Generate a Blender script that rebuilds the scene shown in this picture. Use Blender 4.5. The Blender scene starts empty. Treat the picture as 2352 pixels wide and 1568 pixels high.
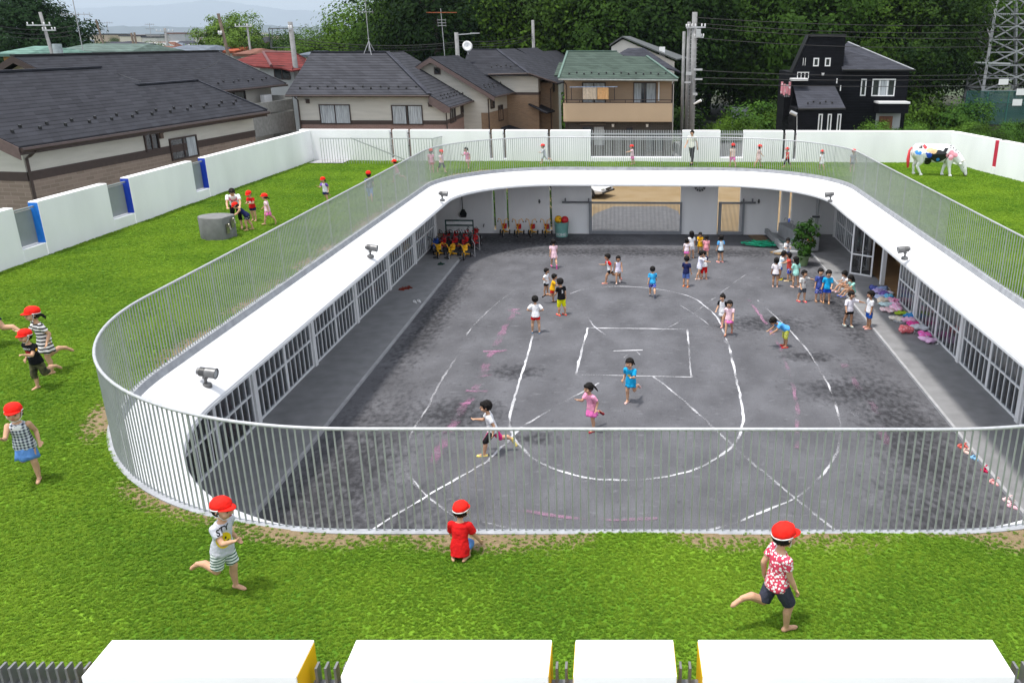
import bpy, bmesh, math, random
from mathutils import Vector, Matrix, noise
from mathutils.bvhtree import BVHTree
R = math.radians
random.seed(7)
C = bpy.context.scene.collection
SC = bpy.context.scene
# ---------------------------------------------------------------- camera, sky, sun, exposure
CAM_Z = 8.43; PITCH = R(19.55); YAW = R(1.45); FPX = 1960.0; PPX = 1411.0; PPY = 784.0; IW = 2352.0; IH = 1568.0
cd = bpy.data.cameras.new('camera'); cam = bpy.data.objects.new('camera', cd); C.objects.link(cam)
cd.sensor_fit = 'HORIZONTAL'; cd.sensor_width = 36.0; cd.lens = 36.0 * FPX / IW
cd.shift_x = -(PPX - IW / 2) / IW; cd.shift_y = 0.0
cd.clip_start = 0.1; cd.clip_end = 90000
cam.location = (0, 0, CAM_Z); cam.rotation_euler = (math.pi / 2 - PITCH, 0, YAW)
SC.camera = cam
SUN_EL = 76.0; SUN_AZ = 238.0          # azimuth clockwise from +Y: light comes from the left, a little from the camera side
w = bpy.data.worlds.new('World'); SC.world = w; w.use_nodes = True
wn = w.node_tree; wn.nodes.clear()
sky = wn.nodes.new('ShaderNodeTexSky'); sky.sky_type = 'NISHITA'; sky.sun_disc = False
sky.sun_elevation = R(SUN_EL); sky.sun_rotation = R(SUN_AZ); sky.air_density = 1.0; sky.dust_density = 1.5; sky.ozone_density = 1.0
bg = wn.nodes.new('ShaderNodeBackground'); bg.inputs[1].default_value = 0.15
wo = wn.nodes.new('ShaderNodeOutputWorld'); hs = wn.nodes.new('ShaderNodeHueSaturation'); hs.inputs['Saturation'].default_value = 0.27; wn.links.new(sky.outputs[0], hs.inputs['Color']); wn.links.new(hs.outputs[0], bg.inputs[0]); wn.links.new(bg.outputs[0], wo.inputs[0])
sl = bpy.data.lights.new('sun', 'SUN'); sl.energy = 1.9; sl.angle = R(5.0); sl.color = (1.0, 0.96, 0.90)
sun = bpy.data.objects.new('sun', sl); C.objects.link(sun)
sd = Vector((math.sin(R(SUN_AZ)) * math.cos(R(SUN_EL)), math.cos(R(SUN_AZ)) * math.cos(R(SUN_EL)), math.sin(R(SUN_EL))))
sun.rotation_euler = sd.to_track_quat('Z', 'Y').to_euler(); sun.location = (-20, -10, 40)
SC.view_settings.view_transform = 'Standard'; SC.view_settings.look = 'None'
SC.view_settings.exposure = 1.17; SC.view_settings.gamma = 1.0; SC.view_settings.use_curve_mapping = False
# ---------------------------------------------------------------- from a place in the photo to a place in the world
_s, _c = math.sin(PITCH), math.cos(PITCH); _ys, _yc = math.sin(YAW), math.cos(YAW)
RT = Vector((_yc, _ys, 0)); FW = Vector((-_ys * _c, _yc * _c, -_s)); DN = Vector((_ys * _s, -_yc * _s, -_c))
def ray(u, v): return FW + RT * ((u - PPX) / FPX) + DN * ((v - PPY) / FPX)
def gp(u, v, z=0.0):                     # where the sight line meets the level z
    d = ray(u, v); t = (z - CAM_Z) / d.z; return Vector((d.x * t, d.y * t, z))
def fp(u, v, Y):                         # where it meets the upright plane at distance Y
    d = ray(u, v); t = Y / d.y; return Vector((d.x * t, Y, CAM_Z + d.z * t))
def crop(x0, y0, sc): return lambda a, b: ((x0 + a / sc) * 0.98, (y0 + b / sc) * 0.98)
# ---------------------------------------------------------------- materials
MATS = {}
def lin(c):
    return tuple(((x / 255.) / 12.92 if x / 255. <= .04045 else ((x / 255. + .055) / 1.055) ** 2.4) for x in c)
def nd(nt, t, **k):
    n = nt.nodes.new(t)
    for a, b in k.items():
        if hasattr(n, a): setattr(n, a, b)
        else: n.inputs[a].default_value = b
    return n
def mat(name, col, rough=.6, var=.12, scale=6., bump=0., bscale=40., metal=0., spec=.4, detail=4., coord='Object', col2=None, stretch=None):
    if name in MATS: return MATS[name]
    m = bpy.data.materials.new(name); m.use_nodes = True; nt = m.node_tree; b = nt.nodes['Principled BSDF']; L = nt.links
    b.inputs['Roughness'].default_value = rough; b.inputs['Metallic'].default_value = metal; b.inputs['Specular IOR Level'].default_value = spec
    tc = nd(nt, 'ShaderNodeTexCoord'); src = tc.outputs[coord]
    if stretch:
        mp = nd(nt, 'ShaderNodeMapping'); mp.inputs['Scale'].default_value = stretch; L.new(src, mp.inputs[0]); src = mp.outputs[0]
    n = nd(nt, 'ShaderNodeTexNoise'); n.inputs['Scale'].default_value = scale; n.inputs['Detail'].default_value = detail; L.new(src, n.inputs['Vector'])
    r = nd(nt, 'ShaderNodeValToRGB'); e = r.color_ramp.elements
    c2 = col2 if col2 else tuple(max(0, x * (1 - 2 * var)) for x in col)
    c1 = col if col2 else tuple(min(.95, x * (1 + var)) for x in col)
    e[0].position = .3; e[0].color = (*c2, 1); e[1].position = .7; e[1].color = (*c1, 1)
    L.new(n.outputs[0], r.inputs[0]); L.new(r.outputs[0], b.inputs['Base Color'])
    if bump:
        n2 = nd(nt, 'ShaderNodeTexNoise'); n2.inputs['Scale'].default_value = bscale; n2.inputs['Detail'].default_value = 3; L.new(src, n2.inputs['Vector'])
        bp = nd(nt, 'ShaderNodeBump'); bp.inputs['Strength'].default_value = bump; bp.inputs['Distance'].default_value = .02
        L.new(n2.outputs[0], bp.inputs['Height']); L.new(bp.outputs[0], b.inputs['Normal'])
    MATS[name] = m; return m
def cloth(c, var=.10): return mat('cloth_%d_%d_%d' % tuple(c), lin(c), .9, var, 9., .5, 26., spec=.15)
def wavemat(name, ca, cb, axis='Z', scale=10., sharp=.5, rough=.85, second=None, bump=0.):
    """two colours in bands across one object axis; second adds bands on another axis (checks)"""
    if name in MATS: return MATS[name]
    m = bpy.data.materials.new(name); m.use_nodes = True; nt = m.node_tree; b = nt.nodes['Principled BSDF']; L = nt.links
    b.inputs['Roughness'].default_value = rough; b.inputs['Specular IOR Level'].default_value = .25
    tc = nd(nt, 'ShaderNodeTexCoord'); sp = nd(nt, 'ShaderNodeSeparateXYZ'); L.new(tc.outputs['Object'], sp.inputs[0])
    def band(ax, sc):
        a = nd(nt, 'ShaderNodeMath', operation='MULTIPLY'); a.inputs[1].default_value = sc; L.new(sp.outputs[ax], a.inputs[0])
        f = nd(nt, 'ShaderNodeMath', operation='FRACT'); L.new(a.outputs[0], f.inputs[0])
        g = nd(nt, 'ShaderNodeMath', operation='GREATER_THAN'); g.inputs[1].default_value = sharp; L.new(f.outputs[0], g.inputs[0]); return g.outputs[0]
    v = band(axis, scale)
    if second:
        v2 = band(second, scale); ad = nd(nt, 'ShaderNodeMath', operation='ADD'); L.new(v, ad.inputs[0]); L.new(v2, ad.inputs[1])
        dv = nd(nt, 'ShaderNodeMath', operation='MULTIPLY'); dv.inputs[1].default_value = .5; L.new(ad.outputs[0], dv.inputs[0]); v = dv.outputs[0]
    mx = nd(nt, 'ShaderNodeMix', data_type='RGBA'); mx.inputs[6].default_value = (*ca, 1); mx.inputs[7].default_value = (*cb, 1)
    L.new(v, mx.inputs[0]); L.new(mx.outputs[2], b.inputs['Base Color'])
    MATS[name] = m; return m
def spotmat(name, ca, cb, scale=28., size=.32):
    if name in MATS: return MATS[name]
    m = bpy.data.materials.new(name); m.use_nodes = True; nt = m.node_tree; b = nt.nodes['Principled BSDF']; L = nt.links
    b.inputs['Roughness'].default_value = .9; b.inputs['Specular IOR Level'].default_value = .15
    tc = nd(nt, 'ShaderNodeTexCoord'); v = nd(nt, 'ShaderNodeTexVoronoi'); v.inputs['Scale'].default_value = scale; L.new(tc.outputs['Object'], v.inputs['Vector'])
    g = nd(nt, 'ShaderNodeMath', operation='LESS_THAN'); g.inputs[1].default_value = size; L.new(v.outputs['Distance'], g.inputs[0])
    mx = nd(nt, 'ShaderNodeMix', data_type='RGBA'); mx.inputs[6].default_value = (*ca, 1); mx.inputs[7].default_value = (*cb, 1)
    L.new(g.outputs[0], mx.inputs[0]); L.new(mx.outputs[2], b.inputs['Base Color'])
    MATS[name] = m; return m
def tilemat(name, col, period=.11, line=.55, rough=.85, spec=.10):
    """roof courses: thin darker lines at even heights, jittered tone per course"""
    if name in MATS: return MATS[name]
    m = bpy.data.materials.new(name); m.use_nodes = True; nt = m.node_tree; b = nt.nodes['Principled BSDF']; L = nt.links
    b.inputs['Roughness'].default_value = rough; b.inputs['Specular IOR Level'].default_value = spec
    tc = nd(nt, 'ShaderNodeTexCoord'); sp = nd(nt, 'ShaderNodeSeparateXYZ'); L.new(tc.outputs['Object'], sp.inputs[0])
    n = nd(nt, 'ShaderNodeTexNoise'); n.inputs['Scale'].default_value = 1.1; n.inputs['Detail'].default_value = 5; L.new(tc.outputs['Object'], n.inputs['Vector'])
    a = nd(nt, 'ShaderNodeMath', operation='MULTIPLY'); a.inputs[1].default_value = 1 / period; L.new(sp.outputs['Z'], a.inputs[0])
    f = nd(nt, 'ShaderNodeMath', operation='FRACT'); L.new(a.outputs[0], f.inputs[0])
    g = nd(nt, 'ShaderNodeMath', operation='LESS_THAN'); g.inputs[1].default_value = .2; L.new(f.outputs[0], g.inputs[0])
    fl = nd(nt, 'ShaderNodeMath', operation='FLOOR'); L.new(a.outputs[0], fl.inputs[0])
    ad = nd(nt, 'ShaderNodeMath', operation='ADD'); L.new(sp.outputs['X'], ad.inputs[0]); L.new(sp.outputs['Y'], ad.inputs[1])
    cb = nd(nt, 'ShaderNodeCombineXYZ'); s2 = nd(nt, 'ShaderNodeMath', operation='MULTIPLY'); s2.inputs[1].default_value = 2.2; L.new(ad.outputs[0], s2.inputs[0])
    f2 = nd(nt, 'ShaderNodeMath', operation='FLOOR'); L.new(s2.outputs[0], f2.inputs[0]); L.new(f2.outputs[0], cb.inputs[0]); L.new(fl.outputs[0], cb.inputs[1])
    wn_ = nd(nt, 'ShaderNodeTexWhiteNoise', noise_dimensions='3D'); L.new(cb.outputs[0], wn_.inputs['Vector'])
    va = nd(nt, 'ShaderNodeMath', operation='MULTIPLY_ADD'); va.inputs[1].default_value = .35; va.inputs[2].default_value = .72; L.new(wn_.outputs['Value'], va.inputs[0])
    vb = nd(nt, 'ShaderNodeMath', operation='MULTIPLY_ADD'); vb.inputs[1].default_value = .5; L.new(n.outputs[0], vb.inputs[0]); L.new(va.outputs[0], vb.inputs[2])
    vc = nd(nt, 'ShaderNodeMath', operation='MULTIPLY_ADD'); vc.inputs[1].default_value = -line; L.new(g.outputs[0], vc.inputs[0]); L.new(vb.outputs[0], vc.inputs[2])
    mx = nd(nt, 'ShaderNodeVectorMath', operation='SCALE'); mx.inputs[0].default_value = col; L.new(vc.outputs[0], mx.inputs['Scale'])
    L.new(mx.outputs[0], b.inputs['Base Color'])
    bp = nd(nt, 'ShaderNodeBump'); bp.inputs['Strength'].default_value = .6; bp.inputs['Distance'].default_value = .03; L.new(f.outputs[0], bp.inputs['Height']); L.new(bp.outputs[0], b.inputs['Normal'])
    MATS[name] = m; return m
def brickmat(name, c1, c2, mortar, bw=.3, bh=.1, rough=.85):
    if name in MATS: return MATS[name]
    m = bpy.data.materials.new(name); m.use_nodes = True; nt = m.node_tree; b = nt.nodes['Principled BSDF']; L = nt.links
    b.inputs['Roughness'].default_value = rough
    tc = nd(nt, 'ShaderNodeTexCoord'); sp = nd(nt, 'ShaderNodeSeparateXYZ'); L.new(tc.outputs['Object'], sp.inputs[0])
    ad = nd(nt, 'ShaderNodeMath', operation='ADD'); L.new(sp.outputs['X'], ad.inputs[0]); L.new(sp.outputs['Y'], ad.inputs[1])
    cb = nd(nt, 'ShaderNodeCombineXYZ'); L.new(ad.outputs[0], cb.inputs[0]); L.new(sp.outputs['Z'], cb.inputs[1])
    br = nd(nt, 'ShaderNodeTexBrick'); br.inputs['Color1'].default_value = (*c1, 1); br.inputs['Color2'].default_value = (*c2, 1); br.inputs['Mortar'].default_value = (*mortar, 1)
    br.inputs['Scale'].default_value = 1; br.inputs['Brick Width'].default_value = bw; br.inputs['Row Height'].default_value = bh; br.inputs['Mortar Size'].default_value = .012
    L.new(cb.outputs[0], br.inputs['Vector']); L.new(br.outputs['Color'], b.inputs['Base Color'])
    MATS[name] = m; return m
def glassmat(name, tint=(.05, .06, .07), refl=.35, trans=.65):
    if name in MATS: return MATS[name]
    m = bpy.data.materials.new(name); m.use_nodes = True; nt = m.node_tree; nt.nodes.clear(); L = nt.links
    o = nd(nt, 'ShaderNodeOutputMaterial'); tr = nd(nt, 'ShaderNodeBsdfTransparent'); tr.inputs[0].default_value = (trans, trans, trans, 1)
    gl = nd(nt, 'ShaderNodeBsdfGlossy'); gl.inputs['Roughness'].default_value = .03; gl.inputs[0].default_value = (.9, .95, 1, 1)
    fr = nd(nt, 'ShaderNodeFresnel'); fr.inputs[0].default_value = 1.5
    a = nd(nt, 'ShaderNodeMath', operation='MULTIPLY'); a.inputs[1].default_value = refl * 3; a.use_clamp = True; L.new(fr.outputs[0], a.inputs[0])
    mx = nd(nt, 'ShaderNodeMixShader'); L.new(a.outputs[0], mx.inputs[0]); L.new(tr.outputs[0], mx.inputs[1]); L.new(gl.outputs[0], mx.inputs[2]); L.new(mx.outputs[0], o.inputs[0])
    MATS[name] = m; return m
WHITE = mat('white_paint', (.80, .80, .80), .55, .02, 1.5, .04, 60)
WHITE2 = mat('white_wall_paint', (.855, .855, .86), .75, .045, .9, .06, 90, detail=8, stretch=(1, 1, .35))
STEEL = mat('galvanised_steel', (.46, .47, .48), .45, .08, 20, metal=.3)
STEELD = mat('dark_steel', (.10, .105, .11), .45, .1, 20, metal=.3)
ALU = mat('window_alu', (.84, .845, .85), .4, .03, 10)
BLACK = mat('black_plastic', (.012, .012, .013), .45, .1)
BROWN = mat('brown_trim', (.045, .028, .024), .5, .1)
GLASS = glassmat('window_glass', refl=.2, trans=.72)
DARKGLASS = mat('dark_pane', (.03, .035, .04), .06, .3, 1.2, spec=.8)
CURTAIN = mat('curtain', (.42, .45, .47), .9, .25, 5., .3, 12, stretch=(6, 6, .3))
# ---------------------------------------------------------------- mesh building
XF = {}
class MB:
    def __init__(s): s.v = []; s.f = []; s.mi = []; s.cur = 0
    def add(s, vs, fs):
        o = len(s.v); s.v += [Vector(p) for p in vs]; s.f += [tuple(i + o for i in f) for f in fs]; s.mi += [s.cur] * len(fs); return s
    def box(s, x0, x1, y0, y1, z0, z1):
        return s.add([(x0, y0, z0), (x1, y0, z0), (x1, y1, z0), (x0, y1, z0), (x0, y0, z1), (x1, y0, z1), (x1, y1, z1), (x0, y1, z1)],
                     [(3, 2, 1, 0), (4, 5, 6, 7), (0, 1, 5, 4), (1, 2, 6, 5), (2, 3, 7, 6), (3, 0, 4, 7)])
    def obox(s, o, a, b, c):             # corner and three edge vectors
        o, a, b, c = map(Vector, (o, a, b, c))
        return s.add([o, o + a, o + a + b, o + b, o + c, o + a + c, o + a + b + c, o + b + c],
                     [(3, 2, 1, 0), (4, 5, 6, 7), (0, 1, 5, 4), (1, 2, 6, 5), (2, 3, 7, 6), (3, 0, 4, 7)])
    def bar(s, p, q, w, h=None, up=(0, 0, 1)):
        p, q = Vector(p), Vector(q); h = h or w; d = (q - p)
        if d.length < 1e-6: return s
        dn = d.normalized(); u = Vector(up)
        if abs(dn.dot(u)) > .98: u = Vector((0, 1, 0))
        sx = dn.cross(u).normalized(); sy = sx.cross(dn)
        return s.obox(p - sx * w / 2 - sy * h / 2, sx * w, sy * h, d)
    def tube(s, pts, r, n=8, cap=True, closed=False):
        pts = [Vector(p) for p in pts]; rs = r if isinstance(r, (list, tuple)) else [r] * len(pts); o = len(s.v); m = len(pts); ring = []
        px = None
        for i, p in enumerate(pts):
            if closed: d = pts[(i + 1) % m] - pts[i - 1]
            else: d = pts[min(i + 1, m - 1)] - pts[max(i - 1, 0)]
            d.normalize()
            if px is None:
                u = Vector((0, 0, 1)) if abs(d.z) < .9 else Vector((1, 0, 0)); x = d.cross(u).normalized()
            else: x = (px - d * px.dot(d)).normalized()
            px = x; y = d.cross(x)
            s.v += [p + (x * math.cos(2 * math.pi * k / n) + y * math.sin(2 * math.pi * k / n)) * rs[i] for k in range(n)]
        cnt = m if closed else m - 1
        for i in range(cnt):
            j = (i + 1) % m
            for k in range(n):
                s.f.append((o + i * n + k, o + i * n + (k + 1) % n, o + j * n + (k + 1) % n, o + j * n + k)); s.mi.append(s.cur)
        if cap and not closed:
            s.f.append(tuple(o + k for k in range(n))[::-1]); s.mi.append(s.cur)
            s.f.append(tuple(o + (m - 1) * n + k for k in range(n))); s.mi.append(s.cur)
        return s
    def cyl(s, p, q, r0, r1=None, n=12): return s.tube([p, q], [r0, r0 if r1 is None else r1], n)
    def lathe(s, prof, n=16, c=(0, 0, 0), M=None, sx=1., sy=1.):
        o = len(s.v); c = Vector(c)
        for (r, z) in prof:
            for k in range(n):
                p = Vector((r * math.cos(2 * math.pi * k / n) * sx, r * math.sin(2 * math.pi * k / n) * sy, z))
                s.v.append(c + (M @ p if M else p))
        for i in range(len(prof) - 1):
            for k in range(n):
                s.f.append((o + i * n + k, o + i * n + (k + 1) % n, o + (i + 1) * n + (k + 1) % n, o + (i + 1) * n + k)); s.mi.append(s.cur)
        s.f.append(tuple(o + k for k in range(n))[::-1]); s.mi.append(s.cur)
        s.f.append(tuple(o + (len(prof) - 1) * n + k for k in range(n))); s.mi.append(s.cur)
        return s
    def ball(s, c, r, n=12, m=8, M=None):
        rx, ry, rz = r if isinstance(r, (list, tuple)) else (r, r, r); o = len(s.v); c = Vector(c)
        for i in range(m + 1):
            t = math.pi * i / m
            for k in range(n):
                a = 2 * math.pi * k / n; st = max(math.sin(t), 1e-3)
                p = Vector((rx * st * math.cos(a), ry * st * math.sin(a), -rz * math.cos(t))); s.v.append(c + (M @ p if M else p))
        for i in range(m):
            for k in range(n):
                s.f.append((o + i * n + k, o + i * n + (k + 1) % n, o + (i + 1) * n + (k + 1) % n, o + (i + 1) * n + k)); s.mi.append(s.cur)
        return s
    def prism(s, poly, z0, z1):
        n = len(poly); return s.add([(x, y, z0) for x, y in poly] + [(x, y, z1) for x, y in poly],
            [tuple(range(n))[::-1], tuple(range(n, 2 * n))] + [(i, (i + 1) % n, n + (i + 1) % n, n + i) for i in range(n)])
    def slab(s, poly, d):                # 3D polygon thickened by vector d
        n = len(poly); d = Vector(d); P = [Vector(p) for p in poly]
        return s.add(P + [p + d for p in P], [tuple(range(n)), tuple(range(n, 2 * n))[::-1]] + [(i, n + i, n + (i + 1) % n, (i + 1) % n) for i in range(n)])
    def build(s, name, m=None, parent=None, world=False, smooth=False, fix=True):
        me = bpy.data.meshes.new(name); vs = s.v
        if parent is not None and world:
            l, a = XF[parent.name]; M = Matrix.Rotation(-a, 4, 'Z'); vs = [M @ (v - l) for v in vs]
        me.from_pydata([tuple(v) for v in vs], [], s.f)
        ml = m if isinstance(m, (list, tuple)) else [m]
        for x in ml:
            if x: me.materials.append(x)
        if len(ml) > 1: me.polygons.foreach_set('material_index', s.mi)
        if fix:
            b = bmesh.new(); b.from_mesh(me); bmesh.ops.recalc_face_normals(b, faces=b.faces); b.to_mesh(me); b.free()
        if smooth:
            me.polygons.foreach_set('use_smooth', [True] * len(me.polygons))
        me.update()
        o = bpy.data.objects.new(name, me); C.objects.link(o)
        if parent is not None: o.parent = parent; XF[o.name] = XF.get(parent.name, (Vector(), 0))
        return o
def auto(o, deg=40):
    me = o.data; me.polygons.foreach_set('use_smooth', [True] * len(me.polygons))
    try: me.set_sharp_from_angle(angle=R(deg))
    except Exception: pass
    return o
def bevel(o, w=.01, seg=2):
    b = bmesh.new(); b.from_mesh(o.data)
    es = [e for e in b.edges if len(e.link_faces) == 2 and e.calc_face_angle(0) > R(30)]
    bmesh.ops.bevel(b, geom=es, offset=w, segments=seg, affect='EDGES', profile=.6, clamp_overlap=True); b.to_mesh(o.data); b.free(); return auto(o, 35)
def tag(o, label, cat, group=None):
    o['label'] = label; o['category'] = cat
    if group: o['group'] = group
    return o
def thing(name, label, cat, loc=(0, 0, 0), rz=0., group=None):
    o = bpy.data.objects.new(name, None); C.objects.link(o); o.location = loc; o.rotation_euler = (0, 0, rz); o.empty_display_size = .2
    XF[o.name] = (Vector(loc), rz); return tag(o, label, cat, group)
def struct(o, kind='structure'): o['kind'] = kind; return o
def relabel(o, label):
    o['label'] = label; return o
def dup(root, loc, rz=0., label=None, scale=None):
    r = root.copy(); C.objects.link(r); r.location = loc; r.rotation_euler = (0, 0, rz)
    if scale: r.scale = scale
    if label: r['label'] = label
    for ch in list(root.children):
        c = ch.copy(); C.objects.link(c); c.parent = r
        for g in list(ch.children):
            d = g.copy(); C.objects.link(d); d.parent = c
    return r
# ================================================================ THE SETTING
LZ = 3.26                                  # lawn on the roof
YC = (0.12, 22.45); HX, HY, RC = 8.05, 14.25, 4.9
def rr_path(step=.25):
    pts = []; x0, y0 = YC; a, b = HX - RC, HY - RC
    def line(p, q):
        n = max(1, int(math.hypot(q[0] - p[0], q[1] - p[1]) / step))
        for i in range(n): yield (p[0] + (q[0] - p[0]) * i / n, p[1] + (q[1] - p[1]) * i / n)
    def arc(cx, cy, a0, a1):
        n = max(2, int(RC * abs(a1 - a0) / step))
        for i in range(n):
            t = a0 + (a1 - a0) * i / n; yield (cx + RC * math.cos(t), cy + RC * math.sin(t), -math.cos(t), -math.sin(t))
    P = math.pi
    for p in line((x0 - a, y0 - HY), (x0 + a, y0 - HY)): pts.append((*p, 0, 1))
    pts += list(arc(x0 + a, y0 - b, -P / 2, 0))
    for p in line((x0 + HX, y0 - b), (x0 + HX, y0 + b)): pts.append((*p, -1, 0))
    pts += list(arc(x0 + a, y0 + b, 0, P / 2))
    for p in line((x0 + a, y0 + HY), (x0 - a, y0 + HY)): pts.append((*p, 0, -1))
    pts += list(arc(x0 - a, y0 + b, P / 2, P))
    for p in line((x0 - HX, y0 + b), (x0 - HX, y0 - b)): pts.append((*p, 1, 0))
    pts += list(arc(x0 - a, y0 - b, P, 1.5 * P))
    pts = [(p[0], p[1] + .023 * (p[0] - .12) * max(0, 1 - (p[1] - 8.2) / 14), p[2], p[3]) for p in pts]   # the near side runs a little askew
    return pts                             # x, y, inward normal
PATH = rr_path(.25)
def rim_sd(x, y):                          # signed distance to the rim line, positive on the lawn
    qx, qy = abs(x - YC[0]) - (HX - RC), abs(y - YC[1]) - (HY - RC)
    return math.hypot(max(qx, 0), max(qy, 0)) + min(max(qx, qy), 0) - RC
WLX = lambda y: -14.93 + (y - 18) * .024    # inner face of the left wall
# --- lawn sheet with two painted attributes: bare earth, grass density
def vnoise(x, y, s=0):
    def h(i, j): return random.Random((i * 73856093) ^ (j * 19349663) ^ (s * 83492791)).random()
    i, j = math.floor(x), math.floor(y); fx, fy = x - i, y - j; fx = fx * fx * (3 - 2 * fx); fy = fy * fy * (3 - 2 * fy)
    return (h(i, j) * (1 - fx) + h(i + 1, j) * fx) * (1 - fy) + (h(i, j + 1) * (1 - fx) + h(i + 1, j + 1) * fx) * fy
def lawn():
    N = len(PATH); OUT = [(-15.0, 4.6), (16.2, 4.6), (16.2, 28), (13.9, 38.5), (-14.5, 38.5), (-15.0, 18)]
    def outer(p):
        d = (p[0] - YC[0], p[1] - YC[1]); best = None
        for i in range(len(OUT)):
            a, b = OUT[i], OUT[(i + 1) % len(OUT)]; ex, ey = b[0] - a[0], b[1] - a[1]; den = d[0] * ey - d[1] * ex
            if abs(den) < 1e-9: continue
            ax, ay = a[0] - YC[0], a[1] - YC[1]; t = (ax * ey - ay * ex) / den; u = (ax * d[1] - ay * d[0]) / den
            if t > 0 and -1e-6 <= u <= 1 + 1e-6 and (best is None or t < best): best = t
        return (YC[0] + d[0] * best, YC[1] + d[1] * best)
    M = 26; vs = []; bare = []; den = []
    for p in PATH:
        q = outer(p)
        for j in range(M + 1):
            t = (j / M) ** 1.6; x, y = p[0] + (q[0] - p[0]) * t, p[1] + (q[1] - p[1]) * t
            sdv = rim_sd(x, y); edge = max(0, 1 - sdv / .5)
            b = 0.
            if y < 13 or x < -6: b = max(0, min(1, edge * 1.7 * max(0, vnoise(x * 1.15, y * 1.15, 3) - .2) / .5))
            bare.append(b); dist = math.hypot(x, y)
            den.append(max(.05, (1 - b * .93)) * min(1, (9.5 / max(dist, 5.)) ** 1.35) if y < 39 else 0)
            vs.append((x, y, LZ + (vnoise(x * .7, y * .7, 5) - .5) * .03))
    fs = [(i * (M + 1) + j, ((i + 1) % N) * (M + 1) + j, ((i + 1) % N) * (M + 1) + j + 1, i * (M + 1) + j + 1) for i in range(N) for j in range(M)]
    me = bpy.data.meshes.new('lawn'); me.from_pydata(vs, [], fs)
    a = me.attributes.new('bare', 'FLOAT', 'POINT'); a.data.foreach_set('value', bare)
    a = me.attributes.new('dens', 'FLOAT', 'POINT'); a.data.foreach_set('value', den); a = me.attributes.new('tsize', 'FLOAT', 'POINT'); a.data.foreach_set('value', [max(.75, min(1.7, (math.hypot(v[0], v[1]) / 9.) ** .45)) for v in vs])
    o = bpy.data.objects.new('lawn', me); C.objects.link(o); struct(o)
    b = bmesh.new(); b.from_mesh(me); bmesh.ops.recalc_face_normals(b, faces=b.faces); b.to_mesh(me); b.free()
    if me.polygons[0].normal.z < 0: me.flip_normals()
    me.polygons.foreach_set('use_smooth', [True] * len(me.polygons))
    m = bpy.data.materials.new('lawn_turf'); m.use_nodes = True; nt = m.node_tree; L = nt.links; p = nt.nodes['Principled BSDF']; p.inputs['Roughness'].default_value = .9; p.inputs['Specular IOR Level'].default_value = .15
    tc = nd(nt, 'ShaderNodeTexCoord')
    n1 = nd(nt, 'ShaderNodeTexNoise'); n1.inputs['Scale'].default_value = .55; n1.inputs['Detail'].default_value = 6; L.new(tc.outputs['Object'], n1.inputs['Vector'])
    r1 = nd(nt, 'ShaderNodeValToRGB'); e = r1.color_ramp.elements; e[0].position = .35; e[0].color = (.065, .155, .010, 1); e[1].position = .68; e[1].color = (.16, .285, .02, 1); L.new(n1.outputs[0], r1.inputs[0])
    n2 = nd(nt, 'ShaderNodeTexNoise'); n2.inputs['Scale'].default_value = 26; n2.inputs['Detail'].default_value = 5; L.new(tc.outputs['Object'], n2.inputs['Vector'])
    mu = nd(nt, 'ShaderNodeMath', operation='MULTIPLY_ADD'); mu.inputs[1].default_value = .5; mu.inputs[2].default_value = .78; L.new(n2.outputs[0], mu.inputs[0])
    sc = nd(nt, 'ShaderNodeVectorMath', operation='SCALE'); L.new(r1.outputs[0], sc.inputs[0]); L.new(mu.outputs[0], sc.inputs['Scale'])
    at = nd(nt, 'ShaderNodeAttribute'); at.attribute_name = 'bare'
    n3 = nd(nt, 'ShaderNodeTexNoise'); n3.inputs['Scale'].default_value = 9; n3.inputs['Detail'].default_value = 6; L.new(tc.outputs['Object'], n3.inputs['Vector'])
    a3 = nd(nt, 'ShaderNodeMath', operation='ADD'); L.new(at.outputs['Fac'], a3.inputs[0]); L.new(n3.outputs[0], a3.inputs[1])
    r3 = nd(nt, 'ShaderNodeValToRGB'); e = r3.color_ramp.elements; e[0].position = .72; e[1].position = 1.0; L.new(a3.outputs[0], r3.inputs[0])
    n4 = nd(nt, 'ShaderNodeValToRGB'); e = n4.color_ramp.elements; e[0].color = (.10, .07, .038, 1); e[1].color = (.33, .25, .15, 1); L.new(n2.outputs[0], n4.inputs[0])
    mx = nd(nt, 'ShaderNodeMix', data_type='RGBA'); L.new(r3.outputs[0], mx.inputs[0]); L.new(sc.outputs[0], mx.inputs[6]); L.new(n4.outputs[0], mx.inputs[7]); L.new(mx.outputs[2], p.inputs['Base Color'])
    bp = nd(nt, 'ShaderNodeBump'); bp.inputs['Strength'].default_value = .8; bp.inputs['Distance'].default_value = .03; L.new(n2.outputs[0], bp.inputs['Height']); L.new(bp.outputs[0], p.inputs['Normal'])
    me.materials.append(m)
    return o
LAWN = lawn()
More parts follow.
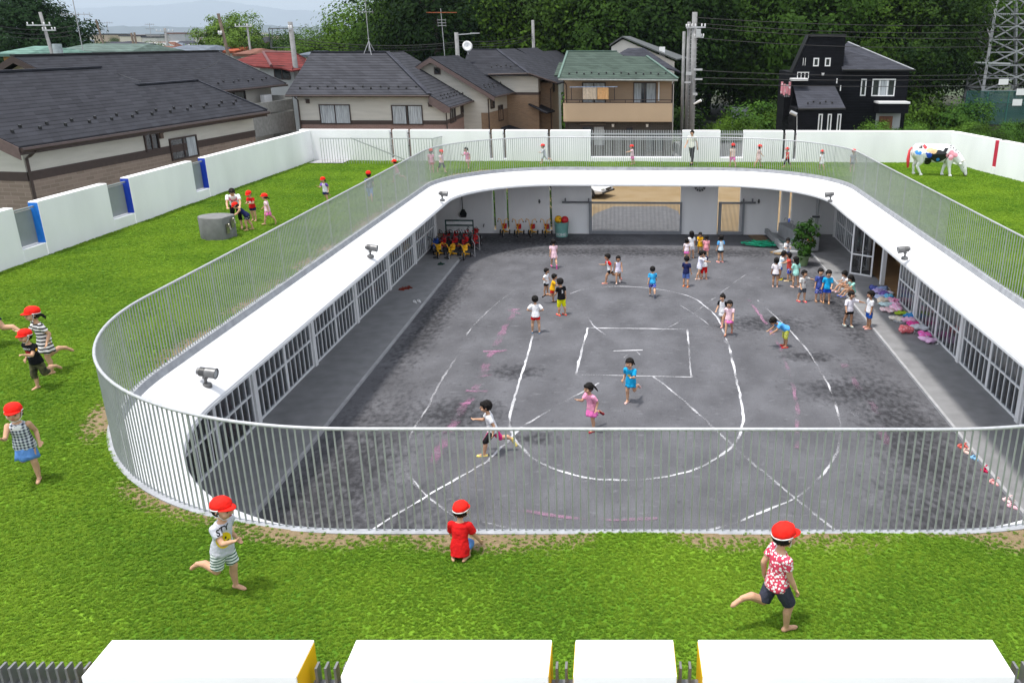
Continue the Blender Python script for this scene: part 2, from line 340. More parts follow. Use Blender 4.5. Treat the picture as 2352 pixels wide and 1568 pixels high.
def grass_mat(name, dark, light):
    m = bpy.data.materials.new(name); m.use_nodes = True; nt = m.node_tree; L = nt.links; p = nt.nodes['Principled BSDF']; p.inputs['Roughness'].default_value = .7; p.inputs['Specular IOR Level'].default_value = .2
    oi = nd(nt, 'ShaderNodeObjectInfo'); ge = nd(nt, 'ShaderNodeTexNoise'); ge.inputs['Scale'].default_value = .6; ge.inputs['Detail'].default_value = 4
    L.new(oi.outputs['Location'], ge.inputs['Vector'])
    a = nd(nt, 'ShaderNodeMath', operation='MULTIPLY_ADD'); a.inputs[1].default_value = .45; L.new(oi.outputs['Random'], a.inputs[0]); L.new(ge.outputs[0], a.inputs[2])
    r = nd(nt, 'ShaderNodeValToRGB'); e = r.color_ramp.elements; e[0].position = .48; e[0].color = (*dark, 1); e[1].position = .98; e[1].color = (*light, 1); L.new(a.outputs[0], r.inputs[0]); L.new(r.outputs[0], p.inputs['Base Color'])
    tr = nd(nt, 'ShaderNodeBsdfTranslucent'); L.new(r.outputs[0], tr.inputs[0]); mx = nd(nt, 'ShaderNodeMixShader'); mx.inputs[0].default_value = .3
    o = nt.nodes['Material Output']; L.new(p.outputs[0], mx.inputs[1]); L.new(tr.outputs[0], mx.inputs[2]); L.new(mx.outputs[0], o.inputs[0])
    return m
def grass(base):
    rnd = random.Random(3); mb = MB()
    for k in range(26):
        a = rnd.uniform(0, 6.28); d = rnd.uniform(0, .035); x, y = d * math.cos(a), d * math.sin(a); h = rnd.uniform(.011, .025); w = rnd.uniform(.0022, .0036)
        b = rnd.uniform(0, 6.28); lx, ly = math.cos(b), math.sin(b); lean = rnd.uniform(.3, 1.2) * h
        mb.add([(x - ly * w, y + lx * w, -.004), (x + ly * w, y - lx * w, -.004), (x + lx * lean * .4 + ly * w * .8, y + ly * lean * .4 - lx * w * .8, h * .6), (x + lx * lean, y + ly * lean, h), (x + lx * lean * .4 - ly * w * .8, y + ly * lean * .4 + lx * w * .8, h * .6)], [(0, 1, 2, 4), (4, 2, 3)])
    tuft = mb.build('grass_tuft', grass_mat('grass_blades', (.108, .228, .015), (.245, .385, .028)), fix=False)
    C.objects.unlink(tuft)
    ng = bpy.data.node_groups.new('grass_scatter', 'GeometryNodeTree')
    ng.interface.new_socket('Geometry', in_out='INPUT', socket_type='NodeSocketGeometry'); ng.interface.new_socket('Geometry', in_out='OUTPUT', socket_type='NodeSocketGeometry')
    N = ng.nodes; L = ng.links; gi = N.new('NodeGroupInput'); go = N.new('NodeGroupOutput')
    oi = N.new('GeometryNodeObjectInfo'); oi.inputs['Object'].default_value = base
    ds = N.new('GeometryNodeDistributePointsOnFaces'); ds.inputs['Density'].default_value = 1.
    na = N.new('GeometryNodeInputNamedAttribute'); na.data_type = 'FLOAT'; na.inputs['Name'].default_value = 'dens'
    mu = N.new('ShaderNodeMath'); mu.operation = 'MULTIPLY'; mu.inputs[1].default_value = 2300.; L.new(na.outputs[0], mu.inputs[0]); L.new(mu.outputs[0], ds.inputs['Density'])
    it = N.new('GeometryNodeObjectInfo'); it.inputs['Object'].default_value = tuft; it.inputs['As Instance'].default_value = True
    ip = N.new('GeometryNodeInstanceOnPoints'); rv = N.new('FunctionNodeRandomValue'); rv.data_type = 'FLOAT_VECTOR'; rv.inputs[1].default_value = (.15, .15, 6.28)
    rs = N.new('FunctionNodeRandomValue'); rs.data_type = 'FLOAT'; rs.inputs[2].default_value = .55; rs.inputs[3].default_value = .9
    # tufts stand a little larger where they stand farther apart
    po = N.new('GeometryNodeInputNamedAttribute'); po.data_type = 'FLOAT'; po.inputs['Name'].default_value = 'tsize'
    mm = N.new('ShaderNodeMath'); mm.operation = 'MULTIPLY'; L.new(rs.outputs[1], mm.inputs[0]); L.new(po.outputs[0], mm.inputs[1])
    L.new(oi.outputs['Geometry'], ds.inputs['Mesh']); L.new(ds.outputs['Points'], ip.inputs['Points']); L.new(it.outputs['Geometry'], ip.inputs['Instance'])
    L.new(rv.outputs[0], ip.inputs['Rotation']); L.new(mm.outputs[0], ip.inputs['Scale']); L.new(ip.outputs[0], go.inputs[0])
    me = bpy.data.meshes.new('grass'); o = bpy.data.objects.new('grass', me); C.objects.link(o); o['kind'] = 'stuff'
    o['label'] = 'short bright green grass growing all over the roof lawn'
    md = o.modifiers.new('scatter', 'NODES'); md.node_group = ng
    return o

# --- ground outside, sand lot, road, yard
def sheet(name, poly, z, m, sub=None):
    mb = MB(); mb.add([(x, y, z) for x, y in poly], [tuple(range(len(poly)))]); o = mb.build(name, m, fix=False)
    if o.data.polygons[0].normal.z < 0: o.data.flip_normals()
    return struct(o)
FIELD = mat('field_green', (.07, .13, .02), .95, .35, .25, .6, 3, col2=(.03, .06, .012), detail=8)
sheet('ground', [(-30000, -300), (30000, -300), (30000, 29000), (-30000, 29000)], -.03, mat('far_ground', (.06, .085, .035), .95, .3, .03, col2=(.03, .05, .018)))
SAND = mat('sand_lot', (.25, .185, .105), .95, .3, .7, .5, 14, col2=(.20, .135, .06), detail=8)
sheet('sand_lot', [(-16, 38.6), (12, 38.6), (12, 60), (-16, 60)], -.012, SAND)
GRAVEL = mat('gravel', (.15, .15, .155), .95, .3, 3., .6, 30, col2=(.09, .09, .095), detail=8)
sheet('gravel_path', [(-2.6, 38.62), (2.3, 38.62), (2.2, 44), (1.6, 45.3), (-1.2, 45.2), (-2.1, 43.2)], -.006, GRAVEL)
ASPH = mat('road_asphalt', (.10, .10, .105), .9, .15, 2., .3, 30, detail=8)
sheet('road', [(4.2, 60.1), (9.6, 60.1), (10.2, 84.5), (10.6, 94), (6.2, 94), (4.6, 75)], -.010, ASPH)
sheet('side_road', [(-60, 60.2), (4.1, 60.2), (4.1, 64.5), (-60, 64.5)], -.012, ASPH)
sheet('grass_bank', [(10.9, 66), (80, 66), (80, 100), (10.9, 100)], -.014, FIELD)
# yard surface: grey volcanic grit, scuffed pale in the middle, damp dark patches at the sides, shade painted in at the back
def yard():
    m = bpy.data.materials.new('yard_grit'); m.use_nodes = True; nt = m.node_tree; L = nt.links; p = nt.nodes['Principled BSDF']; p.inputs['Roughness'].default_value = .92; p.inputs['Specular IOR Level'].default_value = .2
    tc = nd(nt, 'ShaderNodeTexCoord'); ob = tc.outputs['Object']
    def noise_(s, d=6, st=None, dist=0.):
        src = ob
        if st:
            mp = nd(nt, 'ShaderNodeMapping'); mp.inputs['Scale'].default_value = st; L.new(ob, mp.inputs[0]); src = mp.outputs[0]
        n = nd(nt, 'ShaderNodeTexNoise'); n.inputs['Scale'].default_value = s; n.inputs['Detail'].default_value = d; n.inputs['Distortion'].default_value = dist; L.new(src, n.inputs['Vector']); return n.outputs[0]
    def ramp(src, a, b, ca=(0, 0, 0, 1), cb=(1, 1, 1, 1)):
        r = nd(nt, 'ShaderNodeValToRGB'); e = r.color_ramp.elements; e[0].position = a; e[1].position = b; e[0].color = ca; e[1].color = cb; L.new(src, r.inputs[0]); return r.outputs[0]
    base = ramp(noise_(1.1, 9, (1, .6, 1)), .3, .72, (.076, .076, .083, 1), (.125, .125, .136, 1))
    # damp zones, painted roof shade at the back: soft blobs, broken up by noise
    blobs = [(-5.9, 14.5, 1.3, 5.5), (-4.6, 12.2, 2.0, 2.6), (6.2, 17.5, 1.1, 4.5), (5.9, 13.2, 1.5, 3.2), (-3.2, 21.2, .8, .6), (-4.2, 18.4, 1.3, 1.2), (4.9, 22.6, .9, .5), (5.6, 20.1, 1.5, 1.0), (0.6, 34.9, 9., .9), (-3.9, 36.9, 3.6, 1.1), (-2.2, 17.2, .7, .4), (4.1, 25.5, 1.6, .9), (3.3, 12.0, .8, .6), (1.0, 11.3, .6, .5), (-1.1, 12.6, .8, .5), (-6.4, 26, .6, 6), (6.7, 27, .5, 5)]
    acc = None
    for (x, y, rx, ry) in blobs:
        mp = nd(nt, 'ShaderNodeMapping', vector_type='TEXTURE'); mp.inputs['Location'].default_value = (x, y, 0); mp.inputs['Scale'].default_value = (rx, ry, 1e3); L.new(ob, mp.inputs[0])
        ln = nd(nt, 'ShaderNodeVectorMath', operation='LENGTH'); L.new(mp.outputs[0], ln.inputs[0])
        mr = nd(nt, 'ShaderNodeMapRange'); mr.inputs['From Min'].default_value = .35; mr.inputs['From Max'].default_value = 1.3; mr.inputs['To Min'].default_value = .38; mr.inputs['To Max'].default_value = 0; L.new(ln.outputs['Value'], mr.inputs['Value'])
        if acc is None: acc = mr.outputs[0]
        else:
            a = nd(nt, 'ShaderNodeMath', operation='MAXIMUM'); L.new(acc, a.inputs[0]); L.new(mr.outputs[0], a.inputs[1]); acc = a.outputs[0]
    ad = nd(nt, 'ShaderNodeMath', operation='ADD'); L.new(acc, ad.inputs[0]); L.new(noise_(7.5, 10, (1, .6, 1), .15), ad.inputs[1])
    wet_shade = ramp(ad.outputs[0], .60, .96)
    mx = nd(nt, 'ShaderNodeMix', data_type='RGBA'); L.new(wet_shade, mx.inputs[0]); L.new(base, mx.inputs[6]); mx.inputs[7].default_value = (.034, .034, .038, 1)
    # scuffs
    sc = ramp(noise_(3.4, 10, (1.0, 2.2, 1), .3), .60, .74); ms = nd(nt, 'ShaderNodeMath', operation='MULTIPLY'); ms.inputs[1].default_value = .40; L.new(sc, ms.inputs[0])
    m2 = nd(nt, 'ShaderNodeMix', data_type='RGBA'); L.new(ms.outputs[0], m2.inputs[0]); L.new(mx.outputs[2], m2.inputs[6]); m2.inputs[7].default_value = (.20, .20, .215, 1)
    # grit
    g = noise_(38, 4); gm = nd(nt, 'ShaderNodeMath', operation='MULTIPLY_ADD'); gm.inputs[1].default_value = .9; gm.inputs[2].default_value = .55; L.new(g, gm.inputs[0])
    s2 = nd(nt, 'ShaderNodeVectorMath', operation='SCALE'); L.new(m2.outputs[2], s2.inputs[0]); L.new(gm.outputs[0], s2.inputs['Scale']); L.new(s2.outputs[0], p.inputs['Base Color'])
    bp = nd(nt, 'ShaderNodeBump'); bp.inputs['Strength'].default_value = .5; bp.inputs['Distance'].default_value = .03; L.new(noise_(9, 8), bp.inputs['Height']); L.new(bp.outputs[0], p.inputs['Normal'])
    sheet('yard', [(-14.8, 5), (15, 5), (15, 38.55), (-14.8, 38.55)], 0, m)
yard()
# --- paved strips in front of the glass
PAVE = mat('pavement_grey', (.225, .225, .23), .85, .08, 2.5, .15, 60)
KERB = mat('kerb_concrete', (.36, .36, .37), .85, .1, 3)
GX0, GX1 = -8.68, 8.90; DX0, DX1 = -7.12, 7.36
for nm, x0, x1, y0, y1, kx in (('pavement', GX0 - .3, DX0, 8.0, 34.0, DX0), ('pavement', DX1, GX1 + .3, 8.0, 38.3, DX1)):
    mb = MB(); mb.box(x0, x1, y0, y1, -.01, .055); struct(mb.build(nm, PAVE))
    mb = MB(); s = .07; mb.box(kx if kx < 0 else kx - s, kx + s if kx < 0 else kx, y0, y1, -.01, .062); struct(mb.build('kerb', KERB))
# --- chalk lines: broken, smudged powder lying on the grit
def chalkmat(name, col, lo, hi):
    m = bpy.data.materials.new(name); m.use_nodes = True; nt = m.node_tree; L = nt.links; p = nt.nodes['Principled BSDF']; p.inputs['Base Color'].default_value = (*col, 1); p.inputs['Roughness'].default_value = 1
    tc = nd(nt, 'ShaderNodeTexCoord'); n = nd(nt, 'ShaderNodeTexNoise'); n.inputs['Scale'].default_value = 20; n.inputs['Detail'].default_value = 10; n.inputs['Roughness'].default_value = .8; L.new(tc.outputs['Object'], n.inputs['Vector'])
    at = nd(nt, 'ShaderNodeAttribute'); at.attribute_name = 'edge'
    a = nd(nt, 'ShaderNodeMath', operation='ADD'); L.new(n.outputs[0], a.inputs[0]); L.new(at.outputs['Fac'], a.inputs[1])
    r = nd(nt, 'ShaderNodeMapRange'); r.inputs['From Min'].default_value = lo; r.inputs['From Max'].default_value = hi; L.new(a.outputs[0], r.inputs['Value'])
    L.new(r.outputs[0], p.inputs['Alpha']); return m
CH = chalkmat('chalk_white', (.58, .58, .60), .93, 1.30); CHF = chalkmat('chalk_faint', (.55, .55, .58), 1.0, 1.5)
CHP = chalkmat('chalk_pink', (.56, .22, .40), .98, 1.8); CHPF = chalkmat('chalk_pink_faint', (.45, .22, .34), 1.08, 1.75)
ZC = [.004]
def chalk(pts, wd, m, close=False, strength=.55, name='chalk_line'):
    P = [gp(u, v, 0) for u, v in pts]
    if close: P.append(P[0])
    Q = []
    for i in range(len(P) - 1):                      # Catmull-Rom
        p0, p1, p2, p3 = P[max(i - 1, 0)], P[i], P[i + 1], P[min(i + 2, len(P) - 1)]; n = max(3, int((p2 - p1).length / .08))
        for k in range(n):
            t = k / n; Q.append(.5 * ((2 * p1) + (p2 - p0) * t + (2 * p0 - 5 * p1 + 4 * p2 - p3) * t * t + (3 * p1 - p0 - 3 * p2 + p3) * t ** 3))
    Q.append(P[-1]); z = ZC[0]; ZC[0] += .0006; vs = []; fs = []; ed = []; seed = int(z * 1e5)
    for i, q in enumerate(Q):
        d = (Q[min(i + 1, len(Q) - 1)] - Q[max(i - 1, 0)]); nrm = Vector((-d.y, d.x, 0)).normalized()
        j = (vnoise(i * .35, seed, 1) - .5) * wd * .5; k = wd * (.62 + .6 * vnoise(i * .5, seed, 2)); fade = strength * (.66 + .66 * vnoise(i * .17, seed, 4))
        for c, e in ((-1, 0), (-.4, 1), (.4, 1), (1, 0)): vs.append((q.x + nrm.x * (c * k + j), q.y + nrm.y * (c * k + j), z)); ed.append(e * fade)
    for i in range(len(Q) - 1):
        for c in range(3): fs.append((i * 4 + c, i * 4 + c + 1, i * 4 + 5 + c, i * 4 + 4 + c))
    me = bpy.data.meshes.new(name); me.from_pydata(vs, [], fs); a = me.attributes.new('edge', 'FLOAT', 'POINT'); a.data.foreach_set('value', ed); me.materials.append(m)
    if me.polygons[0].normal.z < 0: me.flip_normals()
    o = bpy.data.objects.new(name, me); C.objects.link(o); return struct(o)
def seg(a, b, n=6): return [(a[0] + (b[0] - a[0]) * i / n, a[1] + (b[1] - a[1]) * i / n) for i in range(n + 1)]
chalk(seg((1350, 753), (1578, 756)), .055, CH, strength=.66); chalk(seg((1578, 756), (1588, 866)), .055, CH, strength=.66); chalk(seg((1588, 866), (1322, 860)), .04, CH, strength=.72); chalk(seg((1322, 860), (1350, 753)), .06, CH, strength=.66)
chalk(seg((1409, 806), (1476, 804), 3), .04, CH, strength=.8); chalk([(1432, 822), (1456, 806), (1470, 815)], .03, CHF, strength=.7)
chalk([(1224, 768), (1212, 815), (1195, 870), (1180, 920), (1172, 960), (1178, 1000), (1205, 1035), (1240, 1062), (1330, 1094), (1430, 1103), (1510, 1098), (1590, 1080), (1650, 1050), (1692, 1012), (1707, 965), (1700, 910), (1690, 865), (1676, 800), (1668, 780)], .06, CH, strength=.64)
chalk([(1668, 780), (1650, 735), (1622, 705), (1580, 680), (1500, 663), (1420, 658), (1350, 663), (1310, 675)], .05, CHF, strength=.75)
chalk([(1190, 663), (1150, 690), (1105, 730), (1075, 765), (1045, 825), (1010, 880), (980, 940), (945, 995), (932, 1045), (932, 1080), (950, 1110), (975, 1135), (1030, 1172), (1100, 1195), (1160, 1210), (1225, 1224)], .055, CH, strength=.47)
chalk([(1740, 690), (1800, 745), (1850, 800), (1880, 845), (1905, 890), (1922, 940), (1930, 980), (1925, 1030), (1905, 1070), (1880, 1100), (1830, 1142), (1760, 1172), (1690, 1200), (1610, 1222)], .055, CH, strength=.58)
chalk([(845, 1222), (930, 1170), (1010, 1122), (1120, 1060)], .05, CH, strength=.72); chalk([(1200, 980), (1270, 938), (1330, 905), (1375, 880)], .06, CH, strength=.52); chalk([(1500, 770), (1580, 728), (1660, 670), (1700, 640), (1740, 615)], .05, CH, strength=.42)
chalk([(1345, 722), (1365, 750), (1390, 770)], .05, CHF, strength=.7); chalk([(1500, 865), (1560, 912), (1620, 965), (1700, 1040), (1760, 1090), (1815, 1135), (1870, 1180), (1925, 1224)], .06, CH, strength=.50)
chalk([(1120, 1060), (1150, 1030), (1200, 980)], .07, CHF, strength=.72); chalk([(940, 1090), (980, 1140), (1040, 1185)], .03, CH, strength=.5); chalk([(1560, 700), (1620, 740), (1670, 790)], .04, CHF, strength=.6)
chalk([(1185, 710), (1160, 755), (1135, 800), (1112, 850), (1090, 900), (1060, 945), (1035, 985), (1010, 1030), (990, 1085)], .22, CHP, strength=.55, name='pink_chalk_line')
for a in (((1070, 898), (1120, 900)), ((1090, 868), (1130, 862)), ((975, 1078), (1020, 1086)), ((1110, 808), (1165, 806)), ((1050, 930), (1080, 925)), ((1165, 712), (1195, 722))): chalk(seg(*a, 3), .12, CHP, strength=.62, name='pink_chalk_line')
chalk([(1720, 690), (1770, 760), (1800, 820), (1822, 890), (1832, 950), (1830, 1030)], .10, CHPF, strength=.68, name='pink_chalk_line'); chalk([(1130, 1160), (1280, 1185), (1400, 1195), (1510, 1192)], .10, CHPF, strength=.68, name='pink_chalk_line')
chalk([(1930, 830), (1985, 905), (2020, 960), (2045, 1040)], .2, CHPF, strength=.55, name='pink_chalk_line'); chalk([(1960, 940), (2010, 1000), (2050, 1090)], .3, CHF, strength=.42)
# ================================================================ THE KINDERGARTEN
bld = thing('kindergarten_building', 'white single-storey kindergarten ring around the grey yard, glass doors under a curved white roof edge', 'building', (0, 8.0, 0))
def strip(path, prof, name, m, parent, smooth=True, closed=True):
    mb = MB(); n = len(prof)
    for (x, y, nx, ny) in path:
        for (o, z) in prof: mb.v.append(Vector((x + nx * o, y + ny * o, z)))
    N = len(path)
    for i in range(N if closed else N - 1):
        for k in range(n - 1): mb.f.append((i * n + k, ((i + 1) % N) * n + k, ((i + 1) % N) * n + k + 1, i * n + k + 1)); mb.mi.append(0)
    return auto(mb.build(name, m, parent, world=True), 30)
RIMW = .87
strip(PATH, [(.115, 3.14), (.13, 3.135), (.20, 3.105), (.34, 3.045), (.55, 2.93), (.72, 2.81), (.80, 2.755), (.845, 2.72), (RIMW, 2.69), (RIMW + .005, 2.66)], 'roof_edge', mat('roof_edge_paint', (.74, .74, .75), .5, .035, .5, .05, 24, detail=8, stretch=(1, 1, 3)), bld)
strip(PATH, [(RIMW + .004, 2.658), (RIMW + .012, 2.65), (RIMW + .012, 2.60), (RIMW - .02, 2.585), (RIMW - .10, 2.60), (.40, 2.735), (-.55, 2.745)], 'drip_lip', mat('lip_metal', (.62, .63, .64), .45, .03, 3), bld)
# soffit + roof deck
mb = MB(); N = len(PATH)
for (x, y, nx, ny) in PATH: mb.v += [Vector((x - nx * -.34, y - ny * -.34, 2.75)), Vector((YC[0] + (x - YC[0]) * 1.9, YC[1] + (y - YC[1]) * 1.42, 2.75))]
for i in range(N): mb.f.append((2 * i, 2 * i + 1, 2 * ((i + 1) % N) + 1, 2 * ((i + 1) % N))); mb.mi.append(0)
mb2 = MB()
for v in mb.v: mb2.v.append(Vector((max(-14.7, min(13.7, v.x)), max(5, min(38.38, v.y)), v.z)))
mb2.f = mb.f; mb2.mi = mb.mi; mb2.build('soffit', WHITE2, bld, world=True)
# rooms behind the glass
WOOD = mat('room_floor_wood', (.34, .20, .095), .45, .2, 2., stretch=(1, 8, 1))
for xa, xb in ((-14.4, GX0 - .05), (GX1 + .05, 14.2)): mb = MB(); mb.box(xa, xb, 8, 38, .03, .058); mb.build('room_floor', WOOD, bld, world=True)
ROOMW = mat('room_wall_board', (.42, .33, .23), .8, .15, 2)
for bx_ in [(-14.5, -14.4, 8, 38), (14.2, 14.3, 8, 38)] + [(-14.4, -11.2, y, y + .1) for y in (13.5, 19.9, 27.3, 34.2)] + [(11.6, 14.2, y, y + .1) for y in (14.2, 20.6, 27.9)]: mb = MB(); mb.box(*bx_, .06, 2.74); mb.build('room_wall', ROOMW, bld, world=True)
rnd = random.Random(5); RC_ = [(130, 30, 30), (60, 70, 110), (150, 120, 60), (170, 160, 140), (60, 90, 70), (110, 70, 45), (190, 190, 190), (40, 40, 60)]
for side in (-1, 1):
    for k in range(15):
        y = 10 + k * 1.85 + rnd.uniform(-.3, .3); x = (-10.2 - rnd.random() * 2) if side < 0 else (10.2 + rnd.random() * 2); h = rnd.uniform(.6, 1.3); wd = rnd.uniform(.7, 1.3); c = RC_[rnd.randrange(8)]
        if side > 0 and 27 < y < 31.5: continue
        sh = MB(); sh.box(x - .2, x - .17, y, y + wd, .06, h); sh.box(x + .17, x + .2, y, y + wd, .06, h); sh.box(x - .2, x + .2, y, y + .03, .06, h); sh.box(x - .2, x + .2, y + wd - .03, y + wd, .06, h)
        for q in range(4): sh.box(x - .17, x + .17, y + .03, y + wd - .03, .06 + q * (h - .03) / 3, .085 + q * (h - .03) / 3)
        s_ = sh.build('cubby_shelf', mat('shelf_wood', (.40, .26, .13), .6, .15, 4), bld, world=True)
        for q in range(3): bb = MB(); t = (q * 2 + k) % 3; bb.box(x - .13, x + .15, y + .06 + t * (wd - .1) / 3, y + .02 + (t + 1) * (wd - .1) / 3, .1 + q * (h - .03) / 3, .1 + q * (h - .03) / 3 + (h / 3) * rnd.uniform(.4, .8)); bb.build('stored_bag', cloth(RC_[(k + 3 * q) % 8]), s_, world=True)
CUR = mat('red_curtain', lin((120, 30, 38)), .9, .2, 4, .3, 10)
# glazed folding doors: one leaf = frame with slender bars and one rail, glass inside
def door_leaf(p, q, z0, z1, nb, parent, post=True):
    p, q = Vector((*p, 0)), Vector((*q, 0)); d = (q - p); L_ = d.length; t = d.normalized(); n = Vector((-t.y, t.x, 0)); f = MB(); up = Vector((0, 0, 1))
    def vbar(s, w, dep=.05, za=z0, zb=z1): f.obox(p + t * (s - w / 2) - n * dep / 2 + up * za, t * w, n * dep, up * (zb - za))
    def hbar(z, h, dep=.046): f.obox(p + t * .03 - n * dep / 2 + up * z, t * (L_ - .06), n * dep, up * h)
    vbar(.03, .06); vbar(L_ - .03, .06)
    for i in range(1, nb): vbar(L_ * i / nb, .034, .034, z0 + .06, z1 - .06)
    hbar(z0 + .002, .055); hbar(z1 - .06, .055); hbar(z0 + .74, .05)
    o = f.build('glazed_door', ALU, parent, world=True)
    g = MB(); g.obox(p + t * .05 - n * .006 + up * (z0 + .05), t * (L_ - .1), n * .012, up * (z1 - z0 - .1)); g.build('glass_pane', GLASS, o, world=True)
    return o
for gx, y0, y1, bays in ((GX0, 10.35, 36.2, 7), (GX1, 10.4, 37.8, 7)):
    step = (y1 - y0) / bays
    for b in range(bays):
        ya = y0 + b * step; po = MB(); po.box(gx - .07, gx + .07, ya - .09, ya + .09, .055, 2.74); po.build('door_post', WHITE, bld, world=True)
        for h in range(2):
            a, c = ya + .10 + h * (step - .2) / 2, ya + .10 + (h + 1) * (step - .2) / 2
            if gx > 0 and b == 4 and h == 1: continue              # the door that stands open
            if gx > 0 and b == 5 and h == 0: continue
            door_leaf((gx, a), (gx, c), .058, 2.70, 6, bld)
    po = MB(); po.box(gx - .07, gx + .07, y1 - .09, y1 + .09, .055, 2.74); po.build('door_post', WHITE, bld, world=True)
# folded-out leaves at the open doorway on the right
oy = 10.4 + 5 * (37.8 - 10.4) / 7
door_leaf((GX1 - .02, oy + 2.0), (GX1 - .78, oy + 1.55), .058, 2.45, 2, bld); door_leaf((GX1 - .80, oy + 1.52), (GX1 - .10, oy + 1.0), .058, 2.45, 2, bld)
# front part of the ring: glass under the near lawn, curved white returns
mb = MB()
for bx_ in ((-14.4, -8.7, 10.2, 10.3), (8.95, 14.2, 10.2, 10.3), (-8.7, 8.95, 6.4, 6.5)): mb = MB(); mb.box(*bx_, 0, 2.74); mb.build('room_partition', WHITE2, bld, world=True)
for y in (11.2, 14.6, 17.0): mb = MB(); mb.box(GX0 - .40, GX0 - .36, y, y + .45, .06, 2.6); mb.build('red_curtain', CUR, bld, world=True)
# --- railing round the opening
rail = thing('roof_railing', 'long grey railing of thin upright bars round the opening in the roof lawn', 'railing', (0, 8.2, LZ))
mb = MB(); mb.tube([(x + nx * .055, y + ny * .055, LZ + 1.25) for x, y, nx, ny in PATH], .021, 8, closed=True); mb.build('handrail', STEEL, rail, world=True, smooth=True)
strip(PATH, [(-.015, 3.18), (-.015, 3.268), (.085, 3.268), (.118, 3.13)], 'base_channel', mat('base_channel_zinc', (.33, .34, .36), .6, .12, 6), rail, smooth=False)
fine = rr_path(.0435)
acc = 0; last = fine[0]; bars = []
for p in fine:
    acc += math.hypot(p[0] - last[0], p[1] - last[1]); last = p
    if acc >= .0865: acc = 0; bars.append(p)
BARM = mat('baluster_steel', (.36, .385, .365), .42, .05, 5, metal=.3)
bm_ = MB(); bm_.box(-.0080, .0080, -.0065, .0065, .0, 1.24); me_b = bm_.build('baluster', BARM); C.objects.unlink(me_b)
order = sorted(range(len(bars)), key=lambda i: (bars[i][0] - .3) ** 2 * .35 + bars[i][1] ** 2 + (0 if -4.2 < bars[i][0] < 4.3 else 30))
near = set(order[:100]); rest = MB()
for i, (x, y, nx, ny) in enumerate(bars):
    cx, cy = x + nx * .055, y + ny * .055; tx, ty = -ny, nx; wd = .011 if i % 18 == 0 else .0074
    if i in near:
        o = me_b.copy(); o.name = 'baluster'; C.objects.link(o); o.parent = rail; o.location = (cx, cy - 8.2, 0); o.rotation_euler = (0, 0, math.atan2(ty, tx))
    else:
        rest.obox((cx - tx * wd - nx * wd, cy - ty * wd - ny * wd, LZ + .0), (tx * 2 * wd, ty * 2 * wd, 0), (nx * 2 * wd, ny * 2 * wd, 0), (0, 0, 1.24))
o = rest.build('baluster', BARM, rail, world=True, fix=False); o['kind'] = 'stuff'
# --- floodlights on the roof edge
FLM = mat('floodlight_grey', (.17, .17, .17), .4, .12, 15, metal=.4)
def floodlight(u, v, side, label):
    p = gp(u, v, 2.86); t = thing('floodlight', label, 'floodlight', p, 0 if side < 0 else math.pi, 'floodlights along the white roof edge'); t.scale = (.78, .78, .78)
    b = MB(); b.lathe([(.0, -.06), (.115, -.06), (.12, .0), (.105, .035), (.06, .05), (.0, .05)], 20); auto(b.build('base_plate', FLM, t))
    a = MB(); a.cyl((0, 0, .04), (0, 0, .15), .035, .03); a.ball((.0, 0, .17), .045); a.cyl((-.05, .0, .17), (.05, 0, .17), .03); a.bar((0, -.05, .16), (.02, -.05, .26), .05, .02); a.bar((0, .05, .16), (.02, .05, .26), .05, .02); auto(a.build('bracket', FLM, t))
    M = Matrix.Rotation(R(90 + 8), 3, 'Y'); h = MB(); h.lathe([(0, -.19), (.07, -.19), (.075, -.14), (.085, -.14), (.088, -.02), (.112, .0), (.115, .2), (.122, .205), (.122, .225), (.10, .225), (.095, .20), (.0, .20)], 24, (.04, 0, .30), M)
    for k in range(5): h.lathe([(.09, -.13 + k * .022), (.104, -.13 + k * .022), (.104, -.121 + k * .022), (.09, -.121 + k * .022)], 20, (.04, 0, .30), M)
    hd = auto(h.build('lamp_head', FLM, t)); g = MB(); g.lathe([(0, .203), (.094, .203), (.094, .208), (0, .212)], 20, (.04, 0, .30), M); g.build('lens', mat('lamp_lens', (.5, .52, .52), .1, .05), hd)
    return t
floodlight(474, 884, -1, 'grey floodlight on the left roof edge, nearest to the camera and largest'); floodlight(851, 588, -1, 'grey floodlight halfway along the left roof edge'); floodlight(1016, 459, -1, 'grey floodlight on the far left bend of the white roof edge')
floodlight(1907, 461, 1, 'grey floodlight on the far right bend of the white roof edge'); floodlight(2078, 592, 1, 'grey floodlight halfway along the right roof edge, above the open door')
p = gp(1612, 402, 3.0); hk = MB(); hk.tube([(0, 0, .14), (0, 0, .02), (.0, -.05, -.02)], .012, 6); hk.tube([(0, 0, -.06), (.0, -.04, -.09)], .025, 6); o = hk.build('hook', STEELD); o.location = p; tag(o, 'small dark hook on the far white roof edge below the teacher', 'hook')
# --- perimeter walls
WT = 4.61
def wall_thing(name, label): return thing(name, label, 'wall', (0, 0, 0))
BLUE = mat('blue_jamb_paint', lin((20, 60, 175)), .5, .05, 4); BLUEL = mat('light_blue_jamb_paint', lin((30, 120, 215)), .5, .05, 4); YEL = mat('yellow_jamb_paint', lin((225, 180, 10)), .5, .04, 4); REDJ = mat('red_jamb_paint', lin((190, 30, 62)), .5, .05, 4)
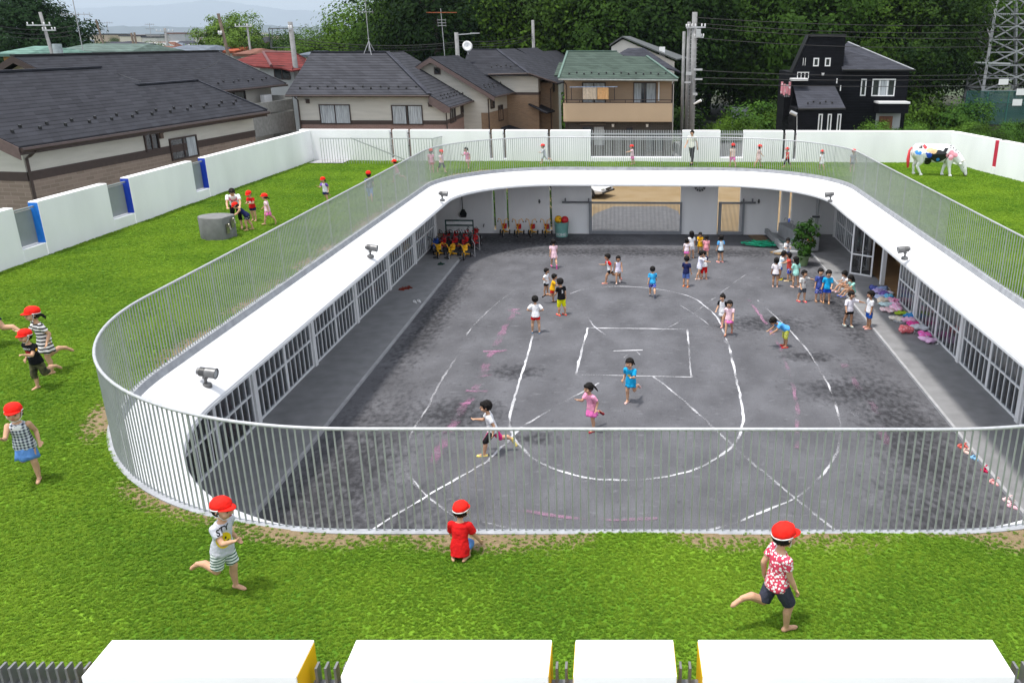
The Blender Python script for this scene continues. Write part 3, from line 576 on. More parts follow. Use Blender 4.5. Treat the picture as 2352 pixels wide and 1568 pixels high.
# back wall: piers with narrow slots and the two gate openings
bw = thing('perimeter_wall', 'long white back wall behind the far lawn with slots and barred openings', 'wall', (0, 38.4, 0))
Yb = 38.4; xs = lambda u: fp(u, 340, Yb).x
SL = [(897, 904), (937, 944), (1124.5, 1131), (1156, 1162), (1258, 1264), (1357, 1567), (1654, 1707), (1797, 1804), (1822, 1829)]
cur = -14.95; body = MB(); edges = []
for a, b in SL: body.box(cur, xs(a), Yb, Yb + .32, -.02, WT); edges.append((xs(a), xs(b))); cur = xs(b)
body.box(cur, 13.9, Yb, Yb + .32, -.02, WT)
for i, (a, b) in enumerate(edges):
    body.box(a, b, Yb + .004, Yb + .316, 2.72, 3.46 if i in (5, 6) else 3.38)
    if i not in (5, 6): body.box(a, b, Yb + .004, Yb + .316, -.02, .12)
    body.box(a, b, Yb + .1, Yb + .2, 2.2, 2.74) if False else None
bevel(body.build('wall_body', WHITE2, bw, world=True), .012, 1)
for i, (a, b) in enumerate(edges):
    f = MB()
    if i in (5, 6):
        n = int((b - a) / .075)
        for k in range(1, n): x = a + (b - a) * k / n; f.box(x - .012, x + .012, Yb + .12, Yb + .15, 3.46, WT + .0)
        f.box(a, b, Yb + .105, Yb + .119, 4.42, 4.48); f.box(a, b, Yb + .105, Yb + .119, 4.2, 4.24); f.build('bar_screen', STEEL, bw, world=True)
    else:
        f.box(a, b, Yb + .1, Yb + .13, 4.44, 4.48); f.box(a, b, Yb + .1, Yb + .13, 3.9, 3.92); f.box(a + .04, a + .06, Yb + .1, Yb + .12, 3.38, 4.5); f.build('slot_rail', STEELD, bw, world=True)
# left wall
lw = thing('perimeter_wall', 'white left wall beside the lawn with three blue-painted slots', 'wall', (0, 0, 0))
def lpt(u, v):     # sight line meets the inner face of the left wall
    d = ray(u, v); k = .024; c0 = -14.93 - 18 * k; t = c0 / (d.x - k * d.y); return d * t + Vector((0, 0, CAM_Z))
slots = []
for (ua, va, ub, vb) in ((28 * .98, 468 * .98, 88 * .98, 463 * .98), (249 * .98, 422 * .98, 301 * .98, 411 * .98), (444 * .98, 374 * .98, 484 * .98, 365 * .98)): slots.append((lpt(ua, va).y, lpt(ub, vb).y))
ang = math.atan(.024)
def lbox(mb, ya, yb, z0, z1, o0=0., o1=-.24):
    mb.add([(WLX(y) + o, y, z) for z in (z0, z1) for (o, y) in ((o0, ya), (o1, ya), (o1, yb), (o0, yb))], [(0, 1, 2, 3), (4, 5, 6, 7), (0, 1, 5, 4), (1, 2, 6, 5), (2, 3, 7, 6), (3, 0, 4, 7)])
body = MB(); cur = 4.0
SLOTS = [(lpt(40, 520).y, lpt(91, 490).y), (lpt(255, 470).y, lpt(302, 450).y), (lpt(450, 430).y, lpt(476, 400).y)]
for i, (a, b) in enumerate(SLOTS): lbox(body, cur, a, -.02, WT); lbox(body, a, b, -.02, LZ + .32, -.004, -.236); cur = b
lbox(body, cur, 38.4, -.02, WT); bevel(body.build('wall_body', WHITE2, lw, world=True), .012, 1)
for i, (a, b) in enumerate(SLOTS):
    j = MB(); lbox(j, b - .006, b + .002, LZ + .32, WT - .03, -.002, -.245); j.build('slot_jamb', BLUEL if i == 0 else BLUE, lw, world=True)
    g = MB(); lbox(g, a, b - .01, LZ + .33, WT - .18, -.19, -.21); lbox(g, a, b - .01, WT - .14, WT - .10, -.10, -.14); g.build('slot_screen', mat('slot_screen_grey', (.26, .28, .29), .5, .04, 3), lw, world=True)
# right wall
rw = thing('perimeter_wall', 'white right wall behind the cow statue with one red slot', 'wall', (0, 0, 0))
a, b = Vector((13.72, 38.4, 0)), Vector((16.6, 24.0, 0)); d = (b - a).normalized(); n = Vector((-d.y, d.x, 0)); n = n if n.x > 0 else -n
def rpt(u, v):
    r = ray(u, v); t = (a.x * d.y - a.y * d.x) / (r.x * d.y - r.y * d.x); q = r * t; return (Vector((q.x, q.y, 0)) - a).dot(d)
s0, s1 = rpt(2283, 345), rpt(2292, 345); body = MB()
body.obox(a, d * s0, n * .3, (0, 0, WT)); body.obox(a + d * s1, d * (14.6 - s1), n * .3, (0, 0, WT)); body.obox(a + d * s0 + n * .004, d * (s1 - s0), n * .29, (0, 0, LZ + .3)); bevel(body.build('wall_body', WHITE2, rw, world=True), .012, 1)
j = MB(); j.obox(a + d * (s0 + .002) + n * .02 + Vector((0, 0, LZ + .3)), d * (s1 - s0 - .004), n * .27, (0, 0, WT - LZ - .33)); j.build('slot_panel', REDJ, rw, world=True)
# near wall: four blocks with barred gaps
fw = thing('perimeter_wall', 'thick white near wall along the bottom of the picture with yellow-sided gaps', 'wall', (0, 4.4, 0))
FB = [(-3.50, -2.135), (-1.852, -.532), (-.372, .286), (.452, 2.44)]; body = MB()
for (x0, x1) in FB: body.box(x0, x1, 4.40, 4.755, 0, WT)
body.box(-15.2, 16.5, 4.40 + .003, 4.755 - .003, 0, LZ + .1); bevel(body.build('wall_body', WHITE2, fw, world=True), .008, 2)
j = MB()
for x in (-2.135, -.532, .286, 2.44): j.box(x - .004, x + .003, 4.413, 4.742, LZ + .1, WT - .012)
for x in (.452, -.372, -1.852, -3.5): j.box(x - .003, x + .004, 4.413, 4.742, LZ + .1, WT - .012)
j.build('gap_jamb', YEL, fw, world=True)
zt = fp(700, 1513, 4.62).z
for (x0, x1) in ((-8.0, -3.53), (-2.10, -1.87), (-.51, -.39), (.31, .44), (2.47, 6.0)):
    g = MB(); k = math.floor(x0 / .062); x = (x0 + .018)
    while x < x1 - .005: g.box(x - .008, x + .008, 4.585, 4.655, LZ + .1, zt); x += .0625
    g.box(x0 - .02, x1 + .02, 4.60, 4.64, zt - .17, zt - .135); g.build('bar_screen', mat('near_bar_steel', (.20, .20, .205), .45, .08, 12, metal=.3), fw, world=True)
fw.rotation_euler = (0, 0, math.atan(.026))
# ================================================================ HOUSES BEYOND THE WALL
r1 = crop(0, 0, 2.94); r2 = crop(600, 0, 2.94); r3 = crop(1200, 0, 2.94); r4 = crop(1700, 0, 3.267)
SLATE = tilemat('slate_roof', (.029, .030, .036), .10); SLATE2 = tilemat('slate_roof_pale', (.042, .044, .054), .10); GREENR = tilemat('green_roof', (.050, .070, .058), .10); REDR = tilemat('red_tile_roof', (.12, .026, .024), .13, .6); TEALR = tilemat('teal_roof', (.11, .19, .16), .16); ORR = tilemat('orange_roof', (.28, .075, .04), .16); BRNR = tilemat('brown_roof', (.16, .075, .055), .16); BLUER = tilemat('blue_grey_roof', (.12, .14, .17), .14)
CREAM = mat('cream_siding', (.50, .48, .43), .85, .05, .8, .1, 14, stretch=(1, 1, 8)); BRICKR = brickmat('pinkish_brick', (.25, .15, .125), (.20, .115, .095), (.27, .19, .165), .22, .075); BRICKT = brickmat('tan_brick', (.25, .19, .15), (.20, .15, .115), (.28, .22, .18), .45, .13)
BRICKO = brickmat('orange_brick', (.26, .17, .10), (.20, .13, .08), (.24, .17, .12), .25, .08); TANW = mat('tan_siding', (.36, .255, .17), .8, .04, .7, .08, 14, stretch=(1, 1, 7)); BALC = mat('balcony_beige', (.47, .35, .23), .8, .03, .6); DKTILE = brickmat('dark_tile_wall', (.075, .068, .06), (.055, .05, .045), (.04, .036, .032), .3, .1)
BLACKW = tilemat('black_siding', (.0055, .006, .0085), .18, .3, .8, .15); GREYW = mat('grey_render', (.40, .41, .42), .85, .06, .8); OFFW = mat('offwhite_render', (.58, .56, .52), .85, .05, .8); WHF = mat('white_frame', (.75, .75, .75), .45, .02)
def roofp(parent, faces, m, th=.09, name='roof'):
    mb = MB()
    for f in faces: mb.slab(f, (0, 0, -th))
    return mb.build(name, m, parent, world=True)
def guards(parent, rows, m=None):
    """little snow guards in staggered rows along an eave: (start, end, count, upslope vector)"""
    mb = MB()
    for (a, b, n, upv) in rows:
        a, b, upv = Vector(a), Vector(b), Vector(upv)
        for i in range(n):
            p = a + (b - a) * ((i + .5) / n) + upv * (1 if i % 2 else .45); d = (b - a).normalized()
            mb.obox(p - d * .05 + Vector((0, 0, .01)), d * .10, upv.normalized() * .05, Vector((0, 0, .09)))
    o = mb.build('snow_guard', BLACK, parent, world=True); return o
def gutter(parent, pts, m=None, r=.06):
    mb = MB(); mb.tube(pts, r, 6); return mb.build('gutter', m or BROWN, parent, world=True)
def pipe(parent, pts, m=None, r=.04):
    mb = MB(); mb.tube(pts, r, 6); return mb.build('downpipe', m or BROWN, parent, world=True)
def win(parent, o, a, up, n, frame=BROWN, split=2, curtain=None, fw=.055, pane=None):
    """window: o lower corner, a width vector, up height vector, n outward"""
    o, a, up, n = Vector(o), Vector(a), Vector(up), Vector(n).normalized(); f = MB(); w_, h_ = a.length, up.length; au, uu = a / w_, up / h_
    for s in (0, w_ - fw): f.obox(o + au * s - n * .03, au * fw, up, n * .09)
    for s in (0, h_ - fw): f.obox(o + au * fw + uu * s - n * .03, au * (w_ - 2 * fw), uu * fw, n * .088)
    for k in range(1, split): f.obox(o + au * (w_ * k / split - fw / 2) + uu * fw - n * .03, au * fw, uu * (h_ - 2 * fw), n * .07)
    fo = f.build('window', frame, parent, world=True)
    g = MB(); g.obox(o + au * fw * .7 + uu * fw * .7 - n * .02, au * (w_ - fw * 1.4), uu * (h_ - fw * 1.4), n * .03); g.build('pane', pane or DARKGLASS, fo, world=True)
    if curtain:
        for (s0_, s1_) in curtain:
            c = MB(); N = 24; vs = []
            for i in range(N + 1):
                s = w_ * (s0_ + (s1_ - s0_) * i / N); zz = .024 + .008 * math.sin(i * 1.9)
                vs += [o + au * s + uu * fw + n * zz, o + au * s + uu * (h_ - fw) + n * zz]
            c.add(vs, [(2 * i, 2 * i + 2, 2 * i + 3, 2 * i + 1) for i in range(N)]); c.build('curtain', CURTAIN, fo, world=True, fix=False)
    return fo
def vent(parent, p, n, s=.2, m=None):
    mb = MB(); p = Vector(p); n = Vector(n).normalized(); t = Vector((-n.y, n.x, 0)); mb.obox(p - t * s / 2, t * s, n * .1, (0, 0, s)); mb.obox(p - t * s / 2 - t * .02 + n * .0 + Vector((0, 0, s)), t * (s + .04), n * .13, (0, 0, .03)); return mb.build('vent_hood', m or BROWN, parent, world=True)
Z = Vector((0, 0, 1))
# ---- A: the long dark-roofed house on the left
E0, E1 = Vector((-18.85, 26.2, 0)), Vector((-17.05, 40.26, 0)); TA = (E1 - E0).normalized(); NA = Vector((-TA.y, TA.x, 0))
def A(s, d, z): return E0 + TA * s + NA * d + Z * z
hA = thing('house', 'long single-storey house with dark slate roof and cream wall close beyond the left wall', 'house', A(7, 0, 0))
zr = lambda d: 5.3 + .455 * d
roofp(hA, [[A(-.1, 0, 5.3), A(14.2, 0, 5.3), A(13.55, 2.9, zr(2.9)), A(9.5, 2.9, zr(2.9)), A(9.5, 4.4, zr(4.4)), A(-.1, 4.4, zr(4.4))],
           [A(-.1, 4.4, zr(4.4)), A(9.5, 4.4, zr(4.4)), A(9.5, 8.6, 5.4), A(-.1, 8.6, 5.4)], [A(9.5, 2.9, zr(2.9)), A(13.55, 2.9, zr(2.9)), A(14.2, 5.6, 5.4), A(9.5, 5.6, 5.4)]], SLATE)
rc = MB(); rc.bar(A(-.1, 4.4, zr(4.4) + .02), A(9.5, 4.4, zr(4.4) + .02), .22, .07); rc.bar(A(9.5, 2.9, zr(2.9) + .02), A(13.55, 2.9, zr(2.9) + .02), .22, .07); rc.bar(A(13.55, 2.9, zr(2.9) + .02), A(14.2, 0, 5.33), .14, .05); rc.build('ridge_cap', SLATE2, hA, world=True)
bb = MB(); bb.slab([A(-.14, 0, 5.28), A(-.14, 4.4, zr(4.4) - .02), A(-.14, 4.4, zr(4.4) - .42), A(-.14, 0, 4.9)], TA * .03); bb.build('bargeboard', mat('mauve_brown_trim', (.11, .075, .068), .6, .08), hA, world=True); bb = MB(); bb.slab([A(14.2, .05, 5.2), A(13.57, 2.9, zr(2.9) - .1), A(13.57, 2.9, zr(2.9) - .32), A(14.2, .05, 5.0)], TA * .03); bb.build('bargeboard', mat('mauve_brown_trim', (.11, .075, .068), .6, .08), hA, world=True)
def strata(parent, F, s0_, s1_, d0, d1, parts):
    for (nm, m, z0, z1, pr) in parts:
        b = MB(); b.add([F(s, d, z) for z in (z0, z1) for (s, d) in ((s0_ - pr, d0 - pr), (s1_ + pr, d0 - pr), (s1_ + pr, d1), (s0_ - pr, d1))], [(0, 1, 2, 3), (4, 5, 6, 7), (0, 1, 5, 4), (1, 2, 6, 5), (2, 3, 7, 6), (3, 0, 4, 7)]); b.build(nm, m, parent, world=True)
strata(hA, A, .6, 13.9, .6, 8.0, [('brick_wall', BRICKT, 0, 4.13, 0), ('trim_band', mat('band_brown', (.055, .037, .032), .7, .06), 4.13, 4.42, .015), ('wall', CREAM, 4.42, 5.24, 0)])
gw = MB(); gw.slab([A(.6, .7, 5.24), A(.6, 8.0, 5.24), A(.6, 4.4, 7.1)], TA * .1); gw.build('gable_wall', CREAM, hA, world=True)
gutter(hA, [A(-.1, -.06, 5.2), A(14.2, -.06, 5.2)], BROWN, .075); pipe(hA, [A(.5, -.03, 5.15), A(.5, .25, 4.95), A(.62, .5, 4.85), A(.62, .52, 3.0), A(.62, .52, .2)], BROWN, .05)
fa = MB(); fa.obox(A(-.1, .02, 5.04), TA * 14.25, NA * .05, Z * .2); fa.build('fascia', BROWN, hA, world=True)
win(hA, A(6.30, .60, 4.34), TA * .82, Z * .68, -NA, BROWN, 2); win(hA, A(7.72, .60, 3.82), TA * 1.75, Z * .86, -NA, BROWN, 2, [(.62, .95)]); vent(hA, A(7.25, .6, 4.75), -NA, .2, mat('vent_brown', (.12, .08, .06), .6))
up_ = (NA + Z * .455).normalized()
guards(hA, [(A(.3, .55, zr(.55)), A(13.6, .55, zr(.55)), 24, up_ * .42)])
# ---- A2: the big roof behind it
hA2 = thing('house', 'large dark slate roof behind the nearest left house with a cream gable at left', 'house', A(19, 6, 0))
z2 = lambda d: 5.82 + .47 * (d - 6)
roofp(hA2, [[A(11.3, 6, 5.82), A(27, 6, 5.82), A(26.6, 10, z2(10)), A(11.3, 10, z2(10))], [A(11.3, 10, z2(10)), A(26.6, 10, z2(10)), A(27, 14, 5.82), A(11.3, 14, 5.82)]], SLATE)
strata(hA2, A, 11.9, 26.4, 6.7, 13.3, [('wall', OFFW, 0, 5.9, 0)]); gw = MB(); gw.slab([A(11.9, 6.8, 5.9), A(11.9, 13.2, 5.9), A(11.9, 10, 7.45)], TA * .1); gw.build('gable_wall', mat('gable_cream', (.55, .46, .33), .8, .05), hA2, world=True)
bb = MB(); bb.slab([A(11.26, 6, 5.8), A(11.26, 10, z2(10) - .02), A(11.26, 10, z2(10) - .3), A(11.26, 6, 5.52)], TA * .03); bb.slab([A(11.26, 14, 5.8), A(11.26, 10, z2(10) - .02), A(11.26, 10, z2(10) - .3), A(11.26, 14, 5.52)], TA * .03); bb.build('bargeboard', BROWN, hA2, world=True)
rc = MB(); rc.bar(A(11.3, 10, z2(10) + .02), A(26.6, 10, z2(10) + .02), .24, .08); rc.bar(A(26.6, 10, z2(10)), A(27, 6, 5.85), .14, .05); rc.build('ridge_cap', BLACK, hA2, world=True)
gutter(hA2, [A(11.3, 5.94, 5.74), A(27, 5.94, 5.74)], BROWN, .07); guards(hA2, [(A(20.5, 6.4, z2(6.4)), A(26.4, 6.4, z2(6.4)), 8, up_ * .3)])
bl = MB(); bl.obox(A(20.5, 5.2, 4.4), TA * 5.6, NA * .05, Z * .6); bl.obox(A(20.5, 5.2, 3.2), TA * 5.6, NA * .05, Z * 1.1); bl.obox(A(26.0, 5.2, 2.0), TA * .1, NA * 1.5, Z * 3.2); bl.build('balcony', mat('balcony_grey', (.30, .30, .28), .7, .1), hA2, world=True)
win(hA2, A(21.3, 6.68, 4.4), TA * 2.2, Z * 1.2, -NA, BROWN, 2); ac = MB(); ac.obox(A(24.4, 6.0, 4.75), TA * .8, NA * .3, Z * .55); bevel(ac.build('air_conditioner', WHF, hA2, world=True), .02)
cp = MB(); cp.obox(A(20, 2.5, 2.35), TA * 5.5, NA * 3.4, Z * .06)
for s in (20.2, 25.2): cp.obox(A(s, 2.6, 0), TA * .08, NA * .08, Z * 2.35)
cpt = cp.build('carport', mat('carport_dark', (.07, .07, .075), .5), hA2, world=True)
# ---- B: hip-roofed house in the middle
hB = thing('house', 'dark hip-roofed house with cream and pink brick walls and two wide windows', 'house', (-15, 50, 0))
roofp(hB, [[(-19.8, 49.5, 5.45), (-11.64, 49.5, 5.45), (-15.2, 54.5, 7.62), (-19.9, 54.5, 7.62)], [(-11.64, 49.5, 5.45), (-10.55, 49.5, 4.78), (-10.2, 57.6, 4.78), (-15.0, 57.6, 7.62), (-15.2, 54.5, 7.62)], [(-19.9, 54.5, 7.62), (-15.2, 54.5, 7.62), (-15.0, 59.5, 5.45), (-19.9, 59.5, 5.45)]], tilemat('slate_roof_bold', (.041, .042, .049), .135, .75))
rc = MB(); rc.bar((-19.9, 54.5, 7.65), (-15.2, 54.5, 7.65), .2, .07); rc.bar((-15.2, 54.5, 7.65), (-11.64, 49.5, 5.48), .26, .07); rc.build('ridge_cap', SLATE2, hB, world=True)
def front_wall(parent, x0, x1, y, y1, parts):
    for (nm, m, z0, z1, pr) in parts:
        b = MB(); b.box(x0 - pr, x1 + pr, y - pr, y1, z0, z1); b.build(nm, m, parent, world=True)
BAND = mat('band_brown', (0, 0, 0))
front_wall(hB, -19.35, -10.92, 50, 57.2, [('brick_wall', BRICKR, 0, 3.76, 0), ('trim_band', BAND, 3.76, 3.99, .015)])
cw = MB(); cw.v = []; P_ = [(-19.35, 3.99), (-10.92, 3.99), (-10.92, 4.86), (-11.72, 5.36), (-19.35, 5.36)]; cw.add([(x, 50, z) for x, z in P_] + [(x, 57.2, z) for x, z in P_], [tuple(range(5))[::-1], tuple(range(5, 10))] + [(i, (i + 1) % 5, 5 + (i + 1) % 5, 5 + i) for i in range(5)]); cw.build('wall', CREAM, hB, world=True)
win(hB, (-18.15, 50, 3.78), (1.79, 0, 0), Z * 1.09, (0, -1, 0), BROWN, 2, [(.03, .5), (.52, .97)]); win(hB, (-14.0, 50, 3.75), (1.79, 0, 0), Z * 1.09, (0, -1, 0), BROWN, 2, [(.04, .46), (.55, .97)])
win(hB, (-10.92, 51.2, 3.7), (0, 1.5, 0), Z * 1.0, (1, 0, 0), BROWN, 2); win(hB, (-10.92, 54.4, 4.0), (0, .8, 0), Z * .7, (1, 0, 0), BROWN, 2)
vent(hB, (-18.75, 50, 4.93), (0, -1, 0)); vent(hB, (-11.75, 50, 4.75), (0, -1, 0)); gutter(hB, [(-19.8, 49.44, 5.37), (-11.64, 49.44, 5.37)]); gutter(hB, [(-10.49, 49.5, 4.70), (-10.14, 57.6, 4.70)]); pipe(hB, [(-19.3, 49.5, 5.3), (-19.3, 49.92, 5.1), (-19.3, 49.92, .3)]); pipe(hB, [(-10.5, 49.6, 4.65), (-10.85, 49.94, 4.4), (-10.85, 49.94, .3)]); pipe(hB, [(-10.2, 57.0, 4.65), (-10.84, 57.1, 4.4), (-10.84, 57.1, .3)])
bb = MB(); bb.slab([(-11.7, 49.48, 5.42), (-10.53, 49.48, 4.74), (-10.53, 49.48, 4.45), (-10.9, 49.48, 4.45), (-11.7, 49.48, 4.95)], (0, .04, 0)); bb.build('bargeboard', MATS['mauve_brown_trim'], hB, world=True)
guards(hB, [((-19.4, 49.9, 5.63), (-12.3, 49.9, 5.63), 14, (0, .35, .15)), ((-10.9, 50.2, 5.02), (-10.6, 56.6, 5.02), 16, (-.4, 0, .24))])
# ---- C: gabled house right of it
hC = thing('house', 'house with a steep cream gable and dark roof right behind the two-window house', 'house', (-11, 55, 0))
roofp(hC, [[(-12.7, 54.8, 7.36), (-8.85, 54.8, 5.05), (-8.1, 59.6, 5.05), (-11.9, 59.6, 7.36)], [(-12.7, 54.8, 7.36), (-11.9, 59.6, 7.36), (-15.0, 59.8, 5.6), (-15.6, 54.8, 5.6)]], SLATE)
cw = MB(); P_ = [(-15.0, 0), (-9.35, 0), (-9.35, 5.16), (-12.65, 7.16), (-15.0, 5.85)]; cw.add([(x, 55.3, z) for x, z in P_] + [(x + .7, 59.5, z) for x, z in P_], [tuple(range(5))[::-1], tuple(range(5, 10))] + [(i, (i + 1) % 5, 5 + (i + 1) % 5, 5 + i) for i in range(5)]); cw.build('wall', CREAM, hC, world=True)
bb = MB(); bb.slab([(-12.7, 54.76, 7.30), (-8.83, 54.76, 4.98), (-8.83, 54.76, 4.72), (-12.7, 54.76, 7.02)], (0, .04, 0)); bb.slab([(-12.7, 54.76, 7.30), (-15.6, 54.76, 5.55), (-15.6, 54.76, 5.3), (-12.7, 54.76, 7.02)], (0, .04, 0)); bb.build('bargeboard', MATS['mauve_brown_trim'], hC, world=True)
br = MB(); br.add([(x, y, z) for z in (0, 4.0) for (x, y) in ((-9.8, 55.28), (-9.33, 55.28), (-8.62, 59.5), (-9.8, 59.5))], [(0, 1, 2, 3), (4, 5, 6, 7), (0, 1, 5, 4), (1, 2, 6, 5), (2, 3, 7, 6), (3, 0, 4, 7)]); br.build('brick_wall', BRICKO, hC, world=True)
win(hC, (-12.6, 55.3, 6.3), (.4, 0, 0), Z * .42, (0, -1, 0), BROWN, 1); win(hC, (-9.27, 55.75, 4.2), (.12, .75, 0), Z * .95, (1, -.16, 0), BROWN, 1); win(hC, (-9.02, 57.2, 3.3), (.15, .9, 0), Z * 1.0, (1, -.16, 0), BROWN, 2)
pipe(hC, [(-8.9, 54.9, 5.0), (-9.3, 55.2, 4.8), (-9.3, 55.2, .2)]); gutter(hC, [(-8.8, 54.8, 4.98), (-8.05, 59.6, 4.98)]); guards(hC, [((-9.3, 55.2, 5.34), (-8.6, 59.2, 5.34), 10, (-.4, 0, .25))])
aw = MB(); aw.slab([(-8.9, 57.2, 2.9), (-7.6, 57.4, 2.5), (-7.3, 59.4, 2.5), (-8.6, 59.4, 2.9)], (0, 0, -.08)); aw.build('porch_roof', SLATE, hC, world=True)
# ---- D: tall hip roof
hD = thing('house', 'house with tall dark hip roof and tan brick wall left of the green-roofed house', 'house', (-8.5, 59, 0))
q = lambda a, b, Y: tuple(fp(*r2(a, b), Y))
a1, a2, b1, b2, b3 = q(1465, 340, 61.5), q(1660, 340, 61.5), q(1600, 515, 58.6), q(1880, 508, 58.6), q(2075, 575, 58.8)
roofp(hD, [[b1, b2, a2, a1, (a1[0] - .2, 59, b1[2])], [b2, b3, (b3[0] + .9, 66, b3[2]), (a2[0] + .6, 66, a2[2]), a2]], SLATE)
front_wall(hD, q(1640, 600, 59.2)[0] - 1.2, q(1945, 600, 59.2)[0], 59.2, 65.5, [('brick_wall', BRICKO, 0, 4.85, 0), ('trim_band', BAND, 4.85, 5.02, .015), ('wall', CREAM, 5.02, b1[2] - .12, 0)])
sw = MB(); sw.box(q(1945, 600, 59.2)[0] + .004, q(2040, 600, 60.5)[0], 60.4, 65.4, 0, b3[2] - .05); sw.build('side_wing', BRICKO, hD, world=True)
rc = MB(); rc.bar(a1, a2, .2, .07); rc.bar(a2, b2, .22, .07); rc.build('ridge_cap', SLATE2, hD, world=True); guards(hD, [(Vector(b1) + Vector((0, .4, .32)), Vector(b2) + Vector((-.8, .4, .32)), 6, (0, .3, .15))]); gutter(hD, [b1, b2]); gutter(hD, [b2, b3])
x_ = q(2010, 750, 59.3)[0]; pr = MB(); pr.slab([(x_ - 1.25, 58.9, 4.3), (x_, 58.5, 3.75), (x_ + .4, 60.4, 3.75), (x_ - .9, 60.4, 4.3)], (0, 0, -.09)); pr.build('porch_roof', SLATE, hD, world=True); win(hD, (q(2040, 600, 60.5)[0], 61, 4.9), (0, .9, 0), Z * .8, (1, 0, 0), BROWN, 1); pipe(hD, [(b3[0] - .3, 59.1, 5.4), (b3[0] - .55, 59.9, 5.2), (b3[0] - .55, 59.9, .2)])
# ---- E: two more gables behind
for i, (pts, Y, lab) in enumerate((([(1750, 372), (1800, 335), (2090, 505), (1990, 440)], 67, 'dark roof with a brown verge just behind the tall hip roof'), ([(1945, 372), (1965, 355), (2115, 440), (2100, 410)], 76, 'small dark roof farthest back left of the green-roofed house'))):
    A_, B_, C_ = q(*pts[0], Y), q(*pts[1], Y), q(*pts[2], Y); h = thing('house', lab, 'house', (B_[0], Y, 0))
    roofp(h, [[B_, C_, (C_[0] + .8, Y + 6, C_[2]), (B_[0] + .8, Y + 6, B_[2])], [B_, (B_[0] + .8, Y + 6, B_[2]), (A_[0] - 1.5 + .8, Y + 6, A_[2] - 1), (A_[0] - 1.5, Y, A_[2] - 1)]], SLATE)
    cw = MB(); P_ = [(A_[0] - 1.2, 0), (C_[0] - .4, 0), (C_[0] - .4, C_[2] - .1), (B_[0], B_[2] - .2), (A_[0] - 1.2, A_[2] - 1.1)]; cw.add([(x, Y + .3, z) for x, z in P_] + [(x, Y + 5.7, z) for x, z in P_], [tuple(range(5))[::-1], tuple(range(5, 10))] + [(k, (k + 1) % 5, 5 + (k + 1) % 5, 5 + k) for k in range(5)]); cw.build('wall', CREAM, h, world=True)
    bb = MB(); bb.slab([Vector(B_) - Z * .04, Vector(C_) - Z * .04, Vector(C_) - Z * .34, Vector(B_) - Z * .34], (0, .04, 0)); bb.build('bargeboard', MATS['mauve_brown_trim'], h, world=True)
# ---- F: green roof, balcony with washing
hF = thing('house', 'tan two-storey house with a green roof and a long beige balcony', 'house', (-1.2, 55, 0))
FX0, FX1 = -4.56, 2.2
roofp(hF, [[(-4.80, 54.5, 6.12), (2.5, 54.5, 6.08), (.62, 57.6, 7.32), (-.9, 57.6, 7.36), (-1.3, 58.2, 7.62), (-4.5, 58.2, 7.62)], [(2.5, 54.5, 6.08), (2.6, 60.5, 6.08), (.75, 59, 7.32), (.62, 57.6, 7.32)], [(-4.5, 58.2, 7.62), (-1.3, 58.2, 7.62), (-1, 62, 6.1), (-4.5, 62, 6.1)], [(-5.2, 56.0, 6.25), (-4.82, 56.0, 6.25), (-4.6, 58.6, 6.95), (-5.1, 58.6, 6.95)]], GREENR)
rc = MB(); rc.bar((2.5, 54.5, 6.12), (.62, 57.6, 7.36), .16, .06); rc.bar((-4.5, 58.2, 7.65), (-1.3, 58.2, 7.65), .16, .06); rc.bar((-4.80, 54.5, 6.15), (-4.5, 58.2, 7.65), .12, .05); rc.build('ridge_cap', mat('green_cap', (.09, .15, .12), .5), hF, world=True)
front_wall(hF, FX0, FX1, 55.9, 60.2, [('ground_floor_wall', DKTILE, 0, 3.5, 0), ('wall', TANW, 3.5, 6.05, 0)])
bc = MB(); bc.box(FX0 - .02, FX1 + .02, 54.95, 55.05, 3.62, 4.62); bc.box(FX0 - .02, FX0 + .08, 55.05, 55.9, 3.62, 4.62); bc.box(FX1 - .08, FX1 + .02, 55.05, 55.9, 3.62, 4.62); bc.box(FX0 - .02, FX1 + .02, 54.96, 55.9, 3.5, 3.62); bo = bc.build('balcony', BALC, hF, world=True)
br = MB(); br.box(FX0, FX1, 54.98, 55.02, 4.80, 4.84); br.box(FX0, FX1, 54.96, 55.04, 4.62, 4.66)
for k in range(8): x = FX0 + .05 + k * (FX1 - FX0 - .1) / 7; br.box(x - .02, x + .02, 54.985, 55.015, 4.66, 4.80)
br.build('balcony_rail', BROWN, bo, world=True)
win(hF, (-3.45, 55.9, 4.2), (1.5, 0, 0), Z * 1.62, (0, -1, 0), BROWN, 2, [(.05, .95)]); win(hF, (-.22, 55.9, 4.2), (1.45, 0, 0), Z * 1.62, (0, -1, 0), BROWN, 2, [(.03, .35), (.58, .97)])
gutter(hF, [(-4.8, 54.45, 6.04), (2.5, 54.45, 6.0)], mat('gutter_grey', (.2, .22, .21), .5)); guards(hF, [((-4.4, 54.85, 6.27), (2.0, 54.85, 6.25), 14, (0, .25, .1))])
pipe(hF, [(-4.5, 54.6, 5.95), (-4.45, 55.82, 5.7), (-4.45, 55.82, .2)]); pipe(hF, [(2.3, 54.6, 5.95), (2.24, 55.82, 5.7), (2.24, 55.82, .2)]); pipe(hF, [(1.38, 55.84, 5.85), (1.38, 55.84, 4.7)], WHF, .05)
win(hF, (-3.5, 55.9, 1.9), (1.5, 0, 0), Z * 1.25, (0, -1, 0), BROWN, 2, [(.5, .95)]); win(hF, (-.7, 55.9, 2.6), (.5, 0, 0), Z * .5, (0, -1, 0), BROWN, 1); win(hF, (.6, 55.9, 1.5), (1.2, 0, 0), Z * 1.2, (0, -1, 0), BROWN, 2)
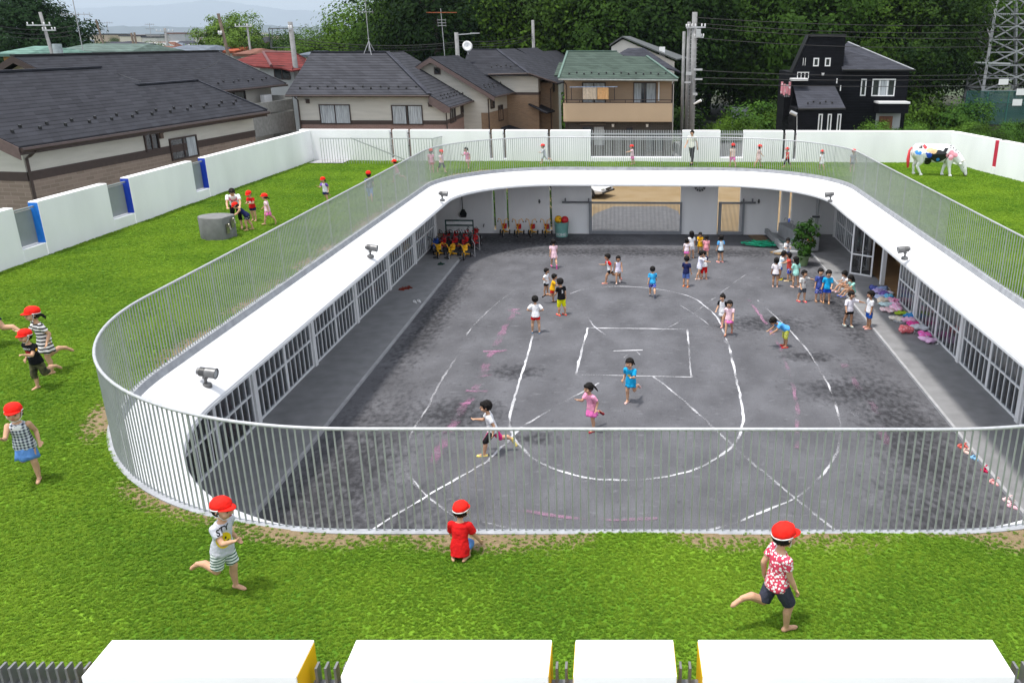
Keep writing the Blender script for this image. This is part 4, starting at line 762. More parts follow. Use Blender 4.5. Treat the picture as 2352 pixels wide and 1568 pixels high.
sh = MB(); sh.box(-3.6, -1.95, 55.72, 55.89, 3.2, 3.32); sh.build('shutter_box', mat('shutter_brown', (.1, .085, .07), .6), hF, world=True)
for x in (-1.5, .68): vent(hF, (x, 55.9, 3.1), (0, -1, 0), .14, WHF)
wl = thing('laundry_pole', 'blue laundry pole with hanging pale and tan washing on the beige balcony', 'laundry pole', (-3, 54.93, 4.8))
b = MB(); b.tube([(-4.15, 54.92, 5.58), (-1.2, 54.92, 5.6)], .03, 6); b.build('pole', mat('pole_blue', (.45, .55, .75), .4), wl, world=True)
for x in (-4.05, -1.38): b = MB(); b.bar((x, 54.94, 4.8), (x, 54.94, 5.62), .05); b.build('bracket', BROWN, wl, world=True)
for (x0, x1, c) in ((-3.35, -2.5, (200, 185, 165)), (-2.44, -1.75, (215, 170, 120))):
    b = MB(); n = 10; vs = []
    for i in range(n + 1): x = x0 + (x1 - x0) * i / n; o_ = .03 * math.sin(i * 1.3); vs += [(x, 54.88 + o_, 5.56), (x, 54.86 + 1.6 * o_, 4.86)]
    b.add(vs, [(2 * i, 2 * i + 2, 2 * i + 3, 2 * i + 1) for i in range(n)]); o = b.build('washing', cloth(c), None, fix=False); md = o.modifiers.new('t', 'SOLIDIFY'); md.thickness = .015; tag(o, 'pale washing hanging on the balcony pole' if c[0] == 200 else 'tan towel hanging on the balcony pole', 'washing')
# ---- G: pale gable behind the green roof
hG = thing('house', 'pale house with grey-blue roof rising behind the green-roofed house', 'house', (.5, 62, 0)); g = lambda a, b, Y=62.: tuple(fp(*r3(a, b), Y))
roofp(hG, [[g(760, 250), g(1135, 408), (g(1135, 408)[0] + 1, 67, g(1135, 408)[2]), (g(760, 250)[0] + .5, 67, g(760, 250)[2])], [g(760, 250), (g(760, 250)[0] + .5, 67, g(760, 250)[2]), (g(672, 308)[0], 67, g(672, 308)[2]), g(672, 308)]], mat('dark_flashing', (.08, .085, .085), .5))
p1, p2, p3 = g(675, 318, 62.3), g(1130, 415, 62.3), g(762, 262, 62.3); cw = MB(); P_ = [(p1[0] + .1, 0), (p2[0] - .1, 0), (p2[0] - .1, p2[2] - .1), (p3[0], p3[2] - .1), (p1[0] + .1, p1[2] - .05)]; cw.add([(x, 62.3, z) for x, z in P_] + [(x, 66.5, z) for x, z in P_], [tuple(range(5))[::-1], tuple(range(5, 10))] + [(k, (k + 1) % 5, 5 + (k + 1) % 5, 5 + k) for k in range(5)]); cw.build('wall', OFFW, hG, world=True)
roofp(hG, [[g(730, 372, 60.4), g(1165, 497, 60.4), g(910, 332, 61.8), g(800, 332, 61.8)]], SLATE2, name='lower_roof'); ch = MB(); c0 = g(1035, 345, 63); ch.box(c0[0] - .2, c0[0] + .2, 63, 63.4, c0[2] - .6, c0[2] + .2); ch.build('chimney', WHF, hG, world=True)
# ---- K: the black house
hK = thing('house', 'tall black-clad house with white-framed windows and a slanted tower, at the right', 'house', (14, 62, 0)); k = lambda a, b, Y=62.: tuple(fp(*r4(a, b), Y))
kz = lambda b, Y=62.: k(800, b, Y)[2]; kx = lambda a, Y=62.: k(a, 600, Y)[0]
X0, XT, X1 = kx(515), kx(895), kx(1412)
tw = MB(); tw.box(X0, XT, 62, 68, 0, kz(560)); P_ = [(X0, kz(560)), (XT, kz(560)), (XT, kz(268)), (kx(628), kz(268))]; tw.add([(x, 62, z) for x, z in P_] + [(x, 63.1, z) for x, z in P_], [tuple(range(4))[::-1], tuple(range(4, 8))] + [(i, (i + 1) % 4, 4 + (i + 1) % 4, 4 + i) for i in range(4)]); tw.build('tower', BLACKW, hK, world=True)
tc_ = MB(); tc_.box(kx(622), kx(897), 61.9, 62.1, kz(284), kz(262)); tc_.box(kx(622), kx(897), 62.1, 63.2, kz(284) + .15, kz(262)); tc_.slab([(X0 - .06, 61.95, kz(560)), (kx(628) - .06, 61.95, kz(268)), (kx(628) - .06, 63.15, kz(268)), (X0 - .06, 63.15, kz(560))], (-.05, 0, .02)); tc_.build('parapet', mat('black_metal', (.010, .0105, .012), .45), hK, world=True)
front_wall(hK, XT + .004, X1, 62.2, 68, [('wall', BLACKW, 0, kz(545), 0)])
e0, e1, ri = k(895, 537, 61.7), k(1452, 537, 61.7), k(940, 322, 65.5)
roofp(hK, [[e0, e1, ri, (k(880, 372, 64.2)[0], 64.2, k(880, 372, 64.2)[2]), (kx(845, 63.8), 63.6, k(845, 372, 63.8)[2])], [e1, (e1[0] + .2, 69, e1[2]), (ri[0], 66, ri[2]), ri]], SLATE2); gutter(hK, [e0, e1], BLACK); guards(hK, [(Vector(e0) + Vector((.4, .4, .18)), Vector(e1) + Vector((-.9, .4, .18)), 11, (0, .3, .14))])
rc = MB(); rc.bar(e1, ri, .14, .05); rc.build('ridge_cap', STEEL, hK, world=True)
pw = MB(); PX0, PX1 = kx(565, 59), kx(905, 59); pw.box(PX0, PX1, 59.2, 62 - .004, 0, kz(835, 59) - .02); pw.build('front_wing', BLACKW, hK, world=True)
l0, l1, l2, l3 = k(560, 835, 59.), k(922, 832, 59.), k(838, 658, 61.98), k(522, 658, 61.98); roofp(hK, [[l0, l1, l2, l3]], SLATE2, name='lower_roof'); gutter(hK, [l0, l1], BLACK); guards(hK, [(Vector(l0) + Vector((.5, .4, .2)), Vector(l1) + Vector((-.6, .4, .2)), 5, (0, .3, .15))])
def kwin(a0, a1, b0, b1, Y=62., split=1, cur=None):
    p, q_ = k(a0, b1, Y), k(a1, b0, Y); win(hK, p, (q_[0] - p[0], 0, 0), Z * (q_[2] - p[2]), (0, -1, 0), WHF, split, cur, .07)

for a_ in (592, 608): b = MB(); p, q_ = k(a_, 503), k(a_ + 7, 445); b.box(p[0], q_[0], 61.96, 61.99, p[2], q_[2]); b.build('slit_window', WHF, hK, world=True)
kwin(671, 718, 445, 509, 62); kwin(760, 807, 445, 509, 62); kwin(1030, 1083, 605, 735, 62.2); kwin(1115, 1305, 605, 737, 62.2, 3, [(.28, .72)])
for a_ in (700, 770, 843): kwin(a_, a_ + 46, 873, 1060, 59.2)

for (a_, b0, b1, Y) in ((849, 602, 640, 61.96), (877, 655, 697, 61.96)): b = MB(); p, q_ = k(a_, b1, Y), k(a_ + 10, b0, Y); b.box(p[0], q_[0], Y - .03, Y + .03, p[2], q_[2]); b.build('slit_window', WHF, hK, world=True)
en = MB(); ex0, ex1 = kx(1190, 61.2), kx(1420, 61.2); en.box(ex0, ex1, 60.9, 62.2, kz(868, 61), kz(795, 61)); en.build('porch_box', BLACKW, hK, world=True); en = MB(); en.box(ex0 - .05, ex1 + .05, 60.85, 62.19, kz(794, 61), kz(780, 61)); en.build('porch_cap', WHF, hK, world=True)
en = MB(); en.box(kx(1188), kx(1378), 62.12, 62.19, 0, kz(870)); en.build('porch_wall', GREYW, hK, world=True); dr = MB(); dr.box(kx(1212), kx(1316), 62.05, 62.12, .1, kz(890)); do = dr.build('door', mat('door_wood', (.22, .075, .035), .5, .2, 3, stretch=(8, 8, 1)), hK, world=True); hd = MB(); hd.cyl((kx(1300), 62.02, .9), (kx(1300), 62.02, 1.3), .02); hd.build('handle', STEEL, do, world=True)
bl = MB(); b0, b1 = k(440, 740, 63), k(500, 740, 63); bl.box(b0[0], X0 - .004, 62.3, 65, b0[2] - 1.3, b0[2]); bo = bl.build('balcony', BLACKW, hK, world=True); br = MB()
for i in range(9): br.box(b0[0] + .02 + i * .14, b0[0] + .05 + i * .14, 62.32, 62.35, b0[2], b0[2] + .75)
br.box(b0[0], X0 - .02, 62.3, 62.37, b0[2] + .75, b0[2] + .82); br.build('balcony_rail', WHF, bo, world=True)
bl = MB(); bl.box(X0 - .2, kx(620, 61.9), 61.2, 61.99, kz(618, 61.6), kz(600, 61.6)); bo = bl.build('small_balcony', WHF, hK, world=True); br = MB()
for i in range(4): br.box(kx(545, 61.5) + i * .25, kx(545, 61.5) + i * .25 + .04, 61.3, 61.34, kz(600, 61.5), kz(555, 61.5))
br.box(kx(545, 61.5), kx(545, 61.5) + .8, 61.3, 61.34, kz(558, 61.5), kz(552, 61.5)); br.build('rail', WHF, bo, world=True)
pk = MB(); pp = k(440, 690, 62.2)
for i in range(4): pk.box(pp[0] - .15 + i * .18, pp[0] + .0 + i * .18, 62.2, 62.24, pp[2] - .25 - .1 * (i % 2), pp[2] + .55 - .15 * (i % 3))
tag(pk.build('washing', spotmat('pink_washing', lin((210, 140, 150)), lin((235, 225, 228)), 6)), 'pink and white washing hung on the balcony of the black house', 'washing')
vent(hK, k(745, 580, 62.), (0, -1, 0), .14, WHF); al = MB(); al.cyl(k(497, 858, 58.8), k(545, 880, 58.8), .13); al.bar(k(548, 885, 58.8), k(548, 1010, 58.8), .05); al.build('awning_roll', STEEL, hK, world=True)
# ---- red tiled house left of centre and the distant roofs
hR = thing('house', 'grey house with a dull red tiled hip roof behind the utility pole', 'house', tuple(fp(*r1(1900, 450), 62)[:2]) + (0,)); q = lambda a, b, Y: tuple(fp(*r1(a, b), Y))
e = [q(1620, 415, 64), q(1760, 458, 60), q(1940, 468, 60.0), q(2010, 488, 58.5), q(2120, 470, 60), q(2110, 405, 68)]; r_ = [q(1815, 360, 64.5), q(2040, 362, 64.5)]
roofp(hR, [[e[0], e[1], r_[0]], [e[1], e[2], e[3], r_[1], r_[0]], [e[3], e[4], e[5], r_[1]]], REDR); rc = MB(); rc.tube([r_[0], r_[1]], .12, 6); rc.tube([r_[0], q(1870, 455, 60)], .1, 6); rc.build('ridge_cap', mat('red_ridge', (.12, .04, .04), .6), hR, world=True)
front_wall(hR, q(1790, 480, 60.6)[0], q(2090, 480, 60.6)[0], 60.6, 66, [('wall', GREYW, 0, e[1][2] - .1, 0)]); wv = q(1895, 550, 60.6); win(hR, wv, (1.1, 0, 0), Z * .95, (0, -1, 0), BROWN, 2)
def far_house(a0, a1, b_ridge, b_eave, Y, roofm, wallm, lab, depth=7., hip=.25, name='house'):
    p0, p1 = q(a0, b_eave, Y), q(a1, b_eave, Y); zr_ = q(a0, b_ridge, Y + depth / 2)[2]; w_ = p1[0] - p0[0]; h = thing(name, lab, 'house', ((p0[0] + p1[0]) / 2, Y, 0), 0, 'houses of the town beyond the left roofs')
    ze = p0[2]; x0, x1 = p0[0], p1[0]; ra, rb = (x0 + hip * w_, Y + depth / 2, zr_), (x1 - hip * w_, Y + depth / 2, zr_)
    roofp(h, [[(x0, Y, ze), (x1, Y, ze), rb, ra], [(x1, Y, ze), (x1, Y + depth, ze), rb], [(x0, Y, ze), ra, (x0, Y + depth, ze)], [(x0, Y + depth, ze), ra, rb, (x1, Y + depth, ze)]], roofm, .2)
    b = MB(); b.box(x0 + .5, x1 - .5, Y + .5, Y + depth - .5, 0, ze - .05); b.build('wall', wallm, h, world=True)
    if w_ > 5:
        for t in (.3, .65): win(h, (x0 + w_ * t, Y + .5, ze - 1.7), (1.5, 0, 0), Z * 1.1, (0, -1, 0), BROWN, 2)
    return h
far_house(-60, 190, 318, 372, 66, TEALR, mat('orange_wall', (.45, .22, .07), .8), 'pale teal roof over an orange wall at the far left edge', 8)
far_house(330, 900, 302, 356, 74, tilemat('dull_green_roof', (.085, .12, .105), .14), GREYW, 'wide dull green roof just above the left slate ridge', 9, .1)
far_house(130, 420, 330, 360, 82, mat('straw_roof', (.22, .17, .08), .9, .2, 2), OFFW, 'straw-coloured low roof left of the dull green roof', 9, .2)
far_house(1400, 1620, 318, 352, 90, ORR, OFFW, 'bright orange-red roof in front of the willow', 10, .08)
far_house(1600, 1730, 335, 372, 80, BRNR, OFFW, 'brown roof between the orange roof and the red tiled roof', 8, .3)
far_house(960, 1110, 318, 345, 98, BRNR, OFFW, 'brown roof on a cream house in the middle of the town', 9, .1)
far_house(1080, 1400, 312, 350, 86, BLUER, GREYW, 'blue-grey roof right of the cream house in the town', 9, .15)
far_house(2040, 2180, 350, 378, 84, BLUER, OFFW, 'blue-grey roof behind the red tiled roof', 8, .2)
far_house(700, 830, 285, 305, 120, SLATE2, OFFW, 'small white-gabled house beyond the dull green roof', 9, .4)
far_house(1700, 1850, 340, 362, 95, BLUER, OFFW, 'small blue-grey roof under the willow', 9, .3)
rnd = random.Random(11); RM = [SLATE2, BLUER, BRNR, SLATE, mat('pale_roof', (.25, .26, .27), .8), GREYW, BLUER]; WM = [OFFW, GREYW, mat('far_cream', (.6, .55, .45), .8), mat('far_beige', (.45, .36, .27), .8)]
adj = ['low', 'tiny', 'narrow', 'wide', 'plain', 'small']; nb = 0
for i in range(150):
    Y = 118 * (1.0175 ** i); x = -Y * rnd.uniform(.41, .665)
    w_ = rnd.uniform(6, 10) * (1 if Y < 500 else 2); zw = (rnd.uniform(2.8, 4.4) if Y < 200 else rnd.uniform(3.4, 5.6)) if Y < 420 else rnd.uniform(5, 11); rm = RM[rnd.randrange(7)]; wm = WM[rnd.randrange(4)]
    h = thing('distant_house', 'small distant house of the hazy town left of the willow', 'house', (x, Y, 0), 0, 'distant houses of the hazy town'); d = 9
    ra, rb = (x - w_ * .3, Y + d / 2, zw + 2), (x + w_ * .3, Y + d / 2, zw + 2); x0, x1 = x - w_ / 2, x + w_ / 2
    if zw > 8.5: b = MB(); b.box(x0, x1, Y, Y + d, zw, zw + .6); b.build('roof', rm, h, world=True)
    else: roofp(h, [[(x0, Y, zw), (x1, Y, zw), rb, ra], [(x1, Y, zw), (x1, Y + d, zw), rb], [(x0, Y, zw), ra, (x0, Y + d, zw)]], rm, .2)
    b = MB(); b.box(x0 + .4, x1 - .4, Y + .4, Y + d, 0, zw - .02); b.build('wall', wm, h, world=True)
for i in range(20):
    Y = rnd.uniform(900, 2300); x = -Y * rnd.uniform(.41, .66); w_ = rnd.uniform(30, 70); zt__ = rnd.uniform(11, 21); t = thing('apartment_block', 'pale distant apartment block on the hazy horizon', 'building', (x, Y, 0), 0, 'apartment blocks on the horizon'); b = MB(); b.box(x - w_ / 2, x + w_ / 2, Y, Y + 14, 0, zt__); b.build('wall', WM[2 + i % 2], t, world=True); b = MB(); [b.box(x - w_ / 2 + .5, x + w_ / 2 - .5, Y - .3, Y - .02, z_ + 1.2, z_ + 2.4) for z_ in range(0, int(zt__) - 2, 3)]; b.build('window_band', GREYW, t, world=True); b = MB(); b.box(x - w_ / 2 - .3, x + w_ / 2 + .3, Y - .3, Y + 14.3, zt__ + .02, zt__ + .8); b.build('roof', GREYW, t, world=True)
# far mountains
def hills(name, Y, prof, m, depth):
    vs = []; n = len(prof)
    for (u, v) in prof: p = fp(u, v, Y); vs += [(p.x, Y, -5), (p.x, Y, p.z), (p.x * 1.1, Y + depth, max(10, p.z * .3))]
    mb = MB(); mb.add(vs, [f for i in range(n - 1) for f in ((3 * i, 3 * i + 3, 3 * i + 4, 3 * i + 1), (3 * i + 1, 3 * i + 4, 3 * i + 5, 3 * i + 2))]); return struct(mb.build(name, m, smooth=False))
HM = mat('hill_forest', (.035, .065, .05), .95, .3, .004)
rnd = random.Random(4)
def ridge(pts, step=12):
    out = []
    for i in range(len(pts) - 1):
        (a, b), (c, d) = pts[i], pts[i + 1]; n = max(1, int((c - a) / step))
        for j in range(n): t = j / n; out.append((a + (c - a) * t, b + (d - b) * t + rnd.uniform(-1.3, 1.3)))
    return out + [pts[-1]]
hills('mountains', 24000, ridge([(-900, 40), (-300, 30), (60, 24), (130, 18), (190, 20), (260, 16), (330, 14), (400, 10), (450, 4), (480, 0), (530, 5), (590, 14), (650, 22), (720, 26), (800, 32), (900, 38), (1200, 50), (1700, 60), (2600, 60), (3400, 70)]), HM, 4000)
hills('hills', 9500, ridge([(-900, 62), (0, 62), (160, 64), (260, 60), (380, 62), (470, 63), (600, 58), (700, 62), (900, 66), (1500, 68), (3000, 70)]), HM, 900)
# ================================================================ POLES, AERIALS, WIRES, PYLON
CONC = mat('pole_concrete', (.21, .21, .21), .8, .1, 5); WOODP = mat('pole_wood', (.10, .075, .055), .85, .2, 3); WIRE = mat('wire_black', (.01, .01, .011), .6); WIREG = mat('aerial_alu', (.42, .42, .43), .4, metal=.4)
def pole(u, v, Y, r, m, label, arms=(), z0=0., lean=(0, 0), extra=None, name='utility_pole'):
    top = fp(u, v, Y); t = thing(name, label, 'pole', (top.x - lean[0], Y, z0)); mb = MB(); mb.tube([(top.x - lean[0], Y, z0), (top.x, Y, top.z)], [r * 1.25, r], 10); mb.build('shaft', m, t, world=True, smooth=True)
    for (dz, l, off) in arms:
        a = MB(); a.bar((top.x - l + off, Y - .14, top.z - dz), (top.x + l + off, Y - .14, top.z - dz), .09, .09); o = a.build('crossarm', STEEL, t, world=True); b = MB()
        for s in (-1, -.5, .5, 1): b.lathe([(.03, 0), (.055, .04), (.03, .08), (.055, .12), (.02, .17)], 8, (top.x + off + s * l * .92, Y - .14, top.z - dz + .045))
        b.build('insulator', WHF, o, world=True)
    return t, top
t1, top1 = pole(*r3(1260, 85), 58, .17, CONC, 'tallest grey concrete pole right of the green-roofed house', ((.9, .45, .25), (1.5, .3, .3)))
rg = MB(); x, z = top1.x, top1.z
for i in range(26): rg.box(x - .24, x + .24, 57.97, 58.0, z - 1.2 - i * .23, z - 1.18 - i * .23)
rg.build('climbing_step', STEEL, t1, world=True); bx = MB()
for (dx, dz, w_, h_) in ((.25, 1.0, .3, .5), (.3, 3.4, .55, .12), (-.3, 3.6, .35, .2), (.35, 4.0, .5, .1), (-.35, 4.2, .4, .1), (.15, 4.9, .3, .15)): bx.box(x + dx - w_ / 2, x + dx + w_ / 2, 57.7, 57.82, z - dz - h_, z - dz)
bx.build('cable_box', STEEL, t1, world=True); lm = MB(); lm.tube([(x + .1, 57.8, z - 5.6), (x + .55, 57.6, z - 5.35)], [.05, .09], 8); lm.build('lamp', WHF, t1, world=True)
t2, top2 = pole(*r3(1221, 152), 58.6, .12, CONC, 'middle one of the three grey poles right of the green roof', ((.35, .3, .1),)); t3, top3 = pole(*r3(1186, 218), 59.2, .10, CONC, 'shortest and thinnest of the three grey poles beside the green roof')
t4, top4 = pole(*r2(235, 152), 60, .155, CONC, 'thick grey concrete pole in front of the red tiled roof', ((.45, .1, 0),)); b = MB(); x, z = top4.x, top4.z
for dz in (.4, 1.6): b.bar((x, 60, z - dz), (x - 1.5, 60, z - dz - .02), .06)
b.bar((x - 1.5, 60, z - .4), (x - 1.5, 60, z - 1.65), .05); b.bar((x - 1.25, 60, z - .42), (x - 1.45, 60, z - 1.6), .04); b.cyl((x - 1.65, 60, z - .95), (x - 1.65, 60, z - 1.25), .16); b.cyl((x - 1.9, 60, z - 1.0), (x - 1.75, 60, z - 1.3), .13); b.build('side_frame', STEELD, t4, world=True)
t5, top5 = pole(*r1(1503, 95), 66, .11, WOODP, 'dark wooden pole in front of the willow', ((1.4, .12, 0),), lean=(-1.1, 0))
t6, top6 = pole(*r1(275, 85), 66, .11, CONC, 'grey pole with a transformer in front of the left dark tree', ((.9, .9, -.2), (1.25, .5, .5)), lean=(-.9, 0)); b = MB(); b.cyl((top6.x + .75, 66, top6.z - 3.2), (top6.x + .75, 66, top6.z - 2.2), .32); b.build('transformer', mat('transformer_grey', (.35, .4, .42), .5), t6, world=True)
pole(*r1(662, 140), 84, .08, WOODP, 'thin dark pole beyond the dull green roof, behind the tall aerial', lean=(-1.2, 0)); t7, top7 = pole(*r2(1380, 225), 64, .14, CONC, 'grey pole behind the gabled house, with a long street lamp arm'); b = MB(); b.bar((top7.x, 64, top7.z - .15), (top7.x + 1.6, 64, top7.z - .05), .06); b.bar((top7.x + 1.0, 64, top7.z - .05), (top7.x + 1.65, 64, top7.z - .05), .14, .06); b.build('lamp_arm', STEEL, t7, world=True)
t8, top8 = pole(*r2(1907, 140), 80, .13, CONC, 'thin grey pole standing against the dark wood'); pole(*r1(1135, 195), 120, .16, CONC, 'small distant pole with a crossarm in the hazy town', ((.4, 1.2, 0),)); pole(*r1(905, 228), 105, .12, WOODP, 'short dark pole over the town roofs, left of the brown roof'); pole(*r1(925, 225), 108, .12, WOODP, 'short dark pole over the town roofs, nearest the brown roof')
pole(*r1(1700, 160), 84, .09, CONC, 'thin pale pole standing in front of the willow', ((.3, .8, -.3),))
def aerial(u0, v0, u1, v1, Y, label, els, tripod=False, m=WIREG, tilt=0.):
    a, b_ = fp(u0, v0, Y), fp(u1, v1, Y); t = thing('tv_aerial', label, 'aerial', b_); mb = MB(); mb.tube([b_, a], .022, 6)
    if tripod:
        for k_ in range(4): ang = k_ * math.pi / 2 + .5; mb.tube([b_ + (a - b_) * .24, b_ + Vector((.42 * math.cos(ang), .42 * math.sin(ang), -.1))], .018, 5)
    mb.build('mast', m, t, world=True)
    for (f, ln, n_, el) in els:
        c = b_ + (a - b_) * f; e_ = MB(); e_.bar(c + Vector((-ln, 0, tilt)), c + Vector((ln, 0, 0)), .03)
        for i in range(n_): s = -ln + 2 * ln * i / max(1, n_ - 1); e_.bar(c + Vector((s, -el, .0)), c + Vector((s, el, 0)), .014); e_.bar(c + Vector((s, 0, -el * .35)), c + Vector((s, 0, el * .35)), .014)
        e_.build('antenna', WIREG, t, world=True)
    return t
aerial(*r1(497, -20), *r1(572, 350), 48, 'tall aerial mast on the dark ridge of the big left roof', ((.68, .75, 6, .3),)); aerial(*r2(750, -10), *r2(785, 375), 54.5, 'tall aerial with splayed legs on the ridge of the two-window house', ((.76, .4, 5, .3), (.28, .05, 2, .05)), True)
ae = aerial(*r2(1272, 60), *r2(1300, 385), 58, 'orange and silver aerial above the gabled house', ((.70, .25, 3, .2), (.64, .25, 3, .2), (.76, .25, 3, .2))); b = MB(); c = fp(*r2(1280, 88), 58)
for s in range(7): b.bar(c + Vector((-.9 + s * .3, -.35, 0)), c + Vector((-.9 + s * .3, .35, 0)), .03)
b.bar(c + Vector((-.95, 0, 0)), c + Vector((.95, 0, 0)), .05); b.build('antenna', mat('aerial_orange', (.35, .09, .03), .5), ae, world=True)
aerial(*r1(737, 150), *r1(745, 235), 90, 'thin far aerial left of the town centre', ((.9, .5, 5, .3),)); aerial(*r1(1030, 160), *r1(1040, 260), 95, 'thin far aerial with pale rungs in the town centre', ((.9, .4, 5, .3), (.6, .4, 5, .3)))
ds = thing('satellite_dish', 'white satellite dish on the ridge behind the gabled house', 'satellite dish', fp(*r2(1455, 330), 60)); b = MB(); c = fp(*r2(1455, 322), 60); M = Matrix.Rotation(R(75), 3, 'X') @ Matrix.Rotation(R(20), 3, 'Y'); b.lathe([(.02, .0), (.2, .04), (.33, .12), (.34, .13), (.2, .06), (.02, .02)], 18, c, M); b.build('dish', WHF, ds, world=True, smooth=True); b = MB(); b.tube([c, c + Vector((.02, .1, -.5))], .025, 6); b.tube([c, c + Vector((.1, -.4, .1))], .012, 5); b.build('stem', STEEL, ds, world=True)
def wire(p, q, sag, name, label, r=.018):
    p, q = Vector(p), Vector(q); mb = MB(); n = 18; mb.tube([p + (q - p) * (i / n) - Z * (sag * 4 * (i / n) * (1 - i / n)) for i in range(n + 1)], r, 4); return tag(mb.build(name, WIRE), label, 'wire', 'overhead wires')
wl_ = [(85 + 37, 175, .3, 'highest overhead wire running right from the tallest pole'), (160, 215, .4, 'second overhead wire right of the tallest pole, just under the highest'), (185, 262, .4, 'third overhead wire right of the tallest pole, passing the black tower'), (262, 315, .4, 'overhead wire crossing the top of the black house from the tallest pole'), (485, 510, .3, 'overhead wire crossing the middle of the black house'), (535, 545, .2, 'overhead wire just above the lower roof of the black house'), (575, 590, .2, 'lowest overhead wire right of the tallest pole')]
for (va, vb, sg, lab) in wl_: wire(fp(*r3(1262, va), 57.9), fp(*r3(3800, vb - 15), 57.5), sg, 'power_cable', lab)
for i, (va, vb) in enumerate(((290, 292), (312, 305), (330, 325))): wire(fp(*r2(250, va - 25), 60), fp(*r2(1385, vb), 64), .35, 'power_cable', ['highest', 'middle', 'lowest'][i] + ' of the three wires over the two-window house')
for i, (va, vb) in enumerate(((280, 235), (300, 252), (320, 265))): wire(fp(*r2(1385, va), 64), fp(*r2(1907, vb), 80), .3, 'power_cable', ['highest', 'middle', 'lowest'][i] + ' of the three wires behind the tall hip roof')
for i, (va, vb) in enumerate(((175, 180), (205, 215), (235, 242))): wire(fp(*r1(-40, va), 66), fp(*r1(500, vb), 70), .3, 'power_cable', ['highest', 'middle', 'lowest'][i] + ' of the wires across the left dark tree')
wire(fp(*r1(1525, 405), 47), fp(*r1(1235, 470), 38), .25, 'power_cable', 'cable sloping down to the hook on the big left roof', .015); wire(fp(*r1(665, 405), 50), fp(*r1(975, 560), 36), .2, 'power_cable', 'cable slanting down across the big left slate roof', .015)
# pylon
pyl = thing('pylon', 'grey lattice pylon leg standing at the right edge before the wood', 'pylon', tuple(gp(*r4(1945, 865), .3)))
b = MB(); pb = fp(*r4(1945, 870), 88); pt = fp(*r4(2085, -20), 90); qb = pb + Vector((7.2, 0, 0)); qt = pt + Vector((3.8, 0, 0)); LEG = [(pb, pt), (qb, qt), (pb + Vector((.8, 7, 0)), pt + Vector((.4, 4, 0))), (qb + Vector((-.8, 7, 0)), qt + Vector((-.4, 4, 0)))]
for (a_, c_) in LEG: b.bar(a_, c_ + (c_ - a_) * .3, .26)
b.build('leg', mat('pylon_zinc', (.30, .31, .32), .5, .1, 2, metal=.3), pyl, world=True); b = MB(); lv = [0, .2, .42, .64, .86, 1.1]
for (i, j) in ((0, 1), (1, 3), (2, 3), (0, 2)):
    (a0, a1), (c0, c1) = LEG[i], LEG[j]
    for s in range(5):
        A0, A1, C0, C1 = a0.lerp(a1, lv[s]), a0.lerp(a1, lv[s + 1]), c0.lerp(c1, lv[s]), c0.lerp(c1, lv[s + 1]); b.bar(A0, C1, .12); b.bar(C0, A1, .12); b.bar(A1, C1, .1)
        m1 = (A0 + C1) / 2; b.bar(A0.lerp(A1, .5), m1, .07); b.bar(C0.lerp(C1, .5), m1, .07)
b.build('bracing', MATS['pylon_zinc'], pyl, world=True); b = MB(); c = fp(*r4(2020, 487), 88); b.bar(c + Vector((-1.6, -.3, .1)), c + Vector((1.9, -.3, 0)), .14); b.build('crossarm', STEEL, pyl, world=True)
# green mesh fence
fn = thing('mesh_fence', 'green mesh fence with white notices in front of the pylon', 'fence', tuple(fp(*r4(2050, 865), 86))); b = MB(); z0 = fp(*r4(2050, 872), 86).z; zt_ = fp(*r4(2050, 700), 86).z; xa = fp(*r4(1840, 800), 86).x
for i in range(10): x = xa + i * 2.0; b.bar((x, 86, z0 - 1), (x, 86, zt_), .09)
b.bar((xa, 86, zt_), (xa + 18, 86, zt_), .06); b.bar((xa, 86, (zt_ + z0) / 2), (xa + 18, 86, (zt_ + z0) / 2), .05); b.build('post', mat('fence_green', (.03, .13, .11), .5), fn, world=True)
m = bpy.data.materials.new('fence_mesh'); m.use_nodes = True; pn = m.node_tree.nodes['Principled BSDF']; pn.inputs['Base Color'].default_value = (.025, .10, .09, 1); pn.inputs['Alpha'].default_value = .55
b = MB(); b.box(xa, xa + 18, 86.04, 86.05, z0 - 1, zt_); b.build('netting', m, fn, world=True)
for (a_, b_) in ((2265, 705), (2235, 785), (2130, 628)): c = fp(*r4(a_, b_), 85.9); s = MB(); s.box(c.x - .45, c.x + .45, 85.88, 85.9, c.z - .3, c.z + .3); s.build('notice', WHF, fn, world=True)
# leftovers beside the road
pl = thing('site_panel', 'grey panel board leaning by the road with blue sheet and orange pipe', 'panel', tuple(gp(*r3(1640, 875), 0))); c = gp(*r3(1640, 875), 0); b = MB(); b.obox(c + Vector((-1.9, 0, 0)), (3.4, 0, 0), (0, .4, 1.9), (0, .06, 0)); b.build('board', mat('panel_grey', (.42, .44, .47), .7, .1), pl, world=True); b = MB(); b.ball(c + Vector((.4, -.5, .2)), (1.3, .6, .4), 14, 8); b.build('blue_sheet', mat('tarp_cyan', (.08, .30, .5), .6, .2, 3, .6, 5), pl, world=True, smooth=True); b = MB(); b.tube([c + Vector((1.3, -.9, .9)), c + Vector((2.6, -1.3, .1))], .16, 8); b.build('orange_pipe', mat('pipe_orange', (.55, .17, .04), .6), pl, world=True)
sg = MB(); c = gp(*r3(1292, 800), 0); sg.tube([c + Vector((-.4, 0, 3.4)), c + Vector((.5, 0, 0))], .07, 6); tag(sg.build('pole_stay', mat('stay_yellow', (.55, .36, .06), .6)), 'slanting yellow guard on the stay beside the tall poles', 'stay')
